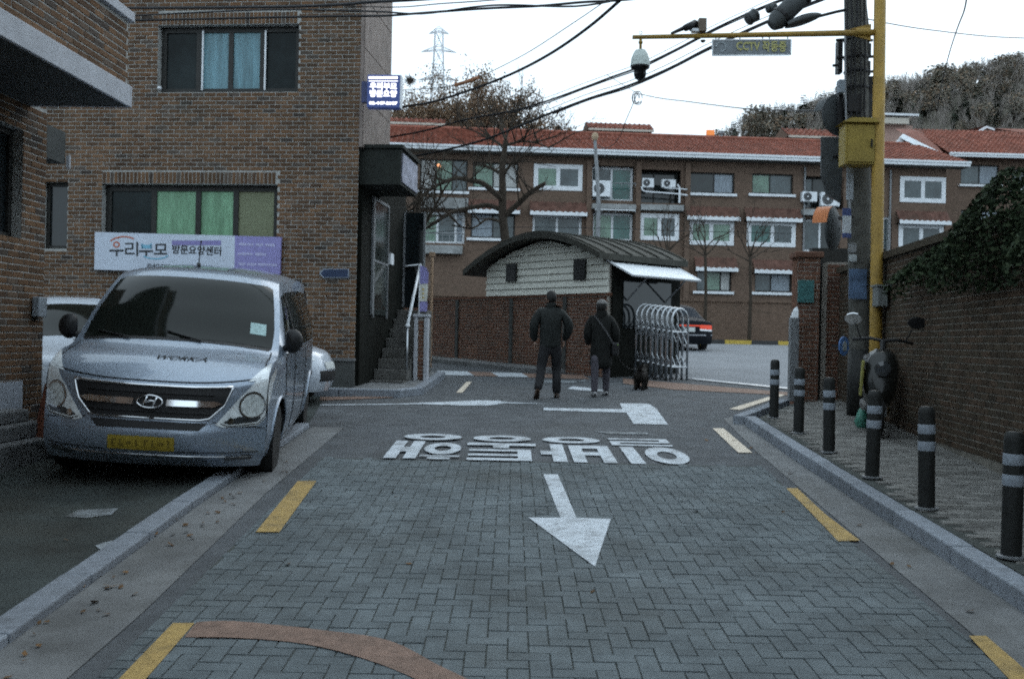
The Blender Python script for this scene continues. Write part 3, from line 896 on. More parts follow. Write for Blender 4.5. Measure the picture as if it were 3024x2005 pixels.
# utility boxes and lamp on the wall, small things
lamp = thing('wall_lamp', 'tiny pale fitting at the lower corner of the upper window', 'lamp', FB.world(*[0, -0.05, 0]), FB.th)
FQ = Frame(lamp.location, FB.th); p = FQ.hit(471, 266)
mb = MB(); mb.lathe([(0.015, 0), (0.035, 0.02), (0.03, 0.05), (0.01, 0.06)], 8, Matrix.Translation((p[0], 0, p[1]))); mb.build('globe', WHITE, lamp)
mb = MB(); mb.box(p[0] - 0.02, p[0] + 0.02, 0.02, 0.06, p[1], p[1] + 0.05); mb.build('bracket', GREYM, lamp)

# ------------------------------------------------------------------ near-left brick house with its projecting parapet
TH = math.atan2(1, 0.04)              # runs away from the viewer
nl = thing('brick_house', 'low brick house with grey concrete band and parapet at the left edge', 'house', (-4.88, 10.35, 0), TH)
FN = Frame(nl.location, TH)           # x runs away, y to the left (into the house)
def nh(px, py, ly=0): return FN.hit(px, py, ly)
a, b = nh(0, 560), nh(62, 708)
HW = (-2.4, b[0], b[1], 4.2)
w = MB(); wall_mesh(w, -9, 0, 0.2, 3.9, [(-2.4, b[0], b[1], 3.6)], 0, 0.2)
w.quad((0, 0, 0.2), (0, 5, 0.2), (0, 5, 3.9), (0, 0, 3.9))
w2 = w.build('wall', MORTAR, nl)
bricks(FN, w2, -9, 0, 0.25, 3.9, [(-2.4, b[0], b[1], 3.6)], BRICK, 300)
FNE = Frame(FN.world(0, 0, 0), TH - math.pi / 2)
window(nl, -2.4, b[0], b[1], 3.6, 0.1, (0.5,), [GLASSD], DARKF, 0.06)
# projecting floor: soffit, band, brick parapet, coping
PX = -1.0
ze = [FN.hit(374, py, PX)[1] for py in (317, 254, 62, 40)]
xe = FN.hit(374, 300, PX)[0]
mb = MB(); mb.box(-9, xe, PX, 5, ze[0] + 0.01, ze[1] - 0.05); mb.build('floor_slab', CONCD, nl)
mb = MB(); mb.box(-9, xe, PX - 0.04, PX - 0.002, ze[0], ze[1]); mb.box(xe + 0.002, xe + 0.04, PX - 0.04, 5, ze[0], ze[1]); mb.build('concrete_band', CONCW, nl, bevel=0.008)
mb = MB(); mb.box(-9, xe, PX, PX + 0.2, ze[1] - 0.05, ze[2]); mb.box(xe - 0.2, xe, PX + 0.2, 5, ze[1] - 0.05, ze[2]); par = mb.build('parapet', MORTAR, nl)
bricks(FN, par, -9, xe, ze[1] + 0.003, ze[2], [], BRICK, 150, y=PX)
mb = MB(); mb.box(-9, xe + 0.05, PX - 0.05, PX + 0.25, ze[2] + 0.002, ze[2] + 0.1); mb.build('coping', CONCW, nl, bevel=0.01)
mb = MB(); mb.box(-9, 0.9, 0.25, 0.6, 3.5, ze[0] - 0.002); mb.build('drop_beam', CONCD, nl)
mb = MB(); mb.box(0.9, 0.93, 0.2, 0.24, 3.45, 3.6); mb.build('drip_edge', CONCW, nl)
# doorway panel, meter and doorstep slabs at the foot of the wall
a, b = nh(0, 1232), nh(50, 1125)
mb = MB(); mb.box(b[0] - 2.0, b[0], -0.06, -0.02, a[1], b[1]); mb.build('wall_panel', mat('panel_grey', (0.4, 0.43, 0.48), 0.6, var=0.1), nl)
a, b = nh(88, 935), nh(115, 878)
mb = MB(); mb.box(a[0], b[0], -0.09, -0.02, a[1], b[1]); mb.build('meter_box', mat('meter_grey', (0.24, 0.27, 0.3), 0.6, var=0.1), nl, bevel=0.01)
for k, (x0, x1, d, z0, z1) in enumerate(((-4, -0.5, 0.55, 0.3, 0.6), (-4, -0.62, 0.4, 0.602, 0.74), (-4, -0.75, 0.28, 0.742, 0.86))):
    mb = MB(); mb.box(x0, x1, -d, -0.025, z0, z1); mb.build('doorstep', CONC, nl, bevel=0.015)

# ------------------------------------------------------------------ brick wall and gatehouse at the estate entrance
GA, GB = Vector((-2.3, 25.4, 0)), Vector((1.95, 20.45, 0))
thG = math.atan2(GB.y - GA.y, GB.x - GA.x)
LG = (GB - GA).length
gw = thing('entrance_wall', 'long brown brick entrance wall running below the white gable', 'wall', (GB.x, GB.y, 0), thG)
FG = Frame(gw.location, thG)            # x from -LG to 0
zg = lambda x: gz(FG.world(x, 0, 0).y)
top = 2.56
w = MB()
w.add([(-LG - 3, 0, 0.8), (0, 0, 0.7), (0, 0, top), (-LG - 3, 0, top), (-LG - 3, 0.25, 0.8), (0, 0.25, 0.7), (0, 0.25, top), (-LG - 3, 0.25, top)],
      [(0, 1, 2, 3), (5, 4, 7, 6), (3, 2, 6, 7), (1, 5, 6, 2), (4, 0, 3, 7)])
gwall = w.build('wall', MORTAR2, gw)
bricks(FG, gwall, -LG - 3, 0, 0.8, top, [], BRICK2, 300)
mb = MB(); mb.box(-LG - 3, 0.03, -0.03, 0.28, top + 0.002, top + 0.06); mb.build('coping', BRICK2, gw)
for px_ in (1350, 1510, 1668):
    x, _ = FG.hit(px_, 1000)
    mb = MB(); mb.box(x - 0.05, x + 0.05, -0.035, -0.008, 0.8, top); mb.build('pilaster', CONCD, gw)
# footway and kerb at the foot of the wall
fw = thing('footway', None, None, gw.location, thG); fw['kind'] = 'structure'
mb = MB()
mb.add([(x, y, gz(FG.world(x, y, 0).y) + 0.1) for x in (-LG - 3, -1.2) for y in (-0.7, 0)], [(0, 2, 3, 1)])
mb.add([(x, -0.7, gz(FG.world(x, -0.7, 0).y) + z) for z in (-0.05, 0.1) for x in (-LG - 3, -1.2)], [(0, 1, 3, 2)])
mb.add([(-1.2, y, gz(FG.world(-1.2, y, 0).y) + z) for z in (-0.05, 0.1) for y in (-0.7, 0)], [(0, 1, 3, 2)])
mb.build('footway_slab', CONC, fw)

# gatehouse: frame of the gable
gh = thing('gatehouse', 'small gatehouse with arched dark roof and white plank gable', 'hut', (GB.x, GB.y, 0), thG)
GW_ = 3.92
xl = -GW_
zb = 2.62
ze0, ze1 = 3.38, 3.32
LH = 2.25                                # how deep the house runs
SID = mat('siding', (0.78, 0.78, 0.7), 0.6, var=0.1, scale=5, stretch=(0.4, 1, 4), dirt=0.15)
mb = MB(); mb.box(xl, 0, 0.05, LH, 0.7, ze0); mb.build('lower_wall', MORTAR2, gh)
arch = lambda t: 3.28 + 0.5 * (1 - abs(2 * t - 1) ** 1.9)      # height of the arched gable, t along its width
n = 8
ph = (3.8 - zb) / n
for k in range(n):
    z0, z1 = zb + k * ph, zb + (k + 1) * ph - 0.012
    # each plank runs as far as the arch lets it
    ts = [i / 60 for i in range(61) if arch(i / 60) > z0 + 0.03]
    if not ts: continue
    t0, t1 = ts[0], ts[-1]
    ts2 = [i / 60 for i in range(61) if arch(i / 60) > z1]
    u0, u1 = (ts2[0], ts2[-1]) if ts2 else (0.45, 0.55)
    X = lambda t: xl + GW_ * t
    mb = MB()
    mb.add([(X(t0), -0.045, z0), (X(t1), -0.045, z0), (X(u1), -0.015, z1), (X(u0), -0.015, z1), (X(t0), 0.04, z0), (X(t1), 0.04, z0), (X(u1), 0.04, z1), (X(u0), 0.04, z1)],
           [(0, 1, 2, 3), (4, 7, 6, 5), (0, 4, 5, 1), (1, 5, 6, 2), (2, 6, 7, 3), (3, 7, 4, 0)])
    mb.build('plank', SID, gh)
DARKW = mat('dark_louver', (0.02, 0.022, 0.02), 0.6, var=0.2)
for (a, b) in (((1495, 832), (1526, 780)), ((1694, 828), (1731, 765))):
    p, q = FG.hit(*a, -0.06), FG.hit(*b, -0.06)
    mb = MB(); mb.box(p[0], q[0], -0.075, -0.046, p[1], q[1]); o = mb.build('vent_window', DARKW, gh)
    mb = MB()
    k = 6
    for i in range(k):
        z = p[1] + (q[1] - p[1]) * (i + 0.3) / k
        mb.box(p[0] + 0.02, q[0] - 0.02, -0.085, -0.0755, z, z + 0.05)
    mb.build('louvres', BLACK, o, kind='stuff')
# arched roof shell with deep verge
ROOFD = mat('dark_roof', (0.05, 0.05, 0.042), 0.85, var=0.35, scale=3, dirt=0.3, bump=0.3, bscale=25)
rows = []
R0, R1 = -0.38, LH + 0.15
prof = []
for i in range(25):
    t = -0.12 + 1.15 * i / 24
    z = 3.34 + 0.5 * (1 - abs(2 * t - 1) ** 1.8)
    prof.append((xl + GW_ * t, z))
mb = MB()
outer = [[(x, R0, z + 0.13) for x, z in prof], [(x, R1, z + 0.13) for x, z in prof]]
innr = [[(x, R0, z) for x, z in prof], [(x, R1, z) for x, z in prof]]
mb.grid(outer); mb.grid(innr); mb.grid([outer[0], innr[0]]); mb.grid([outer[1], innr[1]])
mb.grid([[outer[0][0], outer[1][0]], [innr[0][0], innr[1][0]]]); mb.grid([[outer[0][-1], outer[1][-1]], [innr[0][-1], innr[1][-1]]])
rf = mb.build('roof', ROOFD, gh)
for k in range(7):
    y = R0 + 0.1 + k * 0.43
    mb = MB(); mb.tube([(x, y, z + 0.14) for x, z in prof], 0.03, 4); mb.build('roof_rib', ROOFD, rf)
# back and road-side wall, counter window and the white awning
mb = MB(); mb.prism([(xl, 2.6), (0, 2.6), (0, 3.3)] + [(xl + GW_ * (1 - i / 20), arch(1 - i / 20)) for i in range(1, 20)] + [(xl, 3.3)], LH - 0.05, LH); mb.build('rear_gable', CONCD, gh)
FR = Frame(gh.location, thG + math.pi / 2)     # road side: x runs back along the side wall
sd = thing('tmp', None, None); bpy.data.objects.remove(sd)
mb = MB(); mb.box(0.002, 0.05, 0.1, LH - 0.02, 0.7, 3.3); side = mb.build('side_wall', SHADEST, gh)
mb = MB(); mb.box(0.052, 0.07, 0.4, 1.9, 1.9, 2.9); mb.build('counter_window', GLASSD, side)
p = [FR.hit(*q, -0.05) for q in ((1765, 772), (1988, 776))]
aw = thing('awning', 'white sloping sheet awning on the side of the gatehouse', 'awning', gh.location, thG + math.pi / 2)
z0 = 3.27
x0, x1, outw, drop = 0.02, 2.12, 0.68, 0.33
mb = MB()
mb.add([(x0, 0.06, z0), (x1, 0.06, z0), (x1, -outw, z0 - drop), (x0, -outw, z0 - drop), (x0, 0.06, z0 + 0.03), (x1, 0.06, z0 + 0.03), (x1, -outw, z0 - drop + 0.03), (x0, -outw, z0 - drop + 0.03)],
       [(0, 3, 2, 1), (4, 5, 6, 7), (0, 1, 5, 4), (1, 2, 6, 5), (2, 3, 7, 6), (3, 0, 4, 7)])
mb.build('sheet', WHITE, aw)
for xx in (x0 - 0.03, x1 + 0.002):
    mb = MB(); mb.tube([(xx, 0.03, z0 + 0.02), (xx, -outw - 0.02, z0 - drop + 0.01)], 0.025, 4); mb.build('edge_rail', WHITE, aw)
mb = MB(); mb.tube([(x0, -outw - 0.015, z0 - drop), (x1, -outw - 0.015, z0 - drop)], 0.022, 4); mb.build('front_rail', GREYM, aw)
for xx in (0.5, 1.7):
    mb = MB(); mb.tube([(xx, -0.06, z0 - 0.8), (xx, -outw + 0.05, z0 - drop + 0.01)], 0.02, 5); mb.build('brace', GREYM, aw)

# ------------------------------------------------------------------ folded stainless accordion gate
sg0 = gp(1900, 1114)
dirg = Vector((0.65, -0.76, 0)).normalized()
ag = thing('accordion_gate', 'folded stainless steel accordion gate of round hoops beside the gatehouse', 'gate', (sg0.x, sg0.y, sg0.z), math.atan2(dirg.y, dirg.x))
HOOPS = 8
STEP = 0.135
def hoop(x, wd=0.25, hh=1.52, r=0.024):
    pts = [(x, wd, 0.05), (x, wd, hh - wd)]
    for k in range(1, 10):
        a = math.pi * k / 10
        pts.append((x, wd * math.cos(a), hh - wd + wd * math.sin(a)))
    pts += [(x, -wd, hh - wd), (x, -wd, 0.05)]
    return pts
for k in range(HOOPS):
    x = k * STEP
    zo = -0.03 * k * 0.5
    mb = MB(); mb.tube([(a, b, c + zo) for a, b, c in hoop(x)], 0.024, 8); h = mb.build('hoop', STEEL, ag, smooth=True)
    for zz in (0.35, 1.05):
        mb = MB(); mb.tube([(x, -0.24, zz + zo), (x, 0.24, zz + zo)], 0.014, 6); mb.build('cross_bar', STEEL, h)
    if k < HOOPS - 1:
        for s in (-1, 1):
            for (za, zb_) in ((0.25, 0.75), (0.75, 1.25), (0.95, 1.4)):
                mb = MB(); mb.tube([(x, s * 0.23, za + zo + 0.1), (x + STEP, s * 0.23, zb_ + zo - 0.25)], 0.012, 5); mb.build('lattice_bar', STEEL, ag)
                mb = MB(); mb.tube([(x, s * 0.225, zb_ + zo - 0.2), (x + STEP, s * 0.225, za + zo + 0.05)], 0.012, 5); mb.build('lattice_bar', STEEL, ag)
    for s in (-1, 1):
        if k % 2 == 0:
            mb = MB(); mb.lathe([(0.03, -0.02), (0.05, -0.02), (0.05, 0.02), (0.03, 0.02)], 10, Matrix.Translation((x, s * 0.25, 0.05 + zo)) @ Matrix.Rotation(math.pi / 2, 4, 'X')); mb.build('caster', RUBBER, ag)
# rail in the ground
ra, rb = gp(2030, 1121), gp(2336, 1152)
RR = thing('gate_track', 'pair of shiny steel guide rails set into the road at the gate', 'track')
for off in (0, 0.14):
    n_ = Vector((-(rb - ra).y, (rb - ra).x, 0)).normalized() * off
    mb = MB(); mb.tube([ra + n_ + Vector((0, 0, 0.015)), rb + n_ + Vector((0, 0, 0.015))], 0.016, 5); mb.build('rail', STEEL, RR)

# ------------------------------------------------------------------ right-hand gate pillar, wall, receiving post
gpil = thing('gate_pillar', 'square brick gate pillar with green plaque beside the utility pole', 'pillar', (4.4, 15.55, 0), -0.05)
FPI = Frame(gpil.location, -0.05)
zt = FPI.hit(2380, 762)[1]
px0, px1 = FPI.hit(2352, 1000)[0], FPI.hit(2418, 1000)[0]
mb = MB(); mb.box(px0, px1, 0, 0.35, 0.5, zt); pcore = mb.build('core', MORTAR2, gpil)
mb = MB(); mb.box(px0 - 0.006, px0 - 0.001, 0.01, 0.35, 0.5, zt); mb.build('side_cladding', BRICK2, gpil)
bricks(FPI, pcore, px0, px1, 0.7, zt, [], BRICK2, 200)
mb = MB(); mb.box(px0 - 0.05, px1 + 0.05, -0.05, 0.4, zt + 0.002, zt + 0.1); mb.build('capstone', BRICK2, gpil, bevel=0.02)
a, b = FPI.hit(2356, 893, -0.03), FPI.hit(2404, 828, -0.03)
mb = MB(); mb.box(a[0], b[0], -0.04, -0.009, a[1], b[1]); mb.build('plaque', mat('plaque_green', (0.05, 0.14, 0.14), 0.4, var=0.35, scale=9), gpil)
# recess and the short return wall behind the poles
rw = thing('return_wall', 'short brick wall between the gate pillar and the yellow pole', 'wall', (px1 + 4.4 + 0.18, 15.75, 0), -0.05)
FRW = Frame(rw.location, -0.05)
zt2 = FRW.hit(2480, 775)[1]
mb = MB(); mb.box(0, 0.95, 0, 0.3, 0.5, zt2); rc = mb.build('core', MORTAR2, rw)
bricks(FRW, rc, 0, 0.95, 0.7, zt2, [], BRICK2, 200)
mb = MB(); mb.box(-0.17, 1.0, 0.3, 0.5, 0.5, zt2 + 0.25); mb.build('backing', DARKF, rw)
# stainless receiving post with a pale cap
gpp = at(2341, 1150, 15.3); gpp.z = gz(15.3) + 0.1
rp = thing('gate_post', 'slim dark post with bright white pointed cap at the gate opening', 'post', gpp)
hh = at(2343, 938, gpp.y).z - gpp.z
h2 = at(2343, 905, gpp.y).z - gpp.z
mb = MB(); mb.box(-0.07, 0.07, -0.05, 0.05, 0, hh); mb.build('shaft', GREYM, rp, bevel=0.01)
mb = MB(); mb.add([(-0.05, -0.05, hh), (0.05, -0.05, hh), (0.05, 0.05, hh), (-0.05, 0.05, hh), (-0.03, -0.02, hh + 0.1), (0.06, -0.02, hh + 0.1), (0.05, 0.02, h2), (0.0, 0.02, hh + 0.14)],
                  [(0, 1, 5, 4), (1, 2, 6, 5), (2, 3, 7, 6), (3, 0, 4, 7), (4, 5, 6, 7)]); mb.build('cap', WHITE, rp)

# tall brick wall along the right-hand pavement
thR = math.atan2(1, 0.107) - math.pi       # x runs towards the viewer
RWs = Vector((5.15, 15.9, 0))
rwl = thing('side_wall', 'dark tall brick wall running along the right-hand pavement', 'wall', RWs, thR)
FRr = Frame(RWs, thR)
LR = 15.0
RZ = 2.75
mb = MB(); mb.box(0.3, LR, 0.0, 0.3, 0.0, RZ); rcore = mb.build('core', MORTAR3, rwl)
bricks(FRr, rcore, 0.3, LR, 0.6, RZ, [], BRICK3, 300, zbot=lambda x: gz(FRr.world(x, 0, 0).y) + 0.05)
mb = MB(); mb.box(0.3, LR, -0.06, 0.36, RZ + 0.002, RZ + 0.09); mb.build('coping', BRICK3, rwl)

# ------------------------------------------------------------------ bollards
BOL = [(2291, 2285, 1234), (2366, 2358, 1280), (2448, 2448, 1336), (2575, 2575, 1410), (2736, 2736, 1502), (2986, 2986, 1645)]
REFL = mat('reflective_band', (0.25, 0.28, 0.32), 0.5, var=0.25, scale=40)
BOLD = mat('bollard_dark', (0.014, 0.015, 0.014), 0.6, var=0.3, scale=10)
LB = ['bollard farthest along the kerb, at the pavement corner', 'second bollard back from the pavement corner, before the gate pillar', 'bollard in front of the gate pillar recess', 'bollard in front of the parked scooter', 'bollard nearer than the scooter, against the dark brick wall', 'nearest bollard at the right edge of the picture']
def bollard():
    t = thing('bollard', LB[0], 'bollard', (0, 0, 0), 0, 'dark bollards along the right-hand kerb')
    mb = MB(); mb.lathe([(0.059, 0), (0.059, 0.70), (0.056, 0.73), (0.042, 0.752), (0.0, 0.758)], 18); mb.build('shaft', BOLD, t, smooth=True, sharp=40)
    mb = MB(); mb.lathe([(0.085, 0), (0.085, 0.012), (0.062, 0.016)], 18); mb.build('base_plate', GREYM, t)
    for z in (0.555, 0.43):
        mb = MB(); mb.lathe([(0.0605, z), (0.0612, z + 0.002), (0.0612, z + 0.066), (0.0605, z + 0.068)], 18); mb.build('reflective_band', REFL, t, smooth=True, sharp=40)
    return t
b0 = bollard()
for i, (tx, bx, by) in enumerate(BOL):
    g = gp(bx, by, 0.12)
    o = b0 if i == 0 else dup(b0, label=LB[i])
    o.location = (g.x, g.y, g.z)
    o.rotation_euler = (random.uniform(-.01, .01), random.uniform(-.015, .02), random.uniform(0, 6))

# ------------------------------------------------------------------ apartment block with red tiled roof
PT = mat('pane_teal', (0.05, 0.13, 0.115), 0.12, var=0.5, scale=1.2, spec=0.6)
PGn = mat('pane_green', (0.15, 0.24, 0.18), 0.15, var=0.4, scale=1.2, spec=0.6)
PGr = mat('pane_grey', (0.07, 0.09, 0.095), 0.12, var=0.5, scale=1.0, spec=0.6)
PBl = mat('pane_bluegrey', (0.22, 0.26, 0.3), 0.25, var=0.3, scale=2, spec=0.5, stretch=(6, 1, 1))
PWh = mat('pane_curtain', (0.42, 0.43, 0.42), 0.4, var=0.2, scale=3, stretch=(6, 1, 1), spec=0.5)
PDk = mat('pane_dark', (0.02, 0.026, 0.026), 0.1, var=0.5, scale=1, spec=0.6)
BALC = mat('balcony_slab', (0.3, 0.31, 0.31), 0.85, var=0.35, scale=2, dirt=0.4)
FA = Frame(at(2250, 869, 55.0), 0.068)
FA.loc.z = 0
apt = thing('apartment_block', 'three-storey brick apartment block with long red tiled roof', 'building', FA.loc, FA.th)
fx = lambda px, py=700: FA.hit(px, py)
XL, XR = fx(1085)[0], fx(2790)[0]
ZG = FA.hit(2250, 491)[1]            # underside of the gutter
win = []                             # (x0,y0,x1,y1, cuts, panes, thick white frame?, sill?)
def WN(x0, y0, x1, y1, cuts, panes, white=1, sill=0, roofed=0, rec=0.16):
    win.append((hole(FA, x0, y0, x1, y1), cuts, panes, white, sill, roofed, rec))
# third floor
WN(1241, 468, 1380, 566, (0.34, 0.68), [PWh, PGn, PGr], 0, 1)
WN(1397, 478, 1530, 557, (0.45,), [PGn, PWh], 0, 1)
WN(1577, 484, 1719, 565, (0.5,), [PGn, PGr], 2)
WN(1748, 488, 1872, 594, (0.5,), [PGr, PT], 1, 0, 0, 0.5)
WN(1892, 500, 2010, 602, (0.4,), [PDk], 0, 0, 0, 0.8)
WN(2038, 508, 2169, 573, (0.55,), [PDk, PBl], 0, 1)
WN(2222, 512, 2342, 575, (0.45,), [PGn, PGr], 0, 1)
WN(2374, 520, 2490, 618, (0.3,), [PGr, PDk], 0, 0, 0, 0.5)
WN(2658, 521, 2791, 601, (0.5,), [PGr], 2)
# second floor
WN(1166, 620, 1221, 690, (0.5,), [PWh, PT], 1)
WN(1238, 622, 1372, 720, (0.4, 0.8), [PGn, PGr, PBl], 1, 0, 0, 0.4)
WN(1391, 628, 1520, 705, (0.5,), [PBl, PGr], 0, 1, 1)
WN(1573, 634, 1717, 722, (0.5,), [PGr, PGr], 1, 0, 1)
WN(1752, 625, 1870, 712, (0.5,), [PGn, PT], 1, 0, 0, 0.4)
WN(1889, 630, 2004, 712, (0.5,), [PGn, PGr], 2, 0)
WN(2033, 648, 2166, 726, (0.5,), [PGn, PGn], 2, 0, 1)
WN(2206, 652, 2348, 731, (0.52,), [PT, PGr], 2, 0, 1)
WN(2376, 645, 2480, 745, (0.5,), [PGr, PDk], 1, 0, 0, 0.4)
WN(2654, 660, 2784, 741, (0.5,), [PGr], 2, 0, 1)
WN(2608, 640, 2632, 765, (), [PGr], 1)
# ground floor
WN(1166, 757, 1219, 835, (0.5,), [PT, PGr], 1)
WN(2058, 798, 2160, 861, (0.3, 0.7), [PGr, PGn, PWh], 0, 1, 1)
WN(2230, 805, 2338, 864, (0.45,), [PGr, PBl], 0, 1, 1)
WN(2645, 812, 2740, 870, (0.5,), [PDk], 0, 1, 1)
holes = [q[0] for q in win]
w = MB(); wall_mesh(w, XL, XR, 1.5, ZG + 0.3, holes, 0, 0.3)
w.quad((XR, 0, 1.5), (XR, 10, 1.5), (XR, 10, ZG + 0.3), (XR, 0, ZG + 0.3))
awall = w.build('wall', BRICKFAR, apt)
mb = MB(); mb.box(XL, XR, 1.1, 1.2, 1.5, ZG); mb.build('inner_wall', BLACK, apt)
for (h, cuts, panes, white, sill, roofed, rec) in win:
    fr = (DARKF, WHITE, WHITE)[white]
    thick = (0.08, 0.13, 0.24)[white]
    yy = rec if rec < 0.25 else rec
    o = window(apt, h[0], h[1], h[2], h[3], -0.05 if white == 2 else yy, cuts, panes, fr, thick, sill=None)
    if rec > 0.25:
        mb = MB(); mb.quad((h[0], 0.3, h[2]), (h[1], 0.3, h[2]), (h[1], rec + 0.1, h[2]), (h[0], rec + 0.1, h[2])); mb.build('loggia_floor', BALC, o)
    if sill:
        mb = MB(); mb.box(h[0] - 0.22, h[1] + 0.1, -0.16, -0.002, h[2] - 0.16, h[2] - 0.02); mb.build('sill', WHITE, o)
    if roofed:                       # little tiled roof above the window with a white scalloped edge
        x0, x1, zz = h[0] - 0.18, h[1] + 0.22, h[3] + 0.1
        mb = MB(); n_ = int((x1 - x0) / 0.06)
        rows = []
        for (yy_, zz_, am) in ((-0.5, zz + 0.02, 0.03), (0.0, zz + 0.62, 0.03)):
            rows.append([(x0 + (x1 - x0) * k / n_, yy_, zz_ + am * math.sin(k * 1.25)) for k in range(n_ + 1)])
        mb.grid(rows); r_ = mb.build('window_roof', ROOFW, o)
        mb = MB(); mb.grid([[(p[0], -0.51, p[2] + 0.01) for p in rows[0]], [(p[0], -0.51, zz - 0.17) for p in rows[0]]]); mb.build('scalloped_edge', WHITE, r_)
        mb = MB(); mb.box(x0, x1, -0.5, -0.003, zz - 0.13, zz - 0.1); mb.build('roof_soffit', DARKF, r_)
# concrete balcony bands between the floors
for (x0, y0, x1, y1) in ((1746, 604, 1874, 622), (1889, 606, 2014, 626), (1243, 585, 1382, 620), (1243, 725, 1365, 752), (2365, 620, 2450, 640)):
    h = hole(FA, x0, y0, x1, y1)
    mb = MB(); mb.box(h[0], h[1], -0.45, -0.004, h[2], h[3]); mb.build('balcony_slab', BALC, apt)
for (x0, x1, yt, yb) in ((1754, 1872, 622, 632), (1812, 1872, 545, 556), (1243, 1370, 690, 722)):
    h = hole(FA, x0, yt, x1, yb)
    mb = MB(); mb.tube([(h[0], -0.46, h[3]), (h[1], -0.46, h[3])], 0.035, 5); o = mb.build('balcony_rail', WHITE if yt == 622 else GREYM, apt)
    n_ = max(2, int((h[1] - h[0]) / 0.35))
    mb = MB()
    for k in range(n_ + 1):
        x = h[0] + (h[1] - h[0]) * k / n_
        mb.tube([(x, -0.46, h[2]), (x, -0.46, h[3])], 0.018, 4)
    mb.build('balusters', GREYM, o, kind='stuff')
for px_ in (1880, 1735, 2025):
    x = fx(px_)[0]
    mb = MB(); mb.box(x - 0.12, x + 0.16, -0.22, -0.005, 2.2, ZG); mb.build('brick_pier', BRICKFAR, apt)
lampo = MB(); lx, lz = FA.hit(1296, 490, 0.1); lampo.lathe([(0.0, -0.12), (0.1, -0.08), (0.12, 0), (0.08, 0.08), (0, 0.1)], 8, Matrix.Translation((lx, 0.05, lz)))
lampo.build('lit_bulb', mat('warm_glow', (0.9, 0.4, 0.2), 0.5, var=0, emis=1.2, ecol=(1, 0.42, 0.2)), apt)

def tiled_roof(parent, x0, x1, ya, za, yb, zb_, name='roof', per=0.3, course=0.42, flare=None):
    """stepped courses of wavy clay tiles from eave (ya,za) to ridge (yb,zb)"""
    mb = MB(); L = math.hypot(yb - ya, zb_ - za); nr = max(1, int(L / course)); rg = random.Random(4)
    nw = max(4, int((x1 - x0) / per * 6))
    for r in range(nr):
        for_t0, for_t1 = r / nr, (r + 1) / nr
        row = []
        for (t, lift) in ((for_t0, 0.07), (for_t1, 0.012)):
            y, z = ya + (yb - ya) * t, za + (zb_ - za) * t + lift
            row.append([(x0 + (x1 - x0) * k / nw, y, z + 0.05 * math.sin(2 * math.pi * (x1 - x0) * k / nw / per)) for k in range(nw + 1)])
        b = len(mb.v)
        mb.v.extend(row[0] + row[1])
        for k in range(nw):
            mb.f.append((b + k, b + k + 1, b + nw + 1 + k + 1, b + nw + 1 + k)); mb.r.append((hash((r, k // 6)) % 97) / 97)
        lip = [(p[0], p[1], p[2] - 0.06) for p in row[0]]
        b2 = len(mb.v); mb.v.extend(lip)
        for k in range(nw):
            mb.f.append((b2 + k, b2 + k + 1, b + k + 1, b + k)); mb.r.append((hash((r, k // 6)) % 97) / 97)
    return mb.build(name, ROOFT, parent, rnd=True, kind='stuff')
YE, YR = -0.75, 5.2
zE = ZG + 0.42
zR = FA.hit(2000, 407, YR)[1]
tiled_roof(apt, XL - 0.5, fx(2838, 500)[0], YE, zE, YR, zR)
mb = MB(); mb.quad((XL, YR, zR), (XR, YR, zR), (XR, 11, ZG), (XL, 11, ZG)); mb.build('rear_roof', ROOFT, apt)
mb = MB(); mb.tube([(XL - 0.5, YR, zR + 0.06), (XR + 0.3, YR, zR + 0.06)], 0.14, 6); mb.build('ridge', ROOFT, apt)
xg = fx(2841, 500)[0]
mb = MB(); mb.box(XL - 0.6, xg, YE - 0.16, YE + 0.02, zE - 0.24, zE + 0.02); mb.box(XL - 0.6, xg + 0.02, YE - 0.22, YE - 0.161, zE - 0.08, zE + 0.03)
mb.build('gutter', WHITE, apt)
mb = MB(); mb.box(XL - 0.6, xg, YE + 0.03, 0, zE - 0.26, zE - 0.2); mb.build('eaves_soffit', mat('soffit', (0.12, 0.12, 0.11), 0.8), apt)
for px_ in (2625, 1760, 2372):
    x = fx(px_)[0]
    mb = MB(); mb.tube([(x, -0.08, 2.3), (x, -0.08, ZG)], 0.06, 6); mb.build('downpipe', GREYM, apt)
# roof-top stair boxes with their own tiled caps
for (x0, y0, x1, yw, ye, dep) in ((1060, 342, 1300, 372, 398, 6.4), (1748, 360, 1912, 391, 408, 6.4), (2334, 378, 2462, 411, 428, 6.0)):
    a, b = FA.hit(x0, ye, dep), FA.hit(x1, yw, dep)
    t0 = FA.hit(x0, y0, dep + 0.8)
    o = MB(); o.box(a[0], b[0], dep, dep + 4, a[1] - 2.0, b[1] + 0.02); o = o.build('stair_box', BRICKFAR, apt)
    tiled_roof(o, a[0] - 0.3, b[0] + 0.3, dep - 0.5, b[1] + 0.02, dep + 0.9, t0[1] - 0.05, 'box_roof')
    mb = MB(); mb.box(a[0] - 0.3, b[0] + 0.3, dep - 0.55, dep - 0.503, b[1] - 0.1, b[1] + 0.03); mb.build('fascia', mat('fascia_cream', (0.5, 0.46, 0.4), 0.7) if 'fascia_cream' not in MATS else MATS['fascia_cream'], o)
    mb = MB(); mb.add([(a[0] - 0.3, dep - 0.5, b[1]), (a[0] - 0.3, dep + 0.9, t0[1] - 0.05), (a[0] - 0.3, dep + 3.9, b[1]), (b[0] + 0.3, dep - 0.5, b[1]), (b[0] + 0.3, dep + 0.9, t0[1] - 0.05), (b[0] + 0.3, dep + 3.9, b[1])], [(0, 1, 2), (5, 4, 3), (1, 4, 5, 2)]); mb.build('gable_end', BRICKFAR, o)
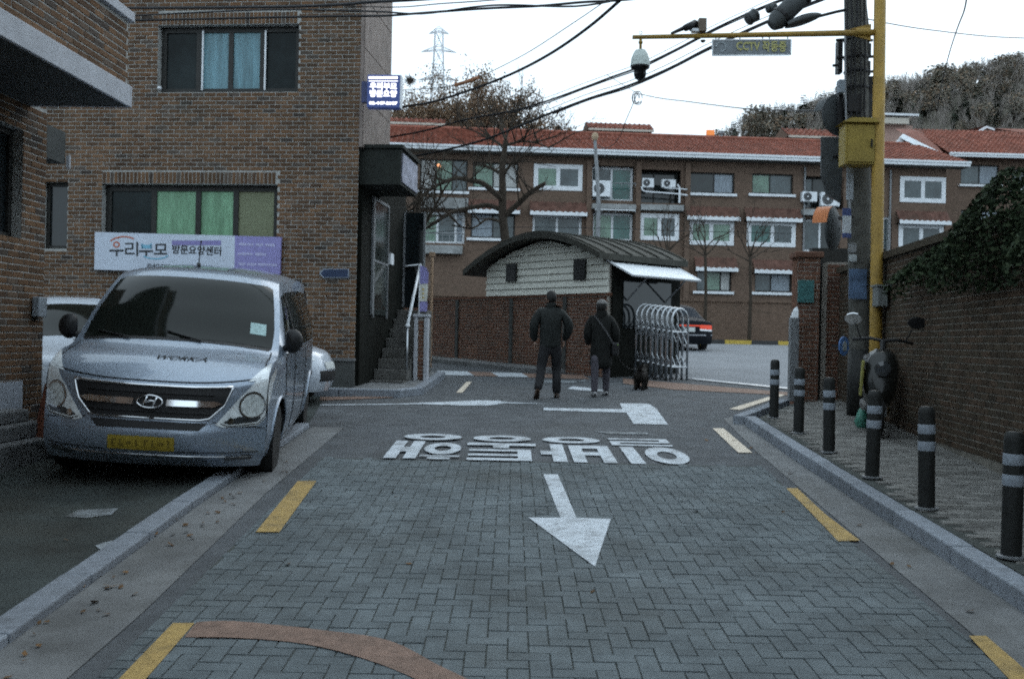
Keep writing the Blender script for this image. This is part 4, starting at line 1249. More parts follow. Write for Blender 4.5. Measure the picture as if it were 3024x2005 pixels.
mb = MB(); p = FA.hit(2130, 408, YR); mb.tube([(p[0], YR, p[1] - 0.3), (p[0], YR, p[1] + 0.25)], 0.1, 8); mb.tube([(p[0], YR, p[1] + 0.25), (p[0], YR, p[1] + 0.4)], 0.2, 8); mb.build('roof_vent', GREYM, apt)

# ------------------------------------------------------------------ air conditioners on the block
def aircon(x0, y0, x1, y1, label, ly=-0.35):
    a, b = FA.hit(x0, y1, ly), FA.hit(x1, y0, ly)
    t = thing('air_conditioner', label, 'air conditioner', FA.world(a[0], ly, a[1]), FA.th, 'air conditioner units on the apartment block')
    wd, ht = b[0] - a[0], b[1] - a[1]
    mb = MB(); mb.box(0, wd, 0, 0.32, 0, ht); mb.build('casing', WHITE, t, bevel=0.03)
    r = min(wd * 0.3, ht * 0.42)
    cx = wd * 0.36
    Mx = Matrix.Translation((cx, -0.005, ht * 0.5)) @ Matrix.Rotation(math.pi / 2, 4, 'X')
    mb = MB(); mb.lathe([(r, 0), (r, 0.012), (r * 0.9, 0.02)], 18, Mx); g = mb.build('fan_grille', MATS['grille_grey'], t)
    mb = MB()
    for k in range(10):
        a_ = math.pi * 2 * k / 10
        mb.tube([(cx + r * .2 * math.cos(a_), -0.03, ht * .5 + r * .2 * math.sin(a_)), (cx + r * .9 * math.cos(a_ + .4), -0.03, ht * .5 + r * .9 * math.sin(a_ + .4))], 0.01, 4)
    mb.build('grille_spokes', BLACK, g, kind='stuff')
    mb = MB(); mb.lathe([(r * 0.2, 0.02), (r * 0.2, 0.035)], 10, Mx); mb.build('hub', WHITE, g)
    for xx in (0.08, wd - 0.12):
        mb = MB(); mb.box(xx, xx + 0.04, -0.02, 0.34, -0.05, -0.002); mb.build('bracket', GREYM, t)
    return t
mat('grille_grey', (0.1, 0.105, 0.11), 0.6)
aircon(1750, 534, 1804, 580, 'large white air conditioner below the teal balcony door')
aircon(1897, 527, 1932, 553, 'white air conditioner on the left of the pair in the dark bay')
aircon(1955, 531, 1996, 553, 'white air conditioner on the right of the pair in the dark bay')
aircon(2369, 567, 2414, 595, 'narrow white air conditioner left of the utility pole')
aircon(2424, 569, 2481, 608, 'large white air conditioner partly behind the utility pole')
pipe = thing('coolant_pipe', 'white insulated pipe looping from the pair of air conditioners', 'pipe')
def fa(px, py, ly=-0.3): p = FA.hit(px, py, ly); return FA.world(p[0], ly, p[1])
mb = MB(); mb.tube([fa(1894, 552), fa(1897, 562), fa(1906, 566), fa(2000, 573), fa(2030, 577)], 0.05, 5); mb.build('lower_run', WHITE, pipe)
mb = MB(); mb.tube([fa(2000, 545), fa(2007, 555), fa(2006, 600)], 0.06, 5); mb.build('down_run', WHITE, pipe)
mb = MB(); mb.tube([fa(1960, 555), fa(2030, 560)], 0.035, 5); mb.build('upper_run', WHITE, pipe)

# ------------------------------------------------------------------ second block on the right, pale building behind
F2 = Frame(at(2790, 700, 63.0), 0.03); F2.loc.z = 0
ap2 = thing('apartment_block', 'further red-roofed brick block with white gable boards at the right', 'building', F2.loc, F2.th)
zg2 = F2.hit(2800, 466)[1]
h1, h2 = hole(F2, 2838, 486, 2950, 547), hole(F2, 2838, 620, 2950, 690)
h3 = hole(F2, 2990, 500, 3080, 560)
w = MB(); wall_mesh(w, 0, 14, 1.5, zg2, [h1, h2, h3], 0, 0.3); w.quad((0, 9, 1.5), (0, 0, 1.5), (0, 0, zg2), (0, 9, zg2)); w.build('wall', BRICKFAR, ap2)
for h in (h1, h2, h3):
    o = window(ap2, *h, 0.12, (0.5,), [PGr, PBl], DARKF, 0.08)
    mb = MB(); mb.box(h[0] - 0.15, h[1] + 0.15, -0.2, -0.003, h[2] - 0.15, h[2] - 0.02); mb.build('sill', WHITE, o)
zr2 = F2.hit(2900, 388, 4.4)[1]
tiled_roof(ap2, -0.2, 14, -0.8, zg2 + 0.1, 4.4, zr2)
mb = MB(); mb.box(-0.2, 14, -0.98, -0.81, zg2 - 0.1, zg2 + 0.14); mb.box(-0.2, 14, -1.04, -0.981, zg2 + 0.04, zg2 + 0.16); mb.build('gutter', WHITE, ap2)
mb = MB(); mb.quad((-0.2, 4.4, zr2), (14, 4.4, zr2), (14, 9, zg2), (-0.2, 9, zg2)); mb.build('rear_roof', ROOFT, ap2)
mb = MB(); mb.add([(0, 0, zg2), (0, 4.4, zr2), (0, 9, zg2)], [(0, 1, 2)]); mb.build('gable', BRICKFAR, ap2)
# its gable facing left, drawn out over the neighbour's roof with white barge boards
pk = F2.hit(2668, 396, 1.6); pl = F2.hit(2637, 430, 1.6); pr = F2.hit(2789, 456, -0.9)
A_, B_, C_ = (pl[0], 1.6, pl[1]), (pk[0], 1.6, pk[1]), (pr[0], -0.9, pr[1])
def board(p, q, wd=0.34, th_=0.12):
    p, q = Vector(p), Vector(q)
    u = (q - p).normalized(); nrm = Vector((0, -1, 0)); s = u.cross(nrm).normalized()
    if s.z > 0: s = -s
    v = [p, q, q + s * wd, p + s * wd]
    mb = MB(); mb.add(v + [x + Vector((0, th_, 0)) for x in v], [(0, 1, 2, 3), (7, 6, 5, 4), (0, 4, 5, 1), (1, 5, 6, 2), (2, 6, 7, 3), (3, 7, 4, 0)])
    return mb.build('barge_board', WHITE, ap2)
board(A_, B_); board(B_, C_)
mb = MB(); mb.add([B_, C_, (0.4, 4.4, zr2), (B_[0] + 0.6, 4.4, zr2)], [(0, 1, 2, 3)]); mb.build('gable_roof', ROOFT, ap2)
mb = MB(); mb.add([A_, (A_[0], 1.9, A_[2] - 2), (C_[0], 1.9, A_[2] - 2.5), (C_[0], 1.9, C_[2]), (B_[0], 1.9, B_[2] - 0.1)], [(0, 1, 2, 3, 4)]); mb.build('gable_wall', BRICKFAR, ap2)
p0, p1 = F2.hit(2691, 421, 1.5), F2.hit(2695, 438, 1.5)
mb = MB(); mb.box(p0[0], p1[0], 1.4, 1.5, p1[1], p0[1]); mb.build('gable_strut', WHITE, ap2)
# small gable further back on the same roof
F3 = Frame(at(2912, 400, 69.5), 0.03)
sg = thing('roof_gable', 'small white-edged gable peeping over the right-hand red roof', 'dormer', F3.loc, F3.th)
q = [F3.hit(*c) for c in ((2892, 388), (2913, 376), (2936, 384))]
for a, b in ((q[0], q[1]), (q[1], q[2])):
    mb = MB(); mb.tube([(a[0], 0, a[1]), (b[0], 0, b[1])], 0.1, 4); mb.build('barge_board', WHITE, sg)
mb = MB(); mb.add([(q[0][0], 0.05, q[0][1]), (q[1][0], 0.05, q[1][1]), (q[2][0], 0.05, q[2][1]), (q[2][0], 0.05, -1.2), (q[0][0], 0.05, -1.2)], [(0, 4, 3, 2, 1)]); mb.build('gable_face', BRICKFAR, sg)
e = F3.hit(3060, 372, 3)
mb = MB(); mb.add([(q[1][0], 0, q[1][1] + 0.1), (q[2][0], 0, q[2][1] + 0.1), (9, 0, q[2][1] - 0.8), (9, 4, 1.4), (q[1][0], 4, 1.1)], [(0, 1, 2, 3, 4)]); mb.build('roof', ROOFT, sg)
# pale house behind
F4 = Frame(at(2640, 430, 85.0), 0.05)
ph = thing('pale_house', 'pale pink house with cream rooftop balcony behind the red roofs', 'house', (F4.loc.x, F4.loc.y, gz(85)), F4.th)
F4 = Frame((F4.loc.x, F4.loc.y, gz(85)), 0.05)
a, b = F4.hit(2560, 430), F4.hit(2695, 372)
mb = MB(); mb.box(a[0], b[0], 0, 6, 0, b[1]); mb.build('wall', mat('pale_pink', (0.36, 0.24, 0.2), 0.85, var=0.15, scale=0.5), ph)
CRM = mat('cream_render', (0.55, 0.51, 0.44), 0.8, var=0.12, scale=0.6)
c0, c1 = F4.hit(2556, 371, -0.6), F4.hit(2685, 349, -0.6)
mb = MB(); mb.box(c0[0], c1[0], -0.6, 5, b[1] + 0.002, c1[1]); mb.build('balcony_wall', CRM, ph)
c2, c3 = F4.hit(2550, 347, -0.8), F4.hit(2714, 337, -0.8)
mb = MB(); mb.box(c2[0], c3[0], -0.8, 5.5, c1[1] + 0.15, c3[1]); mb.build('roof_slab', WHITE, ph)
for px_ in (2560, 2688):
    x = F4.hit(px_, 350, -0.5)[0]; mb = MB(); mb.box(x - 0.12, x + 0.12, -0.55, -0.35, c1[1], c1[1] + 0.15); mb.build('column', CRM, ph)

# brick estate wall across the inner road
ew = thing('estate_wall', 'ivy-stained brick wall beyond the road where the black sedan stands', 'wall', (0, 39.2, 0), 0.0)
FE = Frame((0, 39.2, 0), 0)
zt = FE.hit(2200, 893)[1]
mb = MB(); mb.box(-8, 26, 0, 0.3, 1.4, zt); mb.build('wall', BRICKFAR, ew)
mb = MB(); mb.box(-8, 26, -0.06, 0.36, zt + 0.002, zt + 0.1); mb.build('coping', BRICKFAR, ew)
FFW = thing('footway', None, None); FFW['kind'] = 'structure'
mb = MB(); mb.box(-8, 28, 37.6, 39.3, 1.4, gz(37.5) + 0.145); mb.build('footway_slab', mat('footway_earth', (0.2, 0.16, 0.12), 0.9, var=0.3, scale=1.5), FFW)

# ------------------------------------------------------------------ vehicles
def interp(keys, s):
    s = max(0.0, min(len(keys) - 1.0, s))
    i = min(int(s), len(keys) - 2)
    t = s - i
    g = lambda k: keys[max(0, min(len(keys) - 1, k))]
    p0, p1, p2, p3 = g(i - 1), g(i), g(i + 1), g(i + 2)
    out = []
    for a, b, c, d in zip(p0, p1, p2, p3):
        m1, m2 = (c - a) / 2, (d - b) / 2
        if (b - a) * (c - b) <= 0: m1 = 0
        if (c - b) * (d - c) <= 0: m2 = 0
        h = t * t * (3 - 2 * t)
        out.append(b + (c - b) * h + m1 * (t ** 3 - 2 * t * t + t) + m2 * (t ** 3 - t * t))
    return out
class Body:
    """car body: a strip swept over nose, bonnet, screen, roof and tail, and two side panels below its edges"""
    def __init__(s, keys, i0, i1, L, Wd, belt, zb, wheels, wr):
        s.k, s.i0, s.i1, s.L, s.W, s.belt, s.zb, s.wheels, s.wr = keys, i0, i1, L, Wd, belt, zb, wheels, wr
        s.edge = [interp(keys, i0 + (i1 - i0) * j / 90) for j in range(91)]
    def strip(s, q, r):
        cx, cz, ex, ey, ez, p = interp(s.k, q)
        a = abs(r)
        return Vector((cx + (ex - cx) * a ** p, -ey * r, cz + (ez - cz) * a ** p))
    def top(s, x):
        e = s.edge
        for a, b in zip(e, e[1:]):
            if a[2] <= x <= b[2] and b[2] > a[2]:
                t = (x - a[2]) / (b[2] - a[2])
                return a[3] + (b[3] - a[3]) * t, a[4] + (b[4] - a[4]) * t
        return (e[0][3], e[0][4]) if x < e[0][2] else (e[-1][3], e[-1][4])
    def side(s, x, z, sgn=1):
        ey, zt = s.top(x)
        e0, e1 = s.edge[0], s.edge[-1]
        sm = lambda t: max(0, min(1, t)) ** 0.6
        w = min(e0[3] + (s.W - e0[3]) * sm((x - e0[2]) / 0.7), e1[3] + (s.W - e1[3]) * sm((e1[2] - x) / 0.6))
        zbelt = min(s.belt, zt - 0.14)
        if z > zbelt:
            t = (z - zbelt) / max(1e-6, zt - zbelt)
            y = w + (ey - w) * t ** 1.5
        else:
            t = (zbelt - z) / (zbelt - s.zb)
            y = w * (1 + 0.012 * math.sin(t * math.pi) - 0.035 * max(0, t - 0.7) / 0.3)
        return Vector((x, -sgn * y, z))
    def nose_s(s, z, lo=0, hi=6):
        for _ in range(40):
            m = (lo + hi) / 2
            if interp(s.k, m)[1] < z: lo = m
            else: hi = m
        return lo
    def nose(s, y, z, hi=6):
        q = s.nose_s(z, 0, hi)
        return s.strip(q, y / interp(s.k, q)[3])
    def tail(s, y, z, lo, hi):
        for _ in range(40):
            m = (lo + hi) / 2
            if interp(s.k, m)[1] > z: lo = m
            else: hi = m
        return s.strip(lo, y / interp(s.k, lo)[3])
    def build(s, parent, paint, nr=24, ns=8):
        mb = MB()
        n = (len(s.k) - 1) * ns
        mb.grid([[s.strip(i / ns, -1 + 2 * j / nr) for j in range(nr + 1)] for i in range(n + 1)])
        o = mb.build('body', paint, parent, smooth=True)
        xs = [e[2] for e in s.edge]
        cols = []
        xprev = None
        NX = int(s.L / 0.045)
        xa, xb = s.edge[0][2], s.edge[-1][2]
        for sgn in (1, -1):
            bm = bmesh.new()
            R = 22
            grid = []
            for i in range(NX + 1):
                x = xa + (xb - xa) * i / NX
                zt = s.top(x)[1]
                grid.append([bm.verts.new(s.side(x, s.zb + (zt - s.zb) * j / R, sgn)) for j in range(R + 1)])
            kill = set()
            for i in range(NX):
                for j in range(R):
                    q = (grid[i][j], grid[i + 1][j], grid[i + 1][j + 1], grid[i][j + 1])
                    c = sum((v.co for v in q), Vector()) / 4
                    f = bm.faces.new(q)
                    for (wx, wz) in s.wheels:
                        if (c.x - wx) ** 2 + (c.z - wz) ** 2 < s.wr ** 2: kill.add(f)
            edge_v = {v for f in kill for v in f.verts}
            bmesh.ops.delete(bm, geom=list(kill), context='FACES')
            for v in bm.verts:
                if v in edge_v and v.is_valid:
                    for (wx, wz) in s.wheels:
                        d = math.hypot(v.co.x - wx, v.co.z - wz)
                        if d < s.wr * 1.25 and d > 1e-6:
                            k = s.wr / d
                            v.co = s.side(wx + (v.co.x - wx) * k, max(s.zb, wz + (v.co.z - wz) * k), sgn)
            for f in bm.faces: f.smooth = True
            me = bpy.data.meshes.new('side_panel'); bm.to_mesh(me); bm.free(); me.materials.append(paint)
            piece('side_panel', me, parent, (0, 0, 0))
        return o
def patch(fn, poly, m, name, parent, off=0.004, n=10, smooth=True, rim=0.0):
    """a piece cut to an outline and laid onto a curved surface fn(u, v)"""
    bm = bmesh.new()
    vs_ = [bm.verts.new((u, v, 0)) for u, v in poly]
    bm.faces.new(vs_)
    us, ws = [p[0] for p in poly], [p[1] for p in poly]
    for k in range(1, n):
        for (co, no) in (((min(us) + (max(us) - min(us)) * k / n, 0, 0), (1, 0, 0)), ((0, min(ws) + (max(ws) - min(ws)) * k / n, 0), (0, 1, 0))):
            bmesh.ops.bisect_plane(bm, geom=bm.verts[:] + bm.edges[:] + bm.faces[:], plane_co=co, plane_no=no, dist=1e-6)
    h = 1e-3
    ctr = Vector((2.4, 0, 0.7))
    for v in bm.verts:
        u, w = v.co.x, v.co.y
        p = fn(u, w)
        nrm = (fn(u + h, w) - p).cross(fn(u, w + h) - p)
        nrm = nrm.normalized() if nrm.length > 1e-12 else Vector((0, 0, 1))
        if nrm.dot(p - ctr) < 0: nrm = -nrm
        v.co = p + nrm * off
    for f in bm.faces: f.smooth = smooth
    me = bpy.data.meshes.new(name); bm.to_mesh(me); bm.free(); me.materials.append(m)
    return piece(name, me, parent, (0, 0, 0))
def line_on(fn, pts, r, m, name, parent, n=6, seg=6, off=0.0):
    out = []
    ctr = Vector((2.4, 0, 0.7)); h = 1e-3
    for a, b in zip(pts, pts[1:]):
        for k in range(seg):
            t = k / seg; u, w = a[0] + (b[0] - a[0]) * t, a[1] + (b[1] - a[1]) * t
            out.append((u, w))
    out.append(pts[-1])
    P = []
    for u, w in out:
        p = fn(u, w)
        if off:
            nrm = (fn(u + h, w) - p).cross(fn(u, w + h) - p).normalized()
            if nrm.dot(p - ctr) < 0: nrm = -nrm
            p = p + nrm * off
        P.append(p)
    mb = MB(); mb.tube(P, r, n); return mb.build(name, m, parent, smooth=True)
def wheel(parent, x, y, r, wd, sgn, rimm):
    M = Matrix.Translation((x, y, r)) @ Matrix.Rotation(-sgn * math.pi / 2, 4, 'X')
    mb = MB(); mb.lathe([(r * 0.62, -wd / 2), (r * 0.95, -wd / 2), (r, -wd / 4), (r, wd / 4), (r * 0.95, wd / 2), (r * 0.62, wd / 2), (r * 0.6, wd * 0.3)], 28, M)
    t = mb.build('wheel', RUBBER, parent, smooth=True, sharp=35)
    mb = MB(); mb.lathe([(r * 0.6, wd * 0.2), (r * 0.58, wd * 0.42), (r * 0.2, wd * 0.36), (0.0, wd * 0.4)], 24, M); mb.build('rim', rimm, t, smooth=True, sharp=35)
    for k in range(6):
        a = k * math.pi / 3
        Q = M @ Matrix.Rotation(a, 4, 'Z')
        mb = MB(); mb.box(r * 0.15, r * 0.56, -r * 0.05, r * 0.05, wd * 0.4, wd * 0.46, M=Q); mb.build('spoke', rimm, t)
SILVER = mat('silver_paint', (0.29, 0.345, 0.42), 0.34, 0.55, var=0.06, scale=60, coat=0.7, spec=0.5)
ALLOY = mat('alloy', (0.4, 0.42, 0.44), 0.35, 0.8, var=0.1)
LAMPG = mat('lamp_glass', (0.78, 0.82, 0.84), 0.14, 0.2, var=0.3, scale=22, coat=1.0)
mat('lamp_lens', (0.62, 0.66, 0.66), 0.2, 0.15, var=0.45, scale=30, coat=1.0)
LAMPD = mat('lamp_dark', (0.05, 0.055, 0.06), 0.1, 0.3, var=0.4, scale=10, coat=1.0)
SEAM = mat('seam', (0.01, 0.01, 0.011), 0.8, var=0)
GRILLE = mat('grille_black', (0.012, 0.012, 0.013), 0.5, var=0)
SCREEN = mat('windscreen', (0.01, 0.012, 0.01), 0.07, var=0.0, spec=0.28)

VK = [(.16, .20, .38, .86, .20, 3.0), (.03, .32, .35, .90, .32, 3.2), (.0, .47, .345, .905, .47, 3.4), (.035, .58, .345, .905, .58, 3.4), (.06, .70, .345, .90, .70, 3.2), (.085, .82, .35, .90, .84, 3.0),
      (.14, .90, .40, .895, .97, 2.8), (.44, 1.05, .64, .90, 1.06, 2.5), (.86, 1.19, 1.02, .895, 1.13, 2.2), (1.28, 1.50, 1.44, .84, 1.45, 2.2), (1.66, 1.765, 1.86, .77, 1.72, 2.4), (2.05, 1.865, 2.2, .75, 1.79, 3.0),
      (3.3, 1.915, 3.3, .745, 1.83, 3.2), (4.6, 1.88, 4.6, .745, 1.80, 3.2), (4.95, 1.79, 4.9, .76, 1.73, 3.2), (5.06, 1.45, 4.99, .83, 1.42, 4), (5.1, 1.05, 5.0, .885, 1.05, 5), (5.12, .6, 5.0, .885, .6, 5), (5.08, .28, 5.0, .87, .28, 5)]
van = thing('van', 'silver minivan with yellow number plate parked half on the kerb', 'van')
van.matrix_world = Matrix.Translation((-2.97, 8.08, 0.325)) @ Matrix.Rotation(math.radians(97.0), 4, 'Z') @ Matrix.Rotation(-0.043, 4, 'Y') @ Matrix.Rotation(0.05, 4, 'X')
WX = [(0.95, 0.335), (4.15, 0.335)]
V = Body(VK, 6, 14, 5.1, 0.955, 1.08, 0.26, WX, 0.40)
body = V.build(van, SILVER)
# fill the strip edge of the nose down to the sill: the corner between strip and side
mb = MB(); mb.box(0.45, 4.9, -0.80, 0.80, 0.2, 1.0); mb.build('underbody', BLACK, van)
for (x, z) in WX:
    for sgn in (1, -1):
        wheel(van, x, -sgn * 0.83, 0.335, 0.22, sgn, ALLOY)
S_ = V.strip
patch(S_, [(8.1, -.93), (8.1, .93), (8.6, .945), (9.85, .93), (9.97, .86), (9.97, -.86), (9.85, -.93), (8.6, -.945)], SCREEN, 'windscreen', van, 0.005, 16)
patch(S_, [(8.0, -.90), (8.0, .90), (8.095, .93), (8.095, -.93)], BLACK, 'cowl', van, 0.004, 8)
patch(S_, [(8.42, .70), (8.42, .86), (8.70, .86), (8.70, .70)], mat('permit_card', (0.35, 0.5, 0.5), 0.6, var=0.3, scale=40), 'permit_sticker', van, 0.008, 3)
for r0 in (-0.45, 0.25):
    line_on(S_, [(8.02, r0), (8.25, r0 - 0.35)], 0.008, BLACK, 'wiper', van, off=0.015)
# bonnet shut line
line_on(S_, [(5.93, -0.93), (5.93, 0.93)], 0.007, SEAM, 'bonnet_seam', van, seg=24, off=0.001)
for sg_ in (-1, 1):
    line_on(S_, [(5.93, .93 * sg_), (6.4, .95 * sg_), (7.2, .93 * sg_), (7.95, .93 * sg_)], 0.006, SEAM, 'bonnet_seam', van, off=0.001)
N_ = V.nose
gr = patch(N_, [(-.46, .615), (-.40, .60), (.40, .60), (.46, .615), (.57, .72), (.63, .855), (-.63, .855), (-.57, .72)], GRILLE, 'grille', van, 0.006, 12)
line_on(N_, [(-.63, .857), (.63, .857)], 0.011, CHROME, 'grille_trim', gr, seg=20, off=0.008)
for sg_ in (-1, 1):
    line_on(N_, [(.63 * sg_, .857), (.575 * sg_, .72), (.47 * sg_, .612), (.40 * sg_, .598), (0, .597)], 0.008, CHROME, 'grille_trim', gr, seg=8, off=0.008)
    patch(N_, [(sg_ * .13, .70), (sg_ * .13, .752), (sg_ * .50, .752), (sg_ * .56, .735), (sg_ * .50, .705)], CHROME, 'grille_bar', gr, 0.022, 8)
for z in (.65, .8):
    line_on(N_, [(-.5, z), (.5, z)], 0.006, BLACK, 'grille_slat', gr, seg=14, off=0.01)
# round oval emblem with slanted H
ring = [(0.1 * math.cos(2 * math.pi * k / 28), .727 + 0.05 * math.sin(2 * math.pi * k / 28)) for k in range(28)]
em = line_on(N_, ring + ring[:1], 0.008, CHROME, 'emblem', van, seg=2, off=0.03)
patch(N_, [(a * 0.95, .727 + (b - .727) * 0.95) for a, b in ring], GRILLE, 'emblem_back', em, 0.024, 4)
for pts in ([(-.055, .69), (-.022, .768)], [(.022, .686), (.055, .764)], [(-.038, .722), (.0, .735), (.038, .732)]):
    line_on(N_, pts, 0.009, CHROME, 'emblem_letter', em, seg=3, off=0.032)
patch(N_, [(-.40, .515), (.40, .515), (.46, .575), (-.46, .575)], GRILLE, 'lower_intake', van, 0.006, 10)
PLATE = mat('plate_yellow', (0.34, 0.25, 0.035), 0.5, var=0.12, scale=12)
pl = patch(N_, [(-.30, .345), (.22, .345), (.22, .455), (-.30, .455)], PLATE, 'number_plate', van, 0.016, 6)
rg = random.Random(2)
PMK = mat('plate_ink', (0.17, 0.125, 0.022), 0.6, var=0)
for k in range(8):
    u = -.265 + k * .058 + (0.02 if k > 3 else 0)
    sh_ = ([(0, .37), (.034, .37), (.034, .385), (.012, .385), (.012, .43), (0, .43)], [(0, .37), (.012, .37), (.012, .415), (.034, .415), (.034, .43), (0, .43)], [(.008, .37), (.022, .37), (.022, .43), (.008, .43)], [(0, .39), (.034, .39), (.034, .41), (0, .41)])[(k * 3 + 1) % 4]
    patch(N_, [(u + a, b) for a, b in sh_], PMK, 'plate_mark', pl, 0.018, 1)
line_on(N_, [(-.78, .30), (.82, .30)], 0.006, CHROME, 'bumper_lip', van, seg=20, off=0.004)
line_on(N_, [(-.85, .335), (-.31, .335)], 0.004, SEAM, 'bumper_seam', van, seg=10, off=0.001)
line_on(N_, [(.23, .335), (.85, .335)], 0.004, SEAM, 'bumper_seam', van, seg=10, off=0.001)
line_on(N_, [(-.89, .535), (-.5, .585)], 0.004, SEAM, 'bumper_seam', van, seg=10, off=0.001)
line_on(N_, [(.89, .535), (.5, .585)], 0.004, SEAM, 'bumper_seam', van, seg=10, off=0.001)
for sg_ in (-1, 1):
    hl = patch(N_, [(sg_ * .52, .565), (sg_ * .58, .545), (sg_ * .84, .56), (sg_ * .892, .62), (sg_ * .895, .895), (sg_ * .82, .895), (sg_ * .70, .80)], LAMPG, 'headlight', van, 0.006, 12)
    def circ(cy, cz, r, m, nm, off, k=20): return patch(N_, [(sg_ * (cy + r * math.cos(2 * math.pi * i / k)), cz + r * 1.05 * math.sin(2 * math.pi * i / k)) for i in range(k)], m, nm, hl, off, 6)
    patch(N_, [(sg_ * .58, .585), (sg_ * .63, .57), (sg_ * .83, .59), (sg_ * .86, .63), (sg_ * .70, .635), (sg_ * .60, .60)], LAMPD, 'lamp_base', hl, 0.009, 6)
    circ(.785, .72, .101, LAMPD, 'lamp_ring', 0.009); circ(.785, .72, .097, CHROME, 'reflector', 0.011); circ(.785, .718, .086, MATS['lamp_lens'], 'lens', 0.014)
    circ(.635, .60, .024, CHROME, 'side_lamp', 0.013)
    line_on(N_, [(sg_ * .56, .575), (sg_ * .62, .553), (sg_ * .84, .573), (sg_ * .893, .64), (sg_ * .896, .89)], 0.005, SEAM, 'lamp_seal', hl, off=0.005)
    sd_ = lambda x, z, g=sg_: V.side(x, z, g)
    patch(sd_, [(.352, .66), (.40, .72), (.50, .88), (.70, 1.0), (.66, 1.02), (.46, .96), (.41, .92), (.352, .88)], LAMPG, 'headlight_tip', hl, 0.006, 8)
    patch(S_, [(5.80, sg_ * .83), (5.80, sg_ * .995), (6.5, sg_ * .995), (7.0, sg_ * .985), (6.6, sg_ * .93), (6.2, sg_ * .885)], LAMPG, 'headlight_tip', hl, 0.007, 8)
    fg = patch(N_, [(sg_ * .60, .265), (sg_ * .80, .275), (sg_ * .80, .315), (sg_ * .60, .305)], LAMPD, 'fog_lamp', van, 0.008, 4)
    # side glass, doors
    gl = patch(sd_, [(1.22, 1.15), (2.0, 1.14), (2.0, 1.67), (1.80, 1.64)], SCREEN, 'door_glass', van, 0.006, 10)
    patch(sd_, [(2.08, 1.14), (3.25, 1.13), (3.25, 1.70), (2.08, 1.675)], SCREEN, 'side_glass', van, 0.006, 10)
    patch(sd_, [(3.33, 1.13), (4.72, 1.14), (4.66, 1.66), (3.33, 1.70)], SCREEN, 'side_glass', van, 0.006, 10)
    patch(sd_, [(2.01, 1.12), (2.07, 1.12), (2.07, 1.69), (2.01, 1.68)], BLACK, 'pillar_trim', van, 0.006, 6)
    line_on(sd_, [(1.16, 1.12), (2.04, 1.105), (3.3, 1.10), (4.78, 1.115)], 0.009, CHROME, 'belt_moulding', van, seg=10, off=0.006)
    for pts in ([(1.33, .36), (1.22, .7), (1.18, 1.08)], [(2.04, .32), (2.04, 1.08)], [(3.30, .32), (3.29, 1.08)], [(1.40, .30), (3.7, .30)]):
        line_on(sd_, pts, 0.005, SEAM, 'door_seam', van, seg=8, off=0.001)
    for x in (1.86, 3.12):
        patch(sd_, [(x - .1, .93), (x + .1, .93), (x + .1, .965), (x - .1, .965)], CHROME, 'door_handle', van, 0.03, 3)
    # wheel arch lip
    for (wx, wz) in WX:
        line_on(sd_, [(wx + 0.405 * math.cos(a), wz + 0.405 * math.sin(a)) for a in [math.radians(-8 + 196 * k / 16) for k in range(17)]], 0.014, SILVER, 'arch_lip', van, seg=2, off=0.0)
    # mirror
    p = V.side(1.18, 1.15, sg_)
    mb = MB()
    rows = []
    for i in range(9):
        th = math.pi * i / 8
        rows.append([(p.x + 0.0 + 0.07 * math.cos(th), p.y - sg_ * (0.07 + 0.095 * math.sin(th) * max(-0.75, math.cos(f_))), p.z + 0.09 + 0.115 * math.sin(th) * math.sin(f_)) for f_ in [2 * math.pi * j / 14 for j in range(15)]])
    mb.grid(rows); mi = mb.build('wing_mirror', BLACK, van, smooth=True)
    mb = MB(); mb.tube([p + Vector((0, 0.02 * sg_, 0)), p + Vector((0, -0.05 * sg_, 0.05))], 0.03, 8); mb.build('mirror_arm', BLACK, mi, smooth=True)
    # tail lamp
    patch(sd_, [(4.86, .95), (4.985, .95), (4.985, 1.4), (4.93, 1.4)], mat('tail_red_' + ('a' if sg_ > 0 else 'b'), (0.3, 0.02, 0.02), 0.2, coat=1), 'tail_lamp', van, 0.01, 4)
mb = MB(); a = S_(11.2, -0.12); mb.tube([a, a + Vector((-0.03, 0, 0.03))], 0.02, 8); ba = mb.build('aerial', BLACK, van)
mb = MB(); mb.tube([a + Vector((-0.02, 0, 0.02)), a + Vector((0.03, 0, 0.27))], 0.006, 5); mb.build('aerial_mast', BLACK, ba)
# lettering on the bonnet
me = text_mesh('WORK人', 0.1, 0.0012, shear=0.4)
vx = [v.co.x for v in me.vertices]; vy = [v.co.y for v in me.vertices]
for v in me.vertices:
    u, w = (v.co.x - min(vx)) / (max(vx) - min(vx)), (v.co.y - min(vy)) / (max(vy) - min(vy))
    p = S_(6.98 + w * 0.26, -0.06 + u * 0.46)
    v.co = p + Vector((-0.003, 0, 0.006))
me.materials.clear(); me.materials.append(SEAM)
piece('bonnet_lettering', me, van, (0, 0, 0))

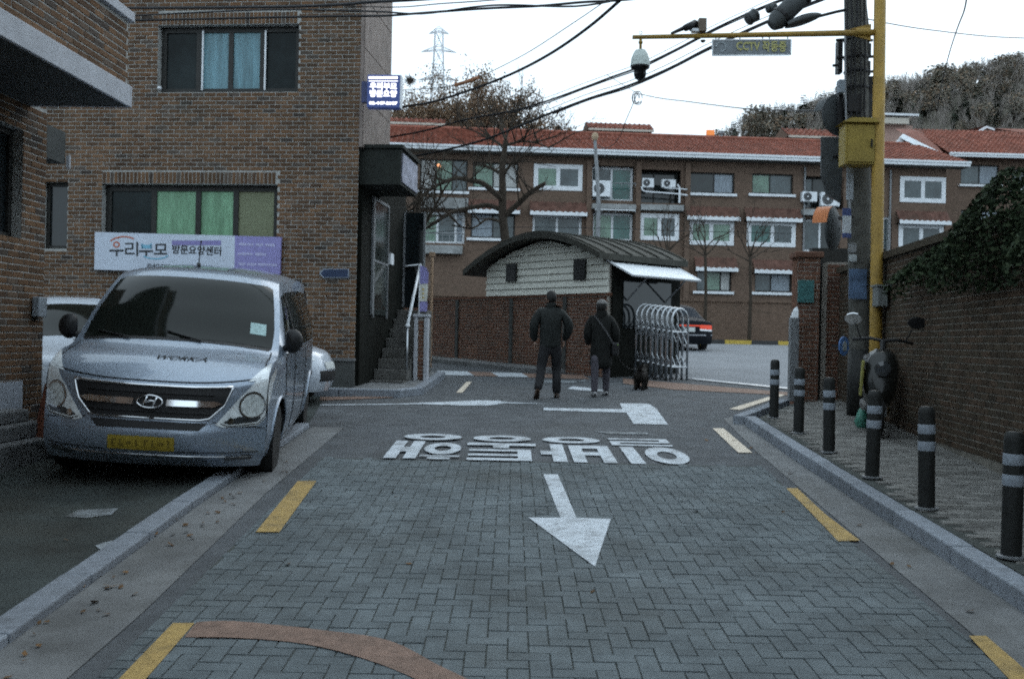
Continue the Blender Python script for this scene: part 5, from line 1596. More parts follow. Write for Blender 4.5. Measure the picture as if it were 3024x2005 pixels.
# ---- black sedan beyond the gate
CKS = [(.1, .2, .42, .8, .2, 3), (.0, .42, .42, .82, .42, 3.2), (.05, .62, .44, .82, .62, 3), (.22, .76, .55, .82, .74, 2.6), (1.3, .95, 1.36, .81, .88, 2.2), (2.05, 1.37, 2.2, .63, 1.29, 2.4), (2.8, 1.45, 2.8, .61, 1.36, 3), (3.4, 1.42, 3.36, .61, 1.33, 3),
       (4.1, 1.06, 4.02, .76, .97, 2.6), (4.66, 1.0, 4.56, .78, .93, 3), (4.79, .92, 4.64, .80, .88, 4), (4.83, .62, 4.66, .82, .62, 4.5), (4.82, .42, 4.66, .82, .42, 4.5), (4.72, .22, 4.6, .8, .22, 4)]
def car(name, label, keys, i0, i1, L, Wd, wheels, M, paint, rear=True):
    t = thing(name, label, 'car'); t.matrix_world = M
    B = Body(keys, i0, i1, L, Wd, .86, .22, wheels, .36)
    B.build(t, paint, 18, 6)
    mb = MB(); mb.box(.5, L - .4, -Wd + .14, Wd - .14, .2, .75); mb.build('underbody', BLACK, t)
    for (x, z) in wheels:
        for sgn in (1, -1): wheel(t, x, -sgn * (Wd - .12), .31, .2, sgn, ALLOY)
    return t, B
SEDG = mat('sedan_glass', (0.02, 0.026, 0.035), 0.6, var=0, spec=0.05)
pos = gp(2032, 1037)
sed, SB = car('sedan', 'black sedan with red tail lights driving beyond the accordion gate', CKS, 3, 9, 4.8, .9, [(.9, .31), (3.75, .31)],
              Matrix.Translation((pos.x, pos.y, gz(pos.y) + .0)) @ Matrix.Rotation(math.radians(-84), 4, 'Z') @ Matrix.Rotation(0.043, 4, 'Y') @ Matrix.Translation((-4.82, 0, 0)), mat('black_paint', (0.012, 0.014, 0.018), 0.55, 0.0, var=0, coat=0.0, spec=0.1))
patch(SB.strip, [(7.15, -.9), (7.15, .9), (7.9, .9), (7.9, -.9)], SEDG, 'rear_window', sed, .005, 10)
patch(SB.strip, [(4.1, -.9), (4.1, .9), (4.95, .9), (4.95, -.9)], SCREEN, 'windscreen', sed, .005, 8)
T_ = lambda y, z: SB.tail(y, z, 9.6, 13)
TAIL = mat('tail_lamp_lit', (0.4, 0.03, 0.015), 0.3, var=0, emis=0.4, ecol=(1, 0.12, 0.05))
for sg_ in (-1, 1):
    patch(T_, [(sg_ * .36, .72), (sg_ * .78, .70), (sg_ * .79, .85), (sg_ * .36, .84)], TAIL, 'tail_lamp', sed, .01, 6)
    patch(T_, [(sg_ * .36, .66), (sg_ * .78, .64), (sg_ * .78, .695), (sg_ * .36, .715)], LAMPG, 'reversing_lamp', sed, .01, 6)
    sd_ = lambda x, z, g=sg_: SB.side(x, z, g)
    patch(sd_, [(1.75, .93), (2.75, .92), (2.75, 1.3), (2.2, 1.26)], SCREEN, 'door_glass', sed, .005, 6)
    patch(sd_, [(2.82, .92), (3.75, .95), (3.4, 1.28), (2.82, 1.3)], SCREEN, 'door_glass', sed, .005, 6)
    p = SB.side(1.75, .95, sg_); mb = MB(); mb.box(p.x - .06, p.x + .06, min(p.y, p.y - sg_ * .2), max(p.y, p.y - sg_ * .2), p.z, p.z + .13); mb.build('wing_mirror', MATS['black_paint'], sed, bevel=.03)
patch(T_, [(-.36, .79), (.36, .79), (.36, .835), (-.36, .835)], TAIL, 'light_strip', sed, .01, 6)
patch(T_, [(-.2, .62), (.2, .62), (.2, .76), (-.2, .76)], mat('plate_white', (0.6, 0.63, 0.62), 0.5, var=0.15, scale=30), 'number_plate', sed, .014, 4)
patch(T_, [(-.8, .5), (.8, .5), (.8, .535), (-.8, .535)], CHROME, 'bumper_trim', sed, .008, 6)
# ---- white hatchbacks in the yard
HK = [(.1, .2, .4, .76, .2, 3), (.0, .42, .4, .78, .42, 3.2), (.05, .64, .42, .78, .66, 3), (.2, .8, .52, .78, .82, 2.6), (.85, .98, .98, .76, .94, 2.2), (1.65, 1.42, 1.8, .62, 1.36, 2.4), (2.3, 1.5, 2.3, .6, 1.43, 3), (3.1, 1.46, 3.05, .6, 1.4, 3), (3.45, 1.2, 3.35, .72, 1.15, 3.5), (3.56, .85, 3.42, .78, .85, 4), (3.58, .5, 3.42, .78, .5, 4.5), (3.5, .22, 3.4, .76, .22, 4)]
CARW = mat('white_car_paint', (0.6, 0.65, 0.72), 0.3, 0.0, var=0.04, coat=0.8)
def hatch(label, M):
    t, B = car('hatchback', label, HK, 3, 7, 3.58, .8, [(.68, .3), (2.95, .3)], M, CARW)
    patch(B.strip, [(4.1, -.93), (4.1, .93), (4.95, .92), (4.95, -.92)], SCREEN, 'windscreen', t, .005, 12)
    patch(B.strip, [(7.15, -.85), (7.15, .85), (7.9, .9), (7.9, -.9)], SCREEN, 'rear_window', t, .005, 8)
    for sg_ in (-1, 1):
        sd_ = lambda x, z, g=sg_: B.side(x, z, g)
        patch(sd_, [(1.15, .97), (2.1, .97), (2.1, 1.37), (1.75, 1.33)], SCREEN, 'door_glass', t, .005, 8)
        patch(sd_, [(2.17, .97), (3.2, 1.0), (3.05, 1.35), (2.17, 1.37)], SCREEN, 'door_glass', t, .005, 8)
        p = B.side(1.15, .98, sg_)
        mb = MB(); mb.box(p.x - .07, p.x + .05, min(p.y, p.y - sg_ * .22), max(p.y, p.y - sg_ * .22), p.z, p.z + .15); mb.build('wing_mirror', CARW, t, bevel=.045)
        patch(lambda y, z: B.nose(y, z, 3), [(sg_ * .45, .64), (sg_ * .76, .66), (sg_ * .77, .78), (sg_ * .5, .74)], LAMPG, 'headlight', t, .008, 6)
        for pts in ([(1.15, .3), (1.1, .94)], [(2.13, .3), (2.13, .95)]): line_on(sd_, pts, .005, SEAM, 'door_seam', t, off=.001)
    patch(lambda y, z: B.nose(y, z, 3), [(-.4, .35), (.4, .35), (.42, .5), (-.42, .5)], GRILLE, 'grille', t, .006, 6)
    patch(lambda y, z: B.nose(y, z, 3), [(-.25, .52), (.25, .52), (.25, .62), (-.25, .62)], MATS['plate_white'], 'number_plate', t, .012, 4)
    return t
hatch('white hatchback nosing out between the brick house and the van', Matrix.Translation((-5.0, 11.75, gz(12))) @ Matrix.Rotation(math.radians(118), 4, 'Z') @ Matrix.Rotation(-0.03, 4, 'Y'))
hatch('white car almost hidden behind the silver van', Matrix.Translation((-2.62, 14.5, gz(14.4))) @ Matrix.Rotation(math.radians(176), 4, 'Z'))

# ------------------------------------------------------------------ poles, camera arm, signs, wires
YP, YC = 12.9, 13.4
yb, yt_ = at(2586, 1030, YP), at(2600, -90, YP)
yg = gz(YP) + 0.11
yp = thing('yellow_pole', 'tall yellow steel pole with a long arm reaching over the road', 'pole', (yb.x, YP, yg))
Lp = lambda p: Vector(p) - yp.location
mb = MB(); mb.tube([(0, 0, 0), Lp(yb), Lp(yt_)], [0.083, 0.08, 0.074], 16); mb.build('mast', YELLOW, yp, smooth=True)
mb = MB(); mb.lathe([(0.17, 0), (0.17, 0.02), (0.09, 0.025), (0.088, 0.12)], 16); mb.build('base_flange', YELLOW, yp)
A0, A1 = at(2590, 97, YP), at(1868, 111, YP)
mb = MB(); mb.tube([Lp(A0), Lp(A0.lerp(A1, 0.5)), Lp(A1)], [0.042, 0.034, 0.027], 10); mb.build('arm', YELLOW, yp, smooth=True)
a = Lp(A0)
mb = MB(); mb.tube([a + Vector((-0.1, 0, 0.0)), a + Vector((-0.28, 0, 0))], [0.062, 0.045], 10); mb.build('arm_socket', YELLOW, yp)
for s_ in (-1, 1):
    mb = MB(); mb.prism([(-0.36, 0.035 * s_), (-0.08, 0.035 * s_), (-0.08, 0.11 * s_)], -0.01, 0.01, Matrix.Translation(a)); mb.build('gusset', YELLOW, yp)
mb = MB(); q = Lp(at(1892, 100, YP)); mb.tube([q + Vector((0.02 * math.cos(t), 0, 0.012 + 0.02 * math.sin(t))) for t in [k * math.pi / 5 for k in range(11)]], 0.004, 4); mb.build('eye_ring', GREYM, yp)
# dome camera
dm = thing('dome_camera', 'white dome camera with black globe hanging from the yellow arm', 'camera', at(1892, 118, YP))
MPX = YP / FPX
CAMW = mat('camera_white', (0.5, 0.55, 0.52), 0.5, var=0.12, scale=8, dirt=0.15)
mb = MB(); mb.tube([(0, 0, 0.02), (0, 0, -0.14)], 0.018, 8); mb.tube([(0, 0, -0.02), (0, 0, -0.05)], 0.028, 8); mb.build('hanger', YELLOW, dm, smooth=True)
mb = MB(); mb.lathe([(0.03, -0.13), (0.07, -0.14), (0.082, -0.165), (0.09, -0.175), (0.118, -0.25), (0.126, -0.33), (0.128, -0.345), (0.11, -0.352)], 22); mb.build('housing', CAMW, dm, smooth=True, sharp=35)
mb = MB(); mb.lathe([(0.125, -0.346), (0.12, -0.37), (0.085, -0.39), (0.078, -0.40), (0.082, -0.45), (0.065, -0.50), (0.03, -0.525), (0, -0.53)], 22); mb.build('globe', mat('dome_black', (0.008, 0.008, 0.009), 0.15, var=0), dm, smooth=True)
# pair of bullet cameras with their junction box on the arm
bc = thing('bullet_camera', 'dark bullet cameras with a small box mounted on the yellow arm', 'camera', at(2058, 104, YP))
L2 = lambda px, py, d=0.0: at(px, py, YP + d) - bc.location
mb = MB(); mb.tube([L2(1983, 100, -.1), L2(2033, 78, .0)], [0.018, 0.034], 10); mb.build('camera_barrel', BLACK, bc, smooth=True)
mb = MB(); mb.tube([L2(2024, 84, -.08), L2(2053, 70, .02)], [0.045, 0.05], 12); mb.build('lamp_head', BLACK, bc, smooth=True)
mb = MB(); mb.tube([L2(2040, 86, .06), L2(2058, 76, .1)], 0.045, 12); mb.build('lamp_head', GREYM, bc, smooth=True)
p, q = L2(2061, 96), L2(2085, 58); mb = MB(); mb.box(p.x, q.x, -0.06, 0.06, p.z, q.z); mb.build('junction_box', mat('box_brown', (0.14, 0.11, 0.08), 0.6, var=0.2), bc, bevel=0.006)
p, q = L2(2042, 96), L2(2064, 88); mb = MB(); mb.box(p.x, q.x, -0.05, 0.05, p.z, q.z); mb.build('bracket', WHITE, bc)
mb = MB(); mb.lathe([(0.0, -0.035), (0.03, -0.02), (0.035, 0.0)], 10, Matrix.Translation(L2(2076, 120))); mb.build('sensor', BLACK, bc)
# surveillance sign under the arm
sgn = thing('hanging_sign', 'narrow faded surveillance sign hanging under the yellow arm', 'sign', at(2220, 140, YP), 0.0)
FS2 = Frame(sgn.location, 0.0)
P = [FS2.hit(*c) for c in ((2104, 165), (2335, 163), (2336, 118), (2104, 119))]
mb = MB(); mb.prism(P, 0.0, 0.03); mb.build('panel', mat('sign_panel', (0.2, 0.22, 0.235), 0.6, var=0.3, scale=7), sgn)
mb = MB()
for (a, b) in zip(P, P[1:] + P[:1]): mb.tube([(a[0], 0.0, a[1]), (b[0], 0.0, b[1])], 0.01, 4)
mb.build('frame', WHITE, sgn)
SIGY = mat('sign_yellow', (0.42, 0.4, 0.16), 0.7, var=0.4, scale=20); SIGW = mat('sign_grey_white', (0.36, 0.4, 0.42), 0.7, var=0.4, scale=20)
c = FS2.hit(2248, 140); lettering('CCTV 작동중', 0.15, SIGY, sgn, c[0], -0.012, c[1], 0.004, FS2.hit(2326, 140)[0] - FS2.hit(2178, 140)[0])
c = FS2.hit(2140, 140); mb = MB(); mb.tube([(c[0] + 0.06 * math.cos(t) - 0.05, -0.006, c[1] + 0.06 * math.sin(t)) for t in [k * math.pi / 8 for k in range(-4, 9)]], 0.008, 4); mb.build('emblem', SIGW, sgn)
for px_ in (2114, 2160, 2185, 2252, 2272, 2326):
    t = at(px_, 108, YP) - sgn.location; u = FS2.hit(px_, 119)
    mb = MB(); mb.tube([(t.x, t.y + 0.0, t.z), (u[0], 0.0, u[1])], 0.008, 4); mb.build('clip', BLACK, sgn)

SHELLD = mat('box_darkgrey', (0.04, 0.043, 0.044), 0.6, var=0.2)
# concrete utility pole
cb, ct = at(2544, 1000, YC), at(2524, -90, YC)
up_ = thing('utility_pole', 'grey concrete utility pole carrying cables and boxes beside the yellow pole', 'pole', (cb.x, YC, gz(YC) + 0.1))
L3 = lambda px, py, d=0.0: at(px, py, YC + d) - up_.location
mb = MB(); mb.tube([(0.01, 0, 0), Vector(cb) - up_.location, Vector(ct) - up_.location], [0.172, 0.163, 0.145], 20); mb.build('shaft', POLEC, up_, smooth=True)
def rect(px0, py0, px1, py1, d0, d1, nm, m, par=up_, bev=0.0):
    p, q = L3(px0, py1, d0), L3(px1, py0, d0)
    mb = MB(); mb.box(p.x, q.x, p.y, p.y + d1, p.z, q.z); return mb.build(nm, m, par, bevel=bev)
rect(2474, 120, 2490, 215, -.05, .12, 'cable_conduit', BLACK); rect(2476, 245, 2491, 372, -.05, .1, 'cable_conduit', BLACK)
rect(2478, 235, 2498, 274, -.2, .12, 'control_box', mat('box_palegrey', (0.2, 0.23, 0.26), 0.6, var=0.15), bev=.008)
mb = MB(); mb.tube([L3(2496, 110, -.17), L3(2497, 250, -.17), L3(2500, 372, -.17), L3(2510, 640, -.18)], 0.016, 6); mb.build('riser_pipe', GREYM, up_)
for py in (118, 172, 214, 262): 
    c = L3(2530 + (py - 300) * 0.012, py); mb = MB(); mb.lathe([(0.165, -0.015), (0.168, 0), (0.165, 0.015)], 18, Matrix.Translation(c)); mb.build('strap_band', BLACK, up_)
for k, (px_, py) in enumerate(((2480, 120), (2566, 122), (2480, 172), (2568, 170), (2470, 195), (2567, 214))):
    c = L3(px_, py, -.05); mb = MB(); mb.tube([c + Vector((-.05, 0, 0)), c + Vector((.05, 0, 0.01))], 0.02, 5); mb.build('bolt', BLACK, up_)
rect(2557, 226, 2588, 275, -.05, .2, 'terminal_box', BLACK)
mb = MB(); mb.tube([L3(2556, 5, -.05), L3(2566, 100, -.02), L3(2563, 175, -.02), L3(2560, 225, -.02)], 0.014, 5); mb.build('cable_run', CABLE, up_)
rect(2500, 512, 2521, 590, -.19, .02, 'pale_tag', mat('tag_pale', (0.3, 0.33, 0.36), 0.7, var=0.25, scale=12))
rect(2508, 718, 2530, 745, -.2, .04, 'meter', GREYM); rect(2509, 752, 2530, 772, -.2, .03, 'small_plate', mat('plate_small', (0.34, 0.37, 0.38), 0.6))
rect(2507, 795, 2561, 882, -.185, .02, 'poster', mat('poster_blue', (0.075, 0.12, 0.2), 0.7, var=0.6, scale=4))
mb = MB(); mb.tube([Vector((0.006, 0, 0)), Vector((0.003, 0, 0.9))], [0.18, 0.175], 18); mb.build('rubber_sleeve', BOLD, up_, smooth=True)
for k in range(5):
    rg = random.Random(k); x0 = 2500 + 14 * k
    mb = MB(); mb.tube([L3(x0 + rg.uniform(-4, 4), py, -.17 - .01 * k) for py in (-40, 60, 150, 240, 330, 372)], 0.011 + .004 * rg.random(), 5); mb.build('cable_run', CABLE, up_)
for k, (a_, b_, c_, d_) in enumerate(((2560, 128, 2574, 168), (2476, 182, 2488, 206), (2558, 180, 2572, 222), (2505, 280, 2545, 330), (2560, 285, 2578, 345))):
    rect(a_, b_, c_, d_, -.2 if 2500 < a_ < 2550 else -.08, .1, 'splice_box', BLACK if k % 2 else SHELLD, bev=.006)
# yellow control cabinet
yc = thing('control_cabinet', 'yellow control cabinet strapped between the two poles', 'cabinet', at(2530, 492, 13.0))
L4 = lambda px, py, d=0.0: at(px, py, 13.0 + d) - yc.location
p, q = L4(2484, 491), L4(2577, 372)
YBOX = mat('cabinet_yellow', (0.27, 0.195, 0.04), 0.6, var=0.2, scale=6, dirt=0.3)
mb = MB(); mb.box(p.x, q.x, -0.15, 0.12, p.z, q.z); mb.build('case', YBOX, yc, bevel=0.012)
mb = MB(); mb.box(p.x + 0.03, q.x - 0.03, -0.165, -0.151, p.z + 0.03, q.z - 0.03); mb.build('door', YBOX, yc, bevel=0.006)
mb = MB(); mb.prism([(p.x - 0.05, q.z + 0.002), (q.x + 0.02, q.z + 0.002), (q.x - 0.04, q.z + 0.06), (p.x + 0.06, q.z + 0.06)], -0.2, 0.14); mb.build('rain_hood', YBOX, yc)
mb = MB(); mb.box(q.x - 0.08, q.x - 0.06, -0.185, -0.166, p.z + 0.22, p.z + 0.32); mb.build('handle', BLACK, yc)
# convex mirrors and sign backs, seen from behind
def mirror(name, label, px_, py_, rpx, d, yaw, m, hood=None):
    c = at(px_, py_, d); r = rpx * d / FPX
    t = thing(name, label, 'mirror', c, yaw)
    Mx = Matrix.Rotation(-math.pi / 2, 4, 'X')
    mb = MB(); mb.lathe([(0.0, -0.08), (r * 0.4, -0.07), (r * 0.75, -0.04), (r, 0.0), (r, 0.03), (r * 0.95, 0.035)], 24, Mx); mb.build('shell', m, t, smooth=True, sharp=40)
    mb = MB(); mb.lathe([(r * 0.93, 0.036), (r * 0.5, 0.05), (0, 0.058)], 24, Mx); mb.build('mirror_face', CHROME, t, smooth=True)
    if hood:
        rows = [[(r * 1.02 * math.cos(a), y, r * 1.02 * math.sin(a)) for a in [math.radians(10 + 160 * k / 16) for k in range(17)]] for y in (0.0, 0.2)]
        mb = MB(); mb.grid(rows); mb.build('hood', hood, t, smooth=True)
    mb = MB(); mb.tube([(0, -0.07, 0), (0.25 if px_ < 2500 else -0.25, -0.02, -0.02)], 0.02, 6); mb.build('bracket', BLACK, t)
    return t
SHELL = mat('mirror_shell', (0.05, 0.056, 0.058), 0.6, var=0.25); ORNG = mat('mirror_orange', (0.5, 0.17, 0.06), 0.6, var=0.1)
mirror('traffic_mirror', 'upper dark round traffic mirror seen from behind on the utility pole', 2482, 340, 62, 13.6, 0.35, SHELL, SHELL)
mirror('traffic_mirror', 'lower traffic mirror with orange hood on the utility pole', 2462, 675, 64, 13.7, 0.95, SHELL, ORNG)
sb_ = thing('sign_back', 'dark rectangular back of a road sign left of the yellow cabinet', 'sign', at(2460, 560, 13.6))
L5 = lambda px, py, d=0.0: at(px, py, 13.6 + d) - sb_.location
mb = MB(); mb.prism([(p.x, p.z) for p in (L5(2440, 575), L5(2482, 600), L5(2494, 405), L5(2425, 405), L5(2425, 520))], 0, 0.03); mb.build('plate', mat('sign_back', (0.06, 0.066, 0.068), 0.6, var=0.3), sb_)
mb = MB(); mb.tube([L5(2460, 460, -.02), L5(2505, 460, -.1)], 0.02, 5); mb.build('clamp', BLACK, sb_)
ns = thing('notice_board', 'small white notice with blue edges fixed left of the utility pole', 'sign', at(2502, 660, 13.1), 0.2)
FNB = Frame(ns.location, 0.2)
for nm, y0, y1, m in (('blue_header', 616, 637, mat('notice_blue', (0.05, 0.07, 0.17), 0.6)), ('white_field', 638, 688, mat('notice_white', (0.42, 0.45, 0.48), 0.6, var=0.2, scale=10)), ('blue_footer', 689, 702, MATS['notice_blue'])):
    a, b = FNB.hit(2489, y1), FNB.hit(2514, y0); mb = MB(); mb.box(a[0], b[0], 0, 0.015, a[1], b[1]); mb.build(nm, m, ns)
a = FNB.hit(2502, 640); mb = MB(); mb.box(a[0] - .02, a[0] + .1, 0.016, 0.2, a[1] - .02, a[1] + .02); mb.build('bracket', BLACK, ns)
rs = thing('round_sign', 'small blue round sign with white figure low on the utility pole', 'sign', at(2492, 1022, 13.0), 0.75)
FRS = Frame(rs.location, 0.75)
r = 0.125
mb = MB(); mb.lathe([(r, -0.008), (r, 0.008)], 24, Matrix.Rotation(math.pi / 2, 4, 'X')); mb.build('disc', mat('sign_mid_blue', (0.09, 0.19, 0.42), 0.5, var=0.15), rs)
mb = MB(); mb.prism([(-.045, -.06), (.045, -.06), (.05, .02), (.02, .06), (-.02, .06), (-.05, .02)], -0.014, -0.009); mb.build('white_figure', SIGW, rs)
mb = MB(); mb.box(-.02, .14, 0.01, 0.16, -.02, .02); mb.build('bracket', BLACK, rs)
mbx = thing('meter_box', 'grey metal box on the side of the yellow pole', 'box', at(2600, 906, 12.75))
L6 = lambda px, py: at(px, py, 12.75) - mbx.location
p, q = L6(2582, 905), L6(2612, 848)
mb = MB(); mb.box(p.x, q.x, -0.12, 0.08, p.z, q.z); mb.build('case', mat('meter_case', (0.15, 0.16, 0.155), 0.6, var=0.2), mbx, bevel=.008)
mb = MB(); mb.box(p.x - .02, q.x + .08, -0.15, 0.1, q.z + .002, q.z + .025); mb.build('lid', MATS['meter_case'], mbx)

# street lamp head, splice closures
sl_ = thing('street_lamp', 'flat street lamp head reaching left from the utility pole', 'lamp', at(2490, 40, 13.4))
L7 = lambda px, py, d=0.0: at(px, py, 13.4 + d) - sl_.location
mb = MB(); mb.tube([L7(2500, 30, -.1), L7(2470, 36, -.2), L7(2415, 50, -.25)], 0.02, 6); mb.build('lamp_arm', BLACK, sl_)
c0, c1 = L7(2322, 78, -.3), L7(2422, 48, -.25)
rows = []
for i in range(11):
    t = i / 10; w_ = 0.085 * math.sin(math.pi * (0.12 + 0.82 * t)) ** 0.6
    c = c0.lerp(c1, t)
    rows.append([(c.x, c.y + 1.6 * w_ * math.cos(a), c.z + w_ * (math.sin(a) if math.sin(a) > 0 else 0.55 * math.sin(a))) for a in [2 * math.pi * j / 12 for j in range(13)]])
mb = MB(); mb.grid(rows); mb.build('lamp_head', SHELL, sl_, smooth=True)
def closure(label, pts, r, d, flat=1.0):
    p0 = at(*pts[0], d); t = thing('splice_closure', label, 'cable box', p0)
    V_ = [at(x, y, d) - p0 for x, y in pts]
    k = [0.5, 1, 1, 0.5]
    mb = MB(); mb.tube([V_[0], V_[0].lerp(V_[1], .12), V_[0].lerp(V_[1], .88), V_[1]], [r * 0.6, r, r, r * 0.6], 12); mb.build('casing', SHELL, t, smooth=True, sharp=40)
    for f_ in (.25, .75): 
        mb = MB(); mb.tube([V_[0].lerp(V_[1], f_ - .03), V_[0].lerp(V_[1], f_ + .03)], r * 1.08, 12); mb.build('clamp_ring', BLACK, t)
    return t
closure('large dark cable closure hanging above the yellow arm', [(2278, 78), (2400, -40)], 0.13, 13.2)
closure('short dark cable closure left of the large one', [(2203, 62), (2238, 40)], 0.085, 13.3)
closure('small round cable closure high on the wires', [(2262, 28), (2295, 22)], 0.06, 13.6)

def wire(label, pts, r, d0, d1, m=CABLE, name='overhead_cable', group='overhead cables'):
    """pts in picture order from first to last, with the distance running from d0 to d1 along it"""
    n = len(pts)
    xs = [p[0] for p in pts]
    L = xs[-1] - xs[0]
    P = [at(x, y, d0 + (d1 - d0) * ((x - xs[0]) / L if abs(L) > 60 else i / (n - 1))) for i, (x, y) in enumerate(pts)]
    mb = MB(); mb.tube(catmull(P, 5), r, 5); return mb.build(name, m, smooth=True, label=label, cat='cable', group=group)
A_ = [(1203, 465), (1296, 448), (1423, 416), (1528, 376), (1634, 332), (1740, 292), (1846, 258), (1930, 224), (2000, 192), (2100, 140), (2300, 50), (2500, -30)]
B_ = [(1129, 410), (1254, 387), (1380, 353), (1507, 330), (1613, 300), (1719, 262), (1803, 230), (1888, 199), (2000, 146), (2100, 92), (2200, 45), (2310, 0), (2500, -60)]
sh = lambda P, dy, dx=0: [(x + dx, y + dy + 1.2 * math.sin(x * 0.021)) for x, y in P]
wire('lowest thick cable sweeping from the entrance canopy to the pole', A_, 0.022, 20, 13.3)
wire('thin messenger strand just above the lowest thick cable', sh(A_[3:], -14), 0.006, 18, 13.3)
wire('second strand wound along the lowest thick cable', sh(A_[4:], 5), 0.012, 17.5, 13.25)
wire('middle thick cable running from the stone corner to the pole', B_, 0.018, 20, 13.5)
wire('strand sagging beside the middle thick cable', sh(B_[3:], 5), 0.011, 18, 13.45)
wire('thin strand above the middle thick cable', sh(B_[1:], -12), 0.005, 19.5, 13.5)
wire('dark cable curving steeply up from behind the lit sign', [(1187, 317), (1260, 305), (1317, 290), (1423, 254), (1528, 211), (1634, 154), (1740, 80), (1829, 4), (1900, -60)], 0.02, 17, 11)
D_ = [(1186, 266), (1296, 260), (1347, 252), (1412, 230), (1550, 161), (1676, 80), (1782, 8), (1850, -45)]
wire('thin wire carrying the orange sleeve', D_, 0.006, 18, 11)
p0, p1 = at(1347, 252, 16.3), at(1412, 230, 15.6)
slv = thing('wire_sleeve', 'orange protective sleeve clipped on a thin wire', 'sleeve', p0)
mb = MB(); mb.tube([(0, 0, 0), (p1 - p0) * 0.5 + Vector((0, 0, -.005)), p1 - p0], 0.03, 8); mb.build('tube', mat('sleeve_orange', (0.36, 0.17, 0.09), 0.7, var=0.2), slv)
mb = MB(); mb.tube([Vector((0, 0, 0)) - (p1 - p0) * .02, (p1 - p0) * .02], 0.036, 8); mb.build('end_ring', MATS['sleeve_orange'], slv)
wire('upper bundle crossing the top of the picture', [(380, 62), (700, 55), (1000, 49), (1135, 48), (1245, 40), (1423, 27), (1592, 19), (1719, 8), (1829, 2), (2000, -15)], 0.016, 14.5, 11)
wire('second line of the upper bundle', [(380, 48), (800, 30), (1100, 35), (1245, 42), (1400, 22), (1500, 16), (1700, 20), (1850, -4)], 0.012, 14.4, 11)
wire('topmost cable leaving at the upper left', [(380, 25), (800, 22), (1000, 15), (1085, 8), (1250, -1), (1500, -20)], 0.02, 14, 10)
wire('thin line under the topmost cable', [(1040, 20), (1180, 22), (1300, 12), (1420, 4), (1600, -12)], 0.008, 15, 11)
wire('wire from the loose knot to the utility pole', [(1882, 277), (1950, 291), (2024, 300), (2193, 321), (2330, 327), (2440, 327)], 0.013, 30, 14)
wire('wire dropping from the loose knot to the slim pole', [(1882, 277), (1862, 325), (1846, 362), (1832, 400), (1810, 428), (1785, 438), (1765, 428)], 0.014, 32, 44)
wire('thin wire rising left from the loose knot', [(1790, 220), (1830, 245), (1882, 277)], 0.008, 30, 30)
wire('thin wire leaving to the right behind the yellow pole', [(2560, 57), (2650, 75), (2743, 89), (2912, 108), (3060, 115)], 0.008, 13.5, 16)
wire('slack wire hanging down at the upper right', [(2858, -30), (2848, 30), (2827, 85), (2803, 160), (2781, 250), (2768, 330)], 0.02, 22, 45)
wire('thin line across the gatehouse roof', [(1240, 690), (1500, 672), (1800, 675), (2000, 682), (2340, 690)], 0.012, 40, 40)
kn = thing('cable_knot', 'loose knot of cable ends against the sky', 'cable', at(1882, 277, 31))
for k in range(4):
    rg = random.Random(k); c = Vector((rg.uniform(-.05, .05), 0, -0.12)); rr = rg.uniform(.1, .22)
    mb = MB(); mb.tube([c + Vector((rr * math.cos(t) * .6, 0.05 * k, rr * math.sin(t))) for t in [j * math.pi / 6 for j in range(12)]], 0.012, 4); mb.build('loop', CABLE, kn)
sp = thing('slim_pole', 'slim grey steel pole with pale top in front of the apartments', 'pole', (at(1765, 900, 44).x, 44, gz(44)))
t1, t0 = at(1757, 415, 44) - sp.location, at(1768, 600, 44) - sp.location
mb = MB(); mb.tube([(t0.x, 0, 0), t0, t1], [0.1, 0.09, 0.07], 8); mb.build('shaft', GREYM, sp)
mb = MB(); mb.lathe([(0.1, 0), (0.16, 0.15), (0.12, 0.3), (0.0, 0.36)], 8, Matrix.Translation(t1)); mb.build('cap', mat('cap_sand', (0.4, 0.3, 0.2), 0.8), sp)

# ------------------------------------------------------------------ parked scooter, cone
g = gp(2610, 1338, 0.11)
sco = thing('scooter', 'dark parked scooter beside the yellow pole', 'scooter', (4.12, 11.2, gz(11.2) + 0.12), math.radians(74))
sco.rotation_euler = (0.06, -0.043, math.radians(74))
def wheel2(x):
    Mx = Matrix.Translation((x, 0, 0.24)) @ Matrix.Rotation(math.pi / 2, 4, 'X')
    mb = MB(); mb.lathe([(0.15, -.045), (0.21, -.05), (0.24, -.02), (0.24, .02), (0.21, .05), (0.15, .045)], 22, Mx); w_ = mb.build('wheel', RUBBER, sco, smooth=True)
    mb = MB(); mb.lathe([(0.15, -.03), (0.04, -.04), (0.04, .04), (0.15, .03)], 16, Mx); mb.build('rim', GREYM, w_)
wheel2(0.0); wheel2(1.25)
DARKP = mat('scooter_dark', (0.009, 0.01, 0.009), 0.4, var=0.1, coat=.3)
def blob(rows_, nm, m):
    """lofted body: (x, half width, z low, z high)"""
    rows = []
    for (x, w_, za, zb_) in rows_:
        rows.append([(x, w_ * math.copysign(abs(math.cos(a)) ** .7, math.cos(a)), (za + zb_) / 2 + (zb_ - za) / 2 * math.copysign(abs(math.sin(a)) ** .8, math.sin(a))) for a in [2 * math.pi * j / 14 for j in range(15)]])
    mb = MB(); mb.grid(rows); return mb.build(nm, m, sco, smooth=True)
blob([(-.12, .0, .42, .5), (-.08, .1, .38, .62), (.02, .17, .36, .95), (.14, .2, .34, 1.0), (.22, .16, .3, .8), (.26, .05, .3, .5)], 'front_shield', DARKP)
blob([(.2, .14, .24, .36), (.5, .16, .22, .34), (.75, .17, .22, .38)], 'footboard', DARKP)
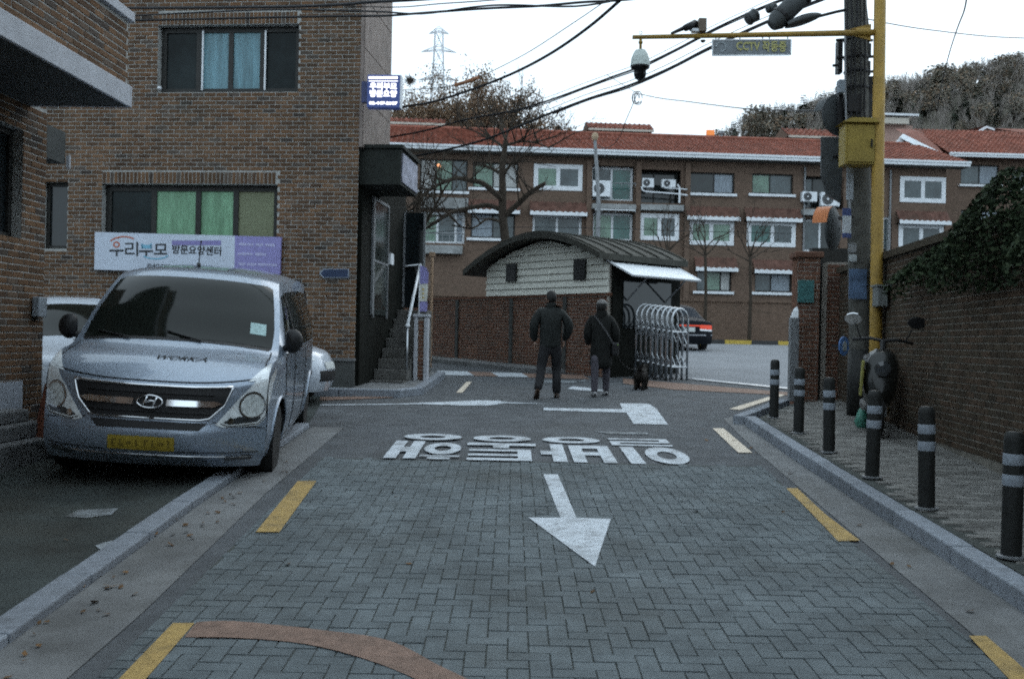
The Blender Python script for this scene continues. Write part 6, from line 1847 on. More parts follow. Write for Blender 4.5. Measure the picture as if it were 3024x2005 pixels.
blob([(.68, .05, .3, .5), (.78, .15, .3, .74), (1.0, .17, .38, .78), (1.3, .15, .5, .78), (1.5, .06, .62, .74)], 'rear_body', DARKP)
blob([(.72, .05, .76, .8), (.82, .14, .75, .86), (1.1, .15, .77, .88), (1.42, .1, .78, .88), (1.46, .02, .8, .84)], 'seat', BLACK)
mb = MB(); mb.tube([(.16, 0, .95), (.24, 0, 1.08)], .03, 8); mb.build('steering_stem', BLACK, sco)
mb = MB(); mb.tube([(.30, -.33, 1.07), (.26, -.15, 1.1), (.24, 0, 1.08), (.26, .15, 1.1), (.30, .33, 1.07)], .018, 7); mb.build('handlebar', BLACK, sco, smooth=True)
for s_ in (-1, 1):
    mb = MB(); mb.tube([(.27, .24 * s_, 1.09), (.24, .32 * s_, 1.28)], .008, 5); st = mb.build('mirror_stem', BLACK, sco)
    mb = MB(); mb.lathe([(.0, -.012), (.07, -.01), (.075, .0), (.07, .012), (0, .014)], 14, Matrix.Translation((.23, .34 * s_, 1.31)) @ Matrix.Rotation(1.2, 4, 'Y') @ Matrix.Scale(1.3, 4, (0, 1, 0))); mb.build('mirror', BLACK if s_ < 0 else CHROME, st)
mb = MB(); mb.lathe([(.09, 0), (.085, .03), (.04, .045)], 16, Matrix.Translation((-.06, 0, .78)) @ Matrix.Rotation(-math.pi / 2, 4, 'Y')); mb.build('headlight', LAMPD, sco)
mb = MB(); mb.tube([(0, .07, .24), (.1, .06, .6)], .02, 6); mb.tube([(0, -.07, .24), (.1, -.06, .6)], .02, 6); mb.build('fork', GREYM, sco)
mb = MB(); mb.box(-.02, .12, .19, .22, .45, .85); mb.build('yellow_panel', mat('panel_olive', (0.2, 0.19, 0.05), 0.6, var=.2), sco, bevel=.01)
gb = gp(2545, 1262, 0.12)
bag = thing('plastic_bag', 'crumpled green plastic bag on the pavement by the bollards', 'bag', gb)
rows = []
rgb = random.Random(9)
for i in range(8):
    t = i / 7; rr = 0.11 * math.sin(math.pi * min(1, .15 + t * .85)) ** .6 * (1 - .5 * t)
    rows.append([((rr * rgb.uniform(.85, 1.15)) * math.cos(a), (rr * rgb.uniform(.85, 1.15)) * math.sin(a), .26 * t) for a in [2 * math.pi * j / 11 for j in range(11)]])
    rows[-1].append(rows[-1][0])
mb = MB(); mb.grid(rows); mb.build('sack', mat('bag_green', (0.06, 0.2, 0.15), 0.35, var=.3, scale=12), bag, smooth=True)
mb = MB(); mb.tube([(0, 0, .25), (.01, 0, .31)], [.012, .04], 7); mb.build('tied_neck', MATS['bag_green'], bag)
cg = gp(142, 1345)
cone = thing('traffic_cone', 'faded orange traffic cone between the doorstep and the van', 'cone', (cg.x, cg.y, gz(cg.y)))
mb = MB(); mb.lathe([(.16, .03), (.045, .68), (.03, .7)], 18); mb.build('cone_body', mat('cone_orange', (0.13, 0.045, 0.025), 0.8, var=.3, dirt=.5), cone, smooth=True, sharp=40)
mb = MB(); mb.box(-.19, .19, -.19, .19, 0, .03); mb.build('base', BLACK, cone, bevel=.01)

# ------------------------------------------------------------------ trees, hedge, hill, pylon
def twigs(mb, p, d, r, L, depth, rg, spread=0.55, n=4, up=0.15, sides=5, leaves=None, kids=(2, 3)):
    """a limb that bends as it grows and forks into finer ones"""
    pts, rad = [p.copy()], [r]
    q, dd = p.copy(), d.normalized()
    for k in range(n):
        dd = (dd + Vector((rg.gauss(0, .12), rg.gauss(0, .12), rg.gauss(0, .1) + up * .3))).normalized()
        q = q + dd * (L / n)
        pts.append(q.copy()); rad.append(r * (1 - 0.6 * (k + 1) / n))
    mb.tube(pts, rad, sides, cap=False)
    if depth <= 0:
        if leaves is not None:
            for _ in range(leaves[1]):
                c = pts[rg.randint(1, len(pts) - 1)] + Vector((rg.gauss(0, .2), rg.gauss(0, .2), rg.gauss(0, .2)))
                s = leaves[2] * rg.uniform(.6, 1.3)
                a = Vector((rg.gauss(0, 1), rg.gauss(0, 1), rg.gauss(0, 1))).normalized() * s
                b = a.cross(Vector((rg.gauss(0, 1), rg.gauss(0, 1), rg.gauss(0, 1)))).normalized() * s * .7
                leaves[0].add([c - a, c - b, c + a, c + b], [(0, 1, 2, 3)], rg.random())
        return
    for k in range(rg.randint(*kids)):
        t = rg.uniform(0.35, 1.0)
        i = min(int(t * n), n - 1)
        c = pts[i].lerp(pts[i + 1], t * n - i)
        ax = dd.orthogonal().normalized(); ax.rotate(Matrix.Rotation(rg.uniform(0, 6.28), 3, dd))
        nd = (dd + ax * rg.uniform(.5, 1.1) * spread * 1.6 + Vector((0, 0, up))).normalized()
        twigs(mb, c, nd, max(r * rg.uniform(.4, .6), .004), L * rg.uniform(.55, .8), depth - 1, rg, spread, n, up, max(3, sides - 1), leaves, kids)
def limb(mb, pts, r0, r1, d, rg, tw=6, sides=7, tl=1.4, dep=2, swing=0.0, dd0=0.0):
    """measured limb: picture points at distance d, with fine twigs grown along it"""
    P = []
    for i, (x, y) in enumerate(pts):
        t = i / (len(pts) - 1)
        P.append(at(x, y, d + dd0 + swing * t))
    P = catmull(P, 4)
    n = len(P)
    mb.tube(P, [r0 + (r1 - r0) * i / (n - 1) for i in range(n)], sides, cap=True)
    for k in range(tw):
        i = rg.randint(n // 4, n - 2)
        dr = (P[i + 1] - P[i]).normalized()
        nd = (dr * .6 + Vector((rg.gauss(0, .6), rg.gauss(0, .6), rg.uniform(-.1, 1.0)))).normalized()
        twigs(mb, P[i], nd, .028, tl * rg.uniform(.6, 1.2), dep, rg, .6, 3, .2, 4)
D1 = 30.0
rg = random.Random(21)
bt = thing('bare_tree', 'large pruned bare tree in front of the left apartments', 'tree', (at(1500, 1060, D1).x, D1, gz(D1)))
tr, cr_ = MB(), MB()
base = at(1500, 1060, D1); base.z = gz(D1)
limb(tr, [seen(base), (1496, 800), (1492, 711), (1484, 634), (1484, 558), (1483, 496), (1489, 450), (1493, 415)], .17, .07, D1, rg, 0)
for pts, r0, r1, sw, tw in (
    ([(1484, 590), (1472, 580), (1426, 542), (1386, 533), (1350, 527), (1310, 539), (1273, 558), (1242, 585), (1190, 622), (1166, 643)], .09, .035, -1.5, 16),
    ([(1487, 640), (1533, 600), (1564, 570), (1610, 542)], .095, .06, -.8, 5),
    ([(1484, 622), (1441, 607), (1395, 613), (1334, 628), (1288, 656), (1242, 686), (1212, 720), (1175, 748)], .08, .03, 1.0, 14),
    ([(1487, 659), (1441, 647), (1395, 674), (1334, 665)], .05, .02, -1, 6),
    ([(1481, 515), (1441, 493), (1402, 486)], .06, .02, .6, 6),
    ([(1487, 520), (1503, 493), (1527, 478), (1560, 470)], .05, .02, -.6, 6),
    ([(1491, 440), (1466, 420), (1430, 402), (1395, 385), (1360, 378)], .05, .012, .8, 10),
    ([(1492, 430), (1515, 424), (1545, 418), (1590, 425), (1625, 440)], .05, .012, -.8, 9),
    ([(1493, 415), (1500, 390), (1520, 372), (1560, 360)], .045, .01, .4, 8),
    ([(1493, 415), (1484, 390), (1462, 368), (1440, 355)], .045, .01, .4, 8)):
    limb(cr_, pts, r0, r1, D1, rg, tw, 6, 1.1, 2, sw)
def two(t, trunk, crown, tm=BARK, cm=BARK):
    for nm, mb, m in (('trunk', trunk, tm), ('crown', crown, cm)):
        mb.v = [tuple(Vector(p) - t.location) for p in mb.v]
        mb.build(nm, m, t)
two(bt, tr, cr_)
D2 = 27.0
rg = random.Random(5)
bt2 = thing('bare_tree', 'bare tree with drooping twigs just right of the entrance steps', 'tree', (at(1238, 1045, D2).x, D2, gz(D2)))
tr, cr_ = MB(), MB()
b = at(1238, 1045, D2); b.z = gz(D2)
limb(tr, [seen(b), (1236, 900), (1230, 800), (1226, 750), (1222, 715)], .13, .08, D2, rg, 0)
for pts, r0, r1, sw, tw in (([(1222, 720), (1205, 690), (1190, 650), (1178, 600)], .06, .015, .5, 9), ([(1223, 725), (1240, 690), (1262, 650), (1290, 600), (1310, 560)], .07, .02, -.5, 14), ([(1225, 745), (1200, 745), (1175, 770), (1150, 800)], .05, .02, -.3, 6), ([(1222, 715), (1222, 670), (1230, 620), (1236, 570)], .05, .012, .3, 9)):
    limb(cr_, pts, r0, r1, D2, rg, tw, 6, 1.0, 2, sw)
two(bt2, tr, cr_)
for (px_, base_y, topy, d, lab, sd) in ((2080, 1003, 640, 38.6, 'slim bare sapling before the ground-floor window left of the gate pillar', 3), (2212, 1006, 660, 38.6, 'bare sapling with spreading twigs nearest the gate pillar', 4), (1968, 905, 680, 36.5, 'small bare tree rising behind the gatehouse awning', 8)):
    rg = random.Random(sd)
    q = at(px_, base_y, d)
    t = thing('sapling', lab, 'tree', (q.x, d, gz(d)), 0, 'bare saplings before the apartment block')
    tr, cr_ = MB(), MB()
    mid = at(px_ + 3, base_y + (topy - base_y) * .72, d)
    tr.tube([(q.x, d, gz(d) - .1), q.lerp(mid, .5) + Vector((.04, 0, 0)), mid], [.08, .06, .05], 6)
    for k in range(7):
        a = -1.1 + 2.2 * k / 6
        twigs(cr_, mid + Vector((0, 0, rg.uniform(-.3, .1))), Vector((math.sin(a), rg.uniform(-.5, .5), math.cos(a) * 1.1)), .035, rg.uniform(.9, 1.4), 2, rg, .5, 4, .2, 4)
    two(t, tr, cr_)

# tall half-bare trees behind the apartments at left
LEAFT = mat('leaf_tawny', (0.16, 0.105, 0.065), 0.9, var=.3, scale=.5, rnd=.5, rcol=[(0, (0.14, 0.1, 0.07, 1)), (.5, (0.2, 0.14, 0.095, 1)), (1, (0.28, 0.18, 0.11, 1))], spec=.1)
LEAFO = mat('leaf_olive_hazed', (0.07, 0.06, 0.045), 0.9, var=.3, scale=.5, rnd=.5, rcol=[(0, (0.11, 0.105, 0.085, 1)), (.6, (0.165, 0.145, 0.115, 1)), (1, (0.24, 0.165, 0.11, 1))], spec=.1)  # hill foliage lightened, distance haze put into the colour
BARKH = mat('bark_hazed', (0.23, 0.205, 0.185), 0.95, var=.2, spec=.1)  # bark lightened to carry the haze over the hill
LEAFG = mat('leaf_dark', (0.03, 0.045, 0.022), 0.8, var=.3, scale=.5, rnd=.5, rcol=[(0, (0.012, 0.02, 0.01, 1)), (.5, (0.024, 0.038, 0.018, 1)), (1, (0.045, 0.06, 0.03, 1))], spec=.2)
LEAFP = mat('leaf_pine_hazed', (0.035, 0.05, 0.035), 0.85, var=.3, scale=.3, rnd=.5, rcol=[(0, (0.05, 0.07, 0.058, 1)), (1, (0.11, 0.125, 0.09, 1))], spec=.1)  # conifer green lightened for painted distance haze
TT = [(1215, 300, 70, 'leftmost tawny tree behind the lit sign and red roof'), (1290, 262, 78, 'tawny tree below the pylon, behind the red roof'), (1368, 268, 72, 'tall tawny tree in the middle of the clump behind the roof'), (1438, 258, 80, 'densest tawny tree right of the middle of the clump'), (1505, 300, 74, 'thinning tawny tree at the right of the clump'), (1585, 345, 78, 'low bare tree holding a nest behind the red roof'), (1660, 372, 82, 'last low bare tree right of the clump behind the roof')]
for k, (px_, ty, d, lab) in enumerate(TT):
    rg = random.Random(40 + k)
    q = at(px_, ty, d)
    g0 = Vector((q.x, d, gz(d)))
    H = q.z - g0.z
    t = thing('tawny_tree', lab, 'tree', g0, 0, 'trees behind the apartment block')
    tr, cr_, lv = MB(), MB(), MB()
    tr.tube([g0, g0 + Vector((.2, 0, H * .35)), g0 + Vector((.1, 0, H * .6))], [.3, .24, .18], 7)
    for j in range(19):
        a = rg.uniform(0, 6.28); z = H * rg.uniform(.3, .66)
        twigs(cr_, g0 + Vector((.1, 0, z)), Vector((math.cos(a) * .5, math.sin(a) * .5, 1.0)), .09, H * rg.uniform(.16, .24), 3, rg, .42, 3, .3, 4, (lv, (30 if k < 5 else 7), .085), (2, 4))
    for mb, nm, m in ((tr, 'trunk', BARKG), (cr_, 'crown', BARKG), (lv, 'leaves', LEAFT)):
        mb.v = [tuple(Vector(p) - g0) for p in mb.v]
        mb.build(nm, m, t, rnd=(nm == 'leaves'))
for (px_, py, d, lab) in ((1210, 238, 70, 'dark round bird nest beside the lit sign'), (1648, 380, 78, 'dark bird nest low in the bare tree above the roof')):
    q = at(px_, py, d)
    nst = thing('bird_nest', lab, 'nest', q)
    rg = random.Random(px_); mb = MB()
    for _ in range(90):
        a = Vector((rg.gauss(0, 1), rg.gauss(0, 1), rg.gauss(0, .8))).normalized() * .25
        mb.tube([a, a + Vector((rg.uniform(-.3, .3), rg.uniform(-.3, .3), rg.uniform(-.2, .2)))], .02, 3)
    mb.build('sticks', BARK, nst, kind='stuff')
    mb = MB(); mb.lathe([(0, -.22), (.16, -.15), (.22, 0), (.15, .15), (0, .2)], 8); mb.build('bowl', BARK, nst)

# wooded hill on the right
def hz(x, y):
    t = max(0.0, min(1.0, (y - 85) / 95.0)); t = t * t * (3 - 2 * t)
    prof = 6 + 31 * max(0, min(1, (x - 5) / 38)) ** .75 + 13 * max(0, min(1, (x - 43) / 55)) + max(0, x - 98) * .03
    if x < 5: prof = 6 * max(0, min(1, (x + 120) / 125)) + 2
    k = 1.0 if y < 200 else max(.3, 1 - (y - 200) / 400)
    return 2.0 + prof * t * k + 1.2 * math.sin(x * .13) * math.sin(y * .09) * t
mb = MB()
mb.grid([[(x, y, hz(x, y)) for x in range(-160, 300, 10)] for y in range(80, 420, 10)])
HILLM = mat('hill_litter', (0.12, 0.11, 0.09), 0.95, var=.4, scale=.3, dirt=.3, spec=.1)
hill = mb.build('hill', HILLM, smooth=True, kind='structure')
rg = random.Random(77)
def conifer(mb, H, rg):
    for k in range(15):
        z = H * (.12 + .86 * k / 15); r = H * .21 * (1 - k / 15.5) * rg.uniform(.75, 1.25)
        for j in range(11):
            a = rg.uniform(0, 6.28)
            c = Vector((0, 0, z)); o = Vector((math.cos(a) * r, math.sin(a) * r, -r * .25))
            s = Vector((-math.sin(a), math.cos(a), rg.uniform(-.4, .4))) * r * .3
            mb.add([c, c + o * .6 + s, c + o, c + o * .6 - s], [(0, 1, 2, 3)], rg.random())
def broad(mb, H, rg):
    twigs(mb, Vector((0, 0, 0)), Vector((0, 0, 1)), H * .014, H * .5, 0, rg, sides=4)
    for k in range(7):
        a = rg.uniform(0, 6.28)
        twigs(mb, Vector((0, 0, H * rg.uniform(.25, .48))), Vector((math.cos(a) * .5, math.sin(a) * .5, 1)), H * .008, H * rg.uniform(.2, .3), 2, rg, .45, 3, .3, 3)
def bushy(mb, H, rg):
    for k in range(300):
        a = Vector((rg.gauss(0, 1), rg.gauss(0, 1), rg.gauss(0, 1))).normalized() * rg.uniform(.5, 1) * H * .28
        c = Vector((a.x, a.y, H * .58 + a.z * 1.1)); s = H * .026 * rg.uniform(.6, 1.4)
        u = Vector((rg.gauss(0, 1), rg.gauss(0, 1), rg.gauss(0, 1))).normalized() * s; w = u.orthogonal().normalized() * s
        mb.add([c - u, c - w, c + u, c + w], [(0, 1, 2, 3)], rg.random())
protos = {}
for nm, fn, m, cnt in (('conifer', conifer, LEAFP, 3), ('bare', broad, BARKH, 4), ('bushy', bushy, LEAFO, 3)):
    protos[nm] = []
    for k in range(cnt):
        mb = MB(); fn(mb, 1.0 * 9, rg); protos[nm].append((mb, m))
# the wood as one mass
mass = {'conifer': MB(), 'bare': MB(), 'bushy': MB()}
spots = []
for _ in range(2600):
    y = rg.uniform(110, 188); x = rg.uniform(14, 115)
    if x / y < .12 or x / y > .6: continue
    spots.append((x, y))
for (x, y) in spots:
    kd = rg.choices(['conifer', 'bare', 'bushy'], [.22, .64, .14])[0]
    src = rg.choice(protos[kd])[0]; s = rg.uniform(.42, .78); ca, sa = math.cos(rg.uniform(0, 6.28)) * s, math.sin(rg.uniform(0, 6.28)) * s
    z = hz(x, y) - .3
    b = len(mass[kd].v)
    mass[kd].v.extend((x + p[0] * ca - p[1] * sa, y + p[0] * sa + p[1] * ca, z + p[2] * s) for p in src.v)
    mass[kd].f.extend(tuple(i + b for i in f) for f in src.f); mass[kd].r.extend([(r + x) % 1.0 for r in src.r])
wood = thing('hillside_wood', None, None); wood['kind'] = 'stuff'; wood['label'] = 'mixed wood covering the hillside'; wood['category'] = 'wood'
for kd, m, nm in (('conifer', LEAFP, 'conifers'), ('bare', BARKH, 'bare_trees'), ('bushy', LEAFO, 'tawny_bushes')):
    mass[kd].build(nm, m, wood, rnd=True, kind='stuff')
# single trees that stand out along the skyline, left to right
SK = [(2052, 398, 'conifer'), (2095, 385, 'bare'), (2128, 372, 'bare'), (2165, 372, 'conifer'), (2210, 352, 'conifer'), (2262, 335, 'bushy'), (2298, 305, 'bare'), (2352, 300, 'bare'), (2405, 292, 'bushy'), (2632, 225, 'bare'), (2700, 205, 'bare'), (2738, 200, 'bare'), (2775, 232, 'bare'), (2838, 230, 'conifer'), (2868, 195, 'bare'), (2895, 222, 'conifer'), (2946, 188, 'bare'), (2975, 172, 'bare'), (3005, 182, 'bare')]
ordn = ['leftmost', 'second', 'third', 'fourth', 'fifth', 'sixth', 'seventh', 'eighth', 'ninth', 'tenth', 'eleventh', 'twelfth', 'thirteenth', 'fourteenth', 'fifteenth', 'sixteenth', 'seventeenth', 'eighteenth', 'rightmost']
PM = {}
for kd in protos:
    for i, (mb, m) in enumerate(protos[kd]):
        me = mb.mesh('skyline_tree', rnd=True); me.materials.append(m); PM[kd, i] = me
word = {'conifer': 'dark conifer', 'bare': 'bare branched tree', 'bushy': 'tawny leafed tree'}
for k, (px_, py, kd) in enumerate(SK):
    d = rg.uniform(168, 186)
    q = at(px_, py, d); z0 = hz(q.x, d)
    H = max(6, q.z - z0)
    t = bpy.data.objects.new('skyline_tree', PM[kd, k % len(protos[kd])]); COL.objects.link(t)
    t.location = (q.x, d, q.z - H); s = H / 8.6; t.scale = (s, s, s); t.rotation_euler = (0, 0, k * 1.3)
    tag(t, f'{word[kd]}, {ordn[k]} from the left along the wooded skyline', 'tree', 'single trees along the hill skyline')
# lit orange marker among the trees
om = thing('orange_marker', 'small glowing orange sign above the red roof ridge', 'sign', at(2098, 392, 100))
mb = MB(); mb.box(-.42, .42, 0, .1, -.28, .28); mb.build('panel', mat('orange_glow', (0.6, 0.2, 0.05), 0.5, var=.3, scale=6, emis=.5, ecol=(1, .3, .08)), om, bevel=.05)
z0 = hz(om.location.x, 100) - om.location.z - .5
mb = MB(); mb.tube([(0, .05, z0), (0, .05, -.28)], .05, 6); mb.build('stand', GREYM, om)
# pylon
PYD = 260.0
pb = at(1290, 420, PYD); pt = at(1290, 90, PYD)
py_ = thing('pylon', 'faint grey lattice electricity pylon rising behind the tawny trees', 'pylon', (pb.x, PYD, hz(pb.x, PYD)))
PYM = mat('pylon_hazed', (0.6, 0.62, 0.65), 0.7, var=0)  # pale tone paints in the haze in front of the pylon
H = pt.z - py_.location.z
hwf = lambda t: 4.8 * (1 - t) ** 1.3 + 1.0
mb = MB(); n_ = 16
for a, b in ((1, 1), (1, -1), (-1, 1), (-1, -1)):
    mb.tube([(a * hwf(k / n_), b * hwf(k / n_), H * k / n_) for k in range(n_ + 1)], .16, 4)
mb.build('legs', PYM, py_, kind='stuff')
mb = MB()
for k in range(n_):
    t0, t1 = k / n_, (k + 1) / n_
    w0, w1 = hwf(t0), hwf(t1)
    for s_ in (-1, 1):
        mb.tube([(-w0, s_ * w0, H * t0), (w1, s_ * w1, H * t1)], .08, 3); mb.tube([(w0, s_ * w0, H * t0), (-w1, s_ * w1, H * t1)], .08, 3)
        mb.tube([(-w1, s_ * w1, H * t1), (w1, s_ * w1, H * t1)], .07, 3)
mb.build('bracing', PYM, py_, kind='stuff')
for f_, wdt in ((.72, 6.2), (.83, 5.2), (.93, 4.6), (.995, 2.6)):
    z = H * f_
    mb = MB()
    for s_ in (-1, 1):
        mb.tube([(0, s_ * .8, z), (wdt * (1.0), 0, z - .6)], .12, 4); mb.tube([(0, s_ * .8, z), (-wdt, 0, z - .6)], .12, 4)
        mb.tube([(0, s_ * .8, z + 1.2), (wdt, 0, z - .6)], .08, 4); mb.tube([(0, s_ * .8, z + 1.2), (-wdt, 0, z - .6)], .08, 4)
    mb.build('crossarm', PYM, py_)

# dense evergreen hedge on top of and behind the right wall
hg = thing('hedge', 'dense dark evergreen hedge overhanging the right-hand brick wall', 'hedge', (6.2, 9, 0), 0)
rg = random.Random(31)
mb = MB(); st_ = MB()
def hedge_top(y): return 3.0 + .12 * math.sin(y * .9) + .08 * math.sin(y * 2.3)
for _ in range(40000):
    y = rg.uniform(1.0, 11.6)
    wx = 4.71 + .107 * (y - 11.9)
    top = hedge_top(y) * (1 if y < 10 else 1 - .1 * (y - 10))
    z = rg.uniform(2.15, top)
    fz = (z - 2.15) / (top - 2.15)
    bulge = .3 * math.sin(math.pi * min(1, .25 + .75 * fz)) + .12 * math.sin(y * 3.1 + z * 4)
    x = wx - bulge * rg.uniform(.2, 1.0) ** .5 + rg.uniform(0, 1.5) * (rg.random() < .35)
    if z < 2.65 and rg.random() < (2.65 - z) * 1.7 + .3 * math.sin(y * 1.9): continue
    c = Vector((x, y, z)); s = rg.uniform(.018, .036)
    u = Vector((rg.gauss(0, 1), rg.gauss(0, 1), rg.gauss(0, .8))).normalized() * s; w = u.cross(Vector((rg.gauss(0, 1), rg.gauss(0, 1), rg.gauss(0, 1)))).normalized() * s * .6
    mb.add([c - u - Vector(hg.location), c - w - Vector(hg.location), c + u - Vector(hg.location), c + w - Vector(hg.location)], [(0, 1, 2, 3)], rg.random())
mb.build('leaves', LEAFG, hg, rnd=True, kind='stuff')
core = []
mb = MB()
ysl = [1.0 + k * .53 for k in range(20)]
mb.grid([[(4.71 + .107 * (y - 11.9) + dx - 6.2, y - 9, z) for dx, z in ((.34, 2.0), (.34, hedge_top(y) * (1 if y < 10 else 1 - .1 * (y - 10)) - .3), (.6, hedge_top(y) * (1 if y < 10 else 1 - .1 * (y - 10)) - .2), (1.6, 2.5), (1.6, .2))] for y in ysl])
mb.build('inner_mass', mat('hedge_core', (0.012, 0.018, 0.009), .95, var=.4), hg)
# fallen leaves in the left gutter and on the lane
LEAFB = mat('leaf_fallen', (0.11, 0.06, 0.025), 0.9, var=.4, scale=30, rnd=.5)
fl = thing('fallen_leaves', None, None); fl['kind'] = 'stuff'; fl['label'] = 'brown fallen leaves lying along the gutters'; fl['category'] = 'leaves'
mb = MB(); rg = random.Random(12)
for _ in range(80):
    if rg.random() < .6: x, y = rg.gauss(-2.12, .08), rg.uniform(3.8, 9.5)
    elif rg.random() < .5: x, y = rg.gauss(2.62, .1) + (0 if rg.random() < .8 else .3), rg.uniform(4.2, 12)
    else: x, y = rg.uniform(-3.5, 2.5), rg.uniform(4, 14)
    z = gz(y) + .016; s = rg.uniform(.012, .03); a = rg.uniform(0, 6.28)
    u, w = Vector((math.cos(a), math.sin(a), rg.uniform(-.3, .3))) * s, Vector((-math.sin(a), math.cos(a), rg.uniform(-.2, .5))) * s * .7
    c = Vector((x, y, z))
    mb.add([c - u, c - w, c + u + Vector((0, 0, .006)), c + w], [(0, 1, 2, 3)], rg.random())
mb.build('leaf_litter', LEAFB, fl, rnd=True, kind='stuff')

# ------------------------------------------------------------------ people and dog
def skin(verts, edges, radii, m, name, parent, sub=2, root=0):
    me = bpy.data.meshes.new(name)
    me.from_pydata(verts, edges, [])
    o = bpy.data.objects.new(name, me); COL.objects.link(o)
    o.modifiers.new('skin', 'SKIN'); s = o.modifiers.new('sub', 'SUBSURF'); s.levels = s.render_levels = sub
    sv = me.skin_vertices[0].data
    for i, r in enumerate(radii):
        sv[i].radius = r if isinstance(r, tuple) else (r, r)
        sv[i].use_root = (i == root)
    me2 = bake(o); me2.name = name
    me2.materials.clear(); me2.materials.append(m)
    me2.polygons.foreach_set("use_smooth", [True] * len(me2.polygons))
    return piece(name, me2, parent, (0, 0, 0))
def chain(parts):
    """parts: list of lists of (x,y,z,r); a tuple (k,) as first entry joins to vertex k"""
    V_, E_, R_ = [], [], []
    for pl in parts:
        prev = None
        for it in pl:
            if isinstance(it, int): prev = it; continue
            V_.append(it[:3]); R_.append(it[3] if len(it) == 4 else (it[3], it[4]))
            if prev is not None: E_.append((prev, len(V_) - 1))
            prev = len(V_) - 1
    return V_, E_, R_
SKINM = mat('skin', (0.2, 0.12, 0.085), 0.6, var=.1); HAIR = mat('hair', (0.012, 0.011, 0.01), 0.6, var=.2, scale=30)
JACK = mat('jacket_black', (0.011, 0.0135, 0.0125), 0.75, var=.3, scale=8, bump=.4, bscale=14); TROU = mat('trousers_dark', (0.017, 0.017, 0.019), 0.85, var=.3, scale=8, bump=.3, bscale=12)
COAT = mat('coat_black', (0.008, 0.009, 0.008), 0.85, var=.3, scale=8, bump=.4, bscale=12); TROG = mat('trousers_mauve', (0.075, 0.07, 0.085), 0.85, var=.3, scale=8, bump=.3, bscale=12)
SHOEB = mat('shoe_brown', (0.05, 0.03, 0.02), 0.6, var=.2); SHOEW = mat('shoe_grey', (0.28, 0.28, 0.29), 0.7, var=.2)
def ellipsoid(c, r, n=16, m=12, fn=None):
    rows = []
    for i in range(m + 1):
        th = math.pi * i / m
        row = []
        for j in range(n + 1):
            ph = 2 * math.pi * j / n
            v = Vector((r[0] * math.sin(th) * math.cos(ph), r[1] * math.sin(th) * math.sin(ph), r[2] * math.cos(th)))
            if fn: v = fn(v)
            row.append(tuple(Vector(c) + v))
        rows.append(row)
    return rows
def hand(parent, c, d, m, side):
    """small curled hand: palm, four fingers of different length, thumb leaving the side of the palm"""
    d = Vector(d).normalized(); s = Vector((side, 0, 0)); f = d.cross(s).normalized()
    P = Vector(c)
    parts = [[tuple(P) + (.022,), tuple(P + d * .04) + ((.036, .02)[0], .018), tuple(P + d * .085) + (.034, .016)]]
    for k, L in enumerate((.06, .07, .066, .05)):
        o = f * (-.026 + .0175 * k)
        a = P + d * .085 + o
        parts.append([2, tuple(a + d * .012) + (.009,), tuple(a + d * L * .6 + s * -.012) + (.0085,), tuple(a + d * L + s * -.034) + (.007,)])
    parts.append([1, tuple(P + d * .045 + f * -.036) + (.011,), tuple(P + d * .075 + f * -.05 + s * -.012) + (.0095,)])
    return skin(*chain(parts), m, 'hand', parent, 1)
def shoe(parent, heel, yaw, m, pitch=0.0):
    rows = []
    for (y, w_, z0, z1) in ((-.07, .022, .02, .06), (-.055, .036, 0, .09), (0, .041, 0, .095), (.06, .044, 0, .075), (.13, .048, .0, .055), (.18, .036, .004, .04), (.2, .012, .012, .028)):
        rows.append([(w_ * math.cos(a), y, (z0 + z1) / 2 + (z1 - z0) / 2 * max(-.8, math.sin(a))) for a in [2 * math.pi * j / 12 for j in range(13)]])
    M_ = Matrix.Translation(heel) @ Matrix.Rotation(yaw, 4, 'Z') @ Matrix.Rotation(pitch, 4, 'X')
    mb = MB(); mb.grid([[tuple(M_ @ Vector(p)) for p in r] for r in rows]); return mb.build('shoe', m, parent, smooth=True)

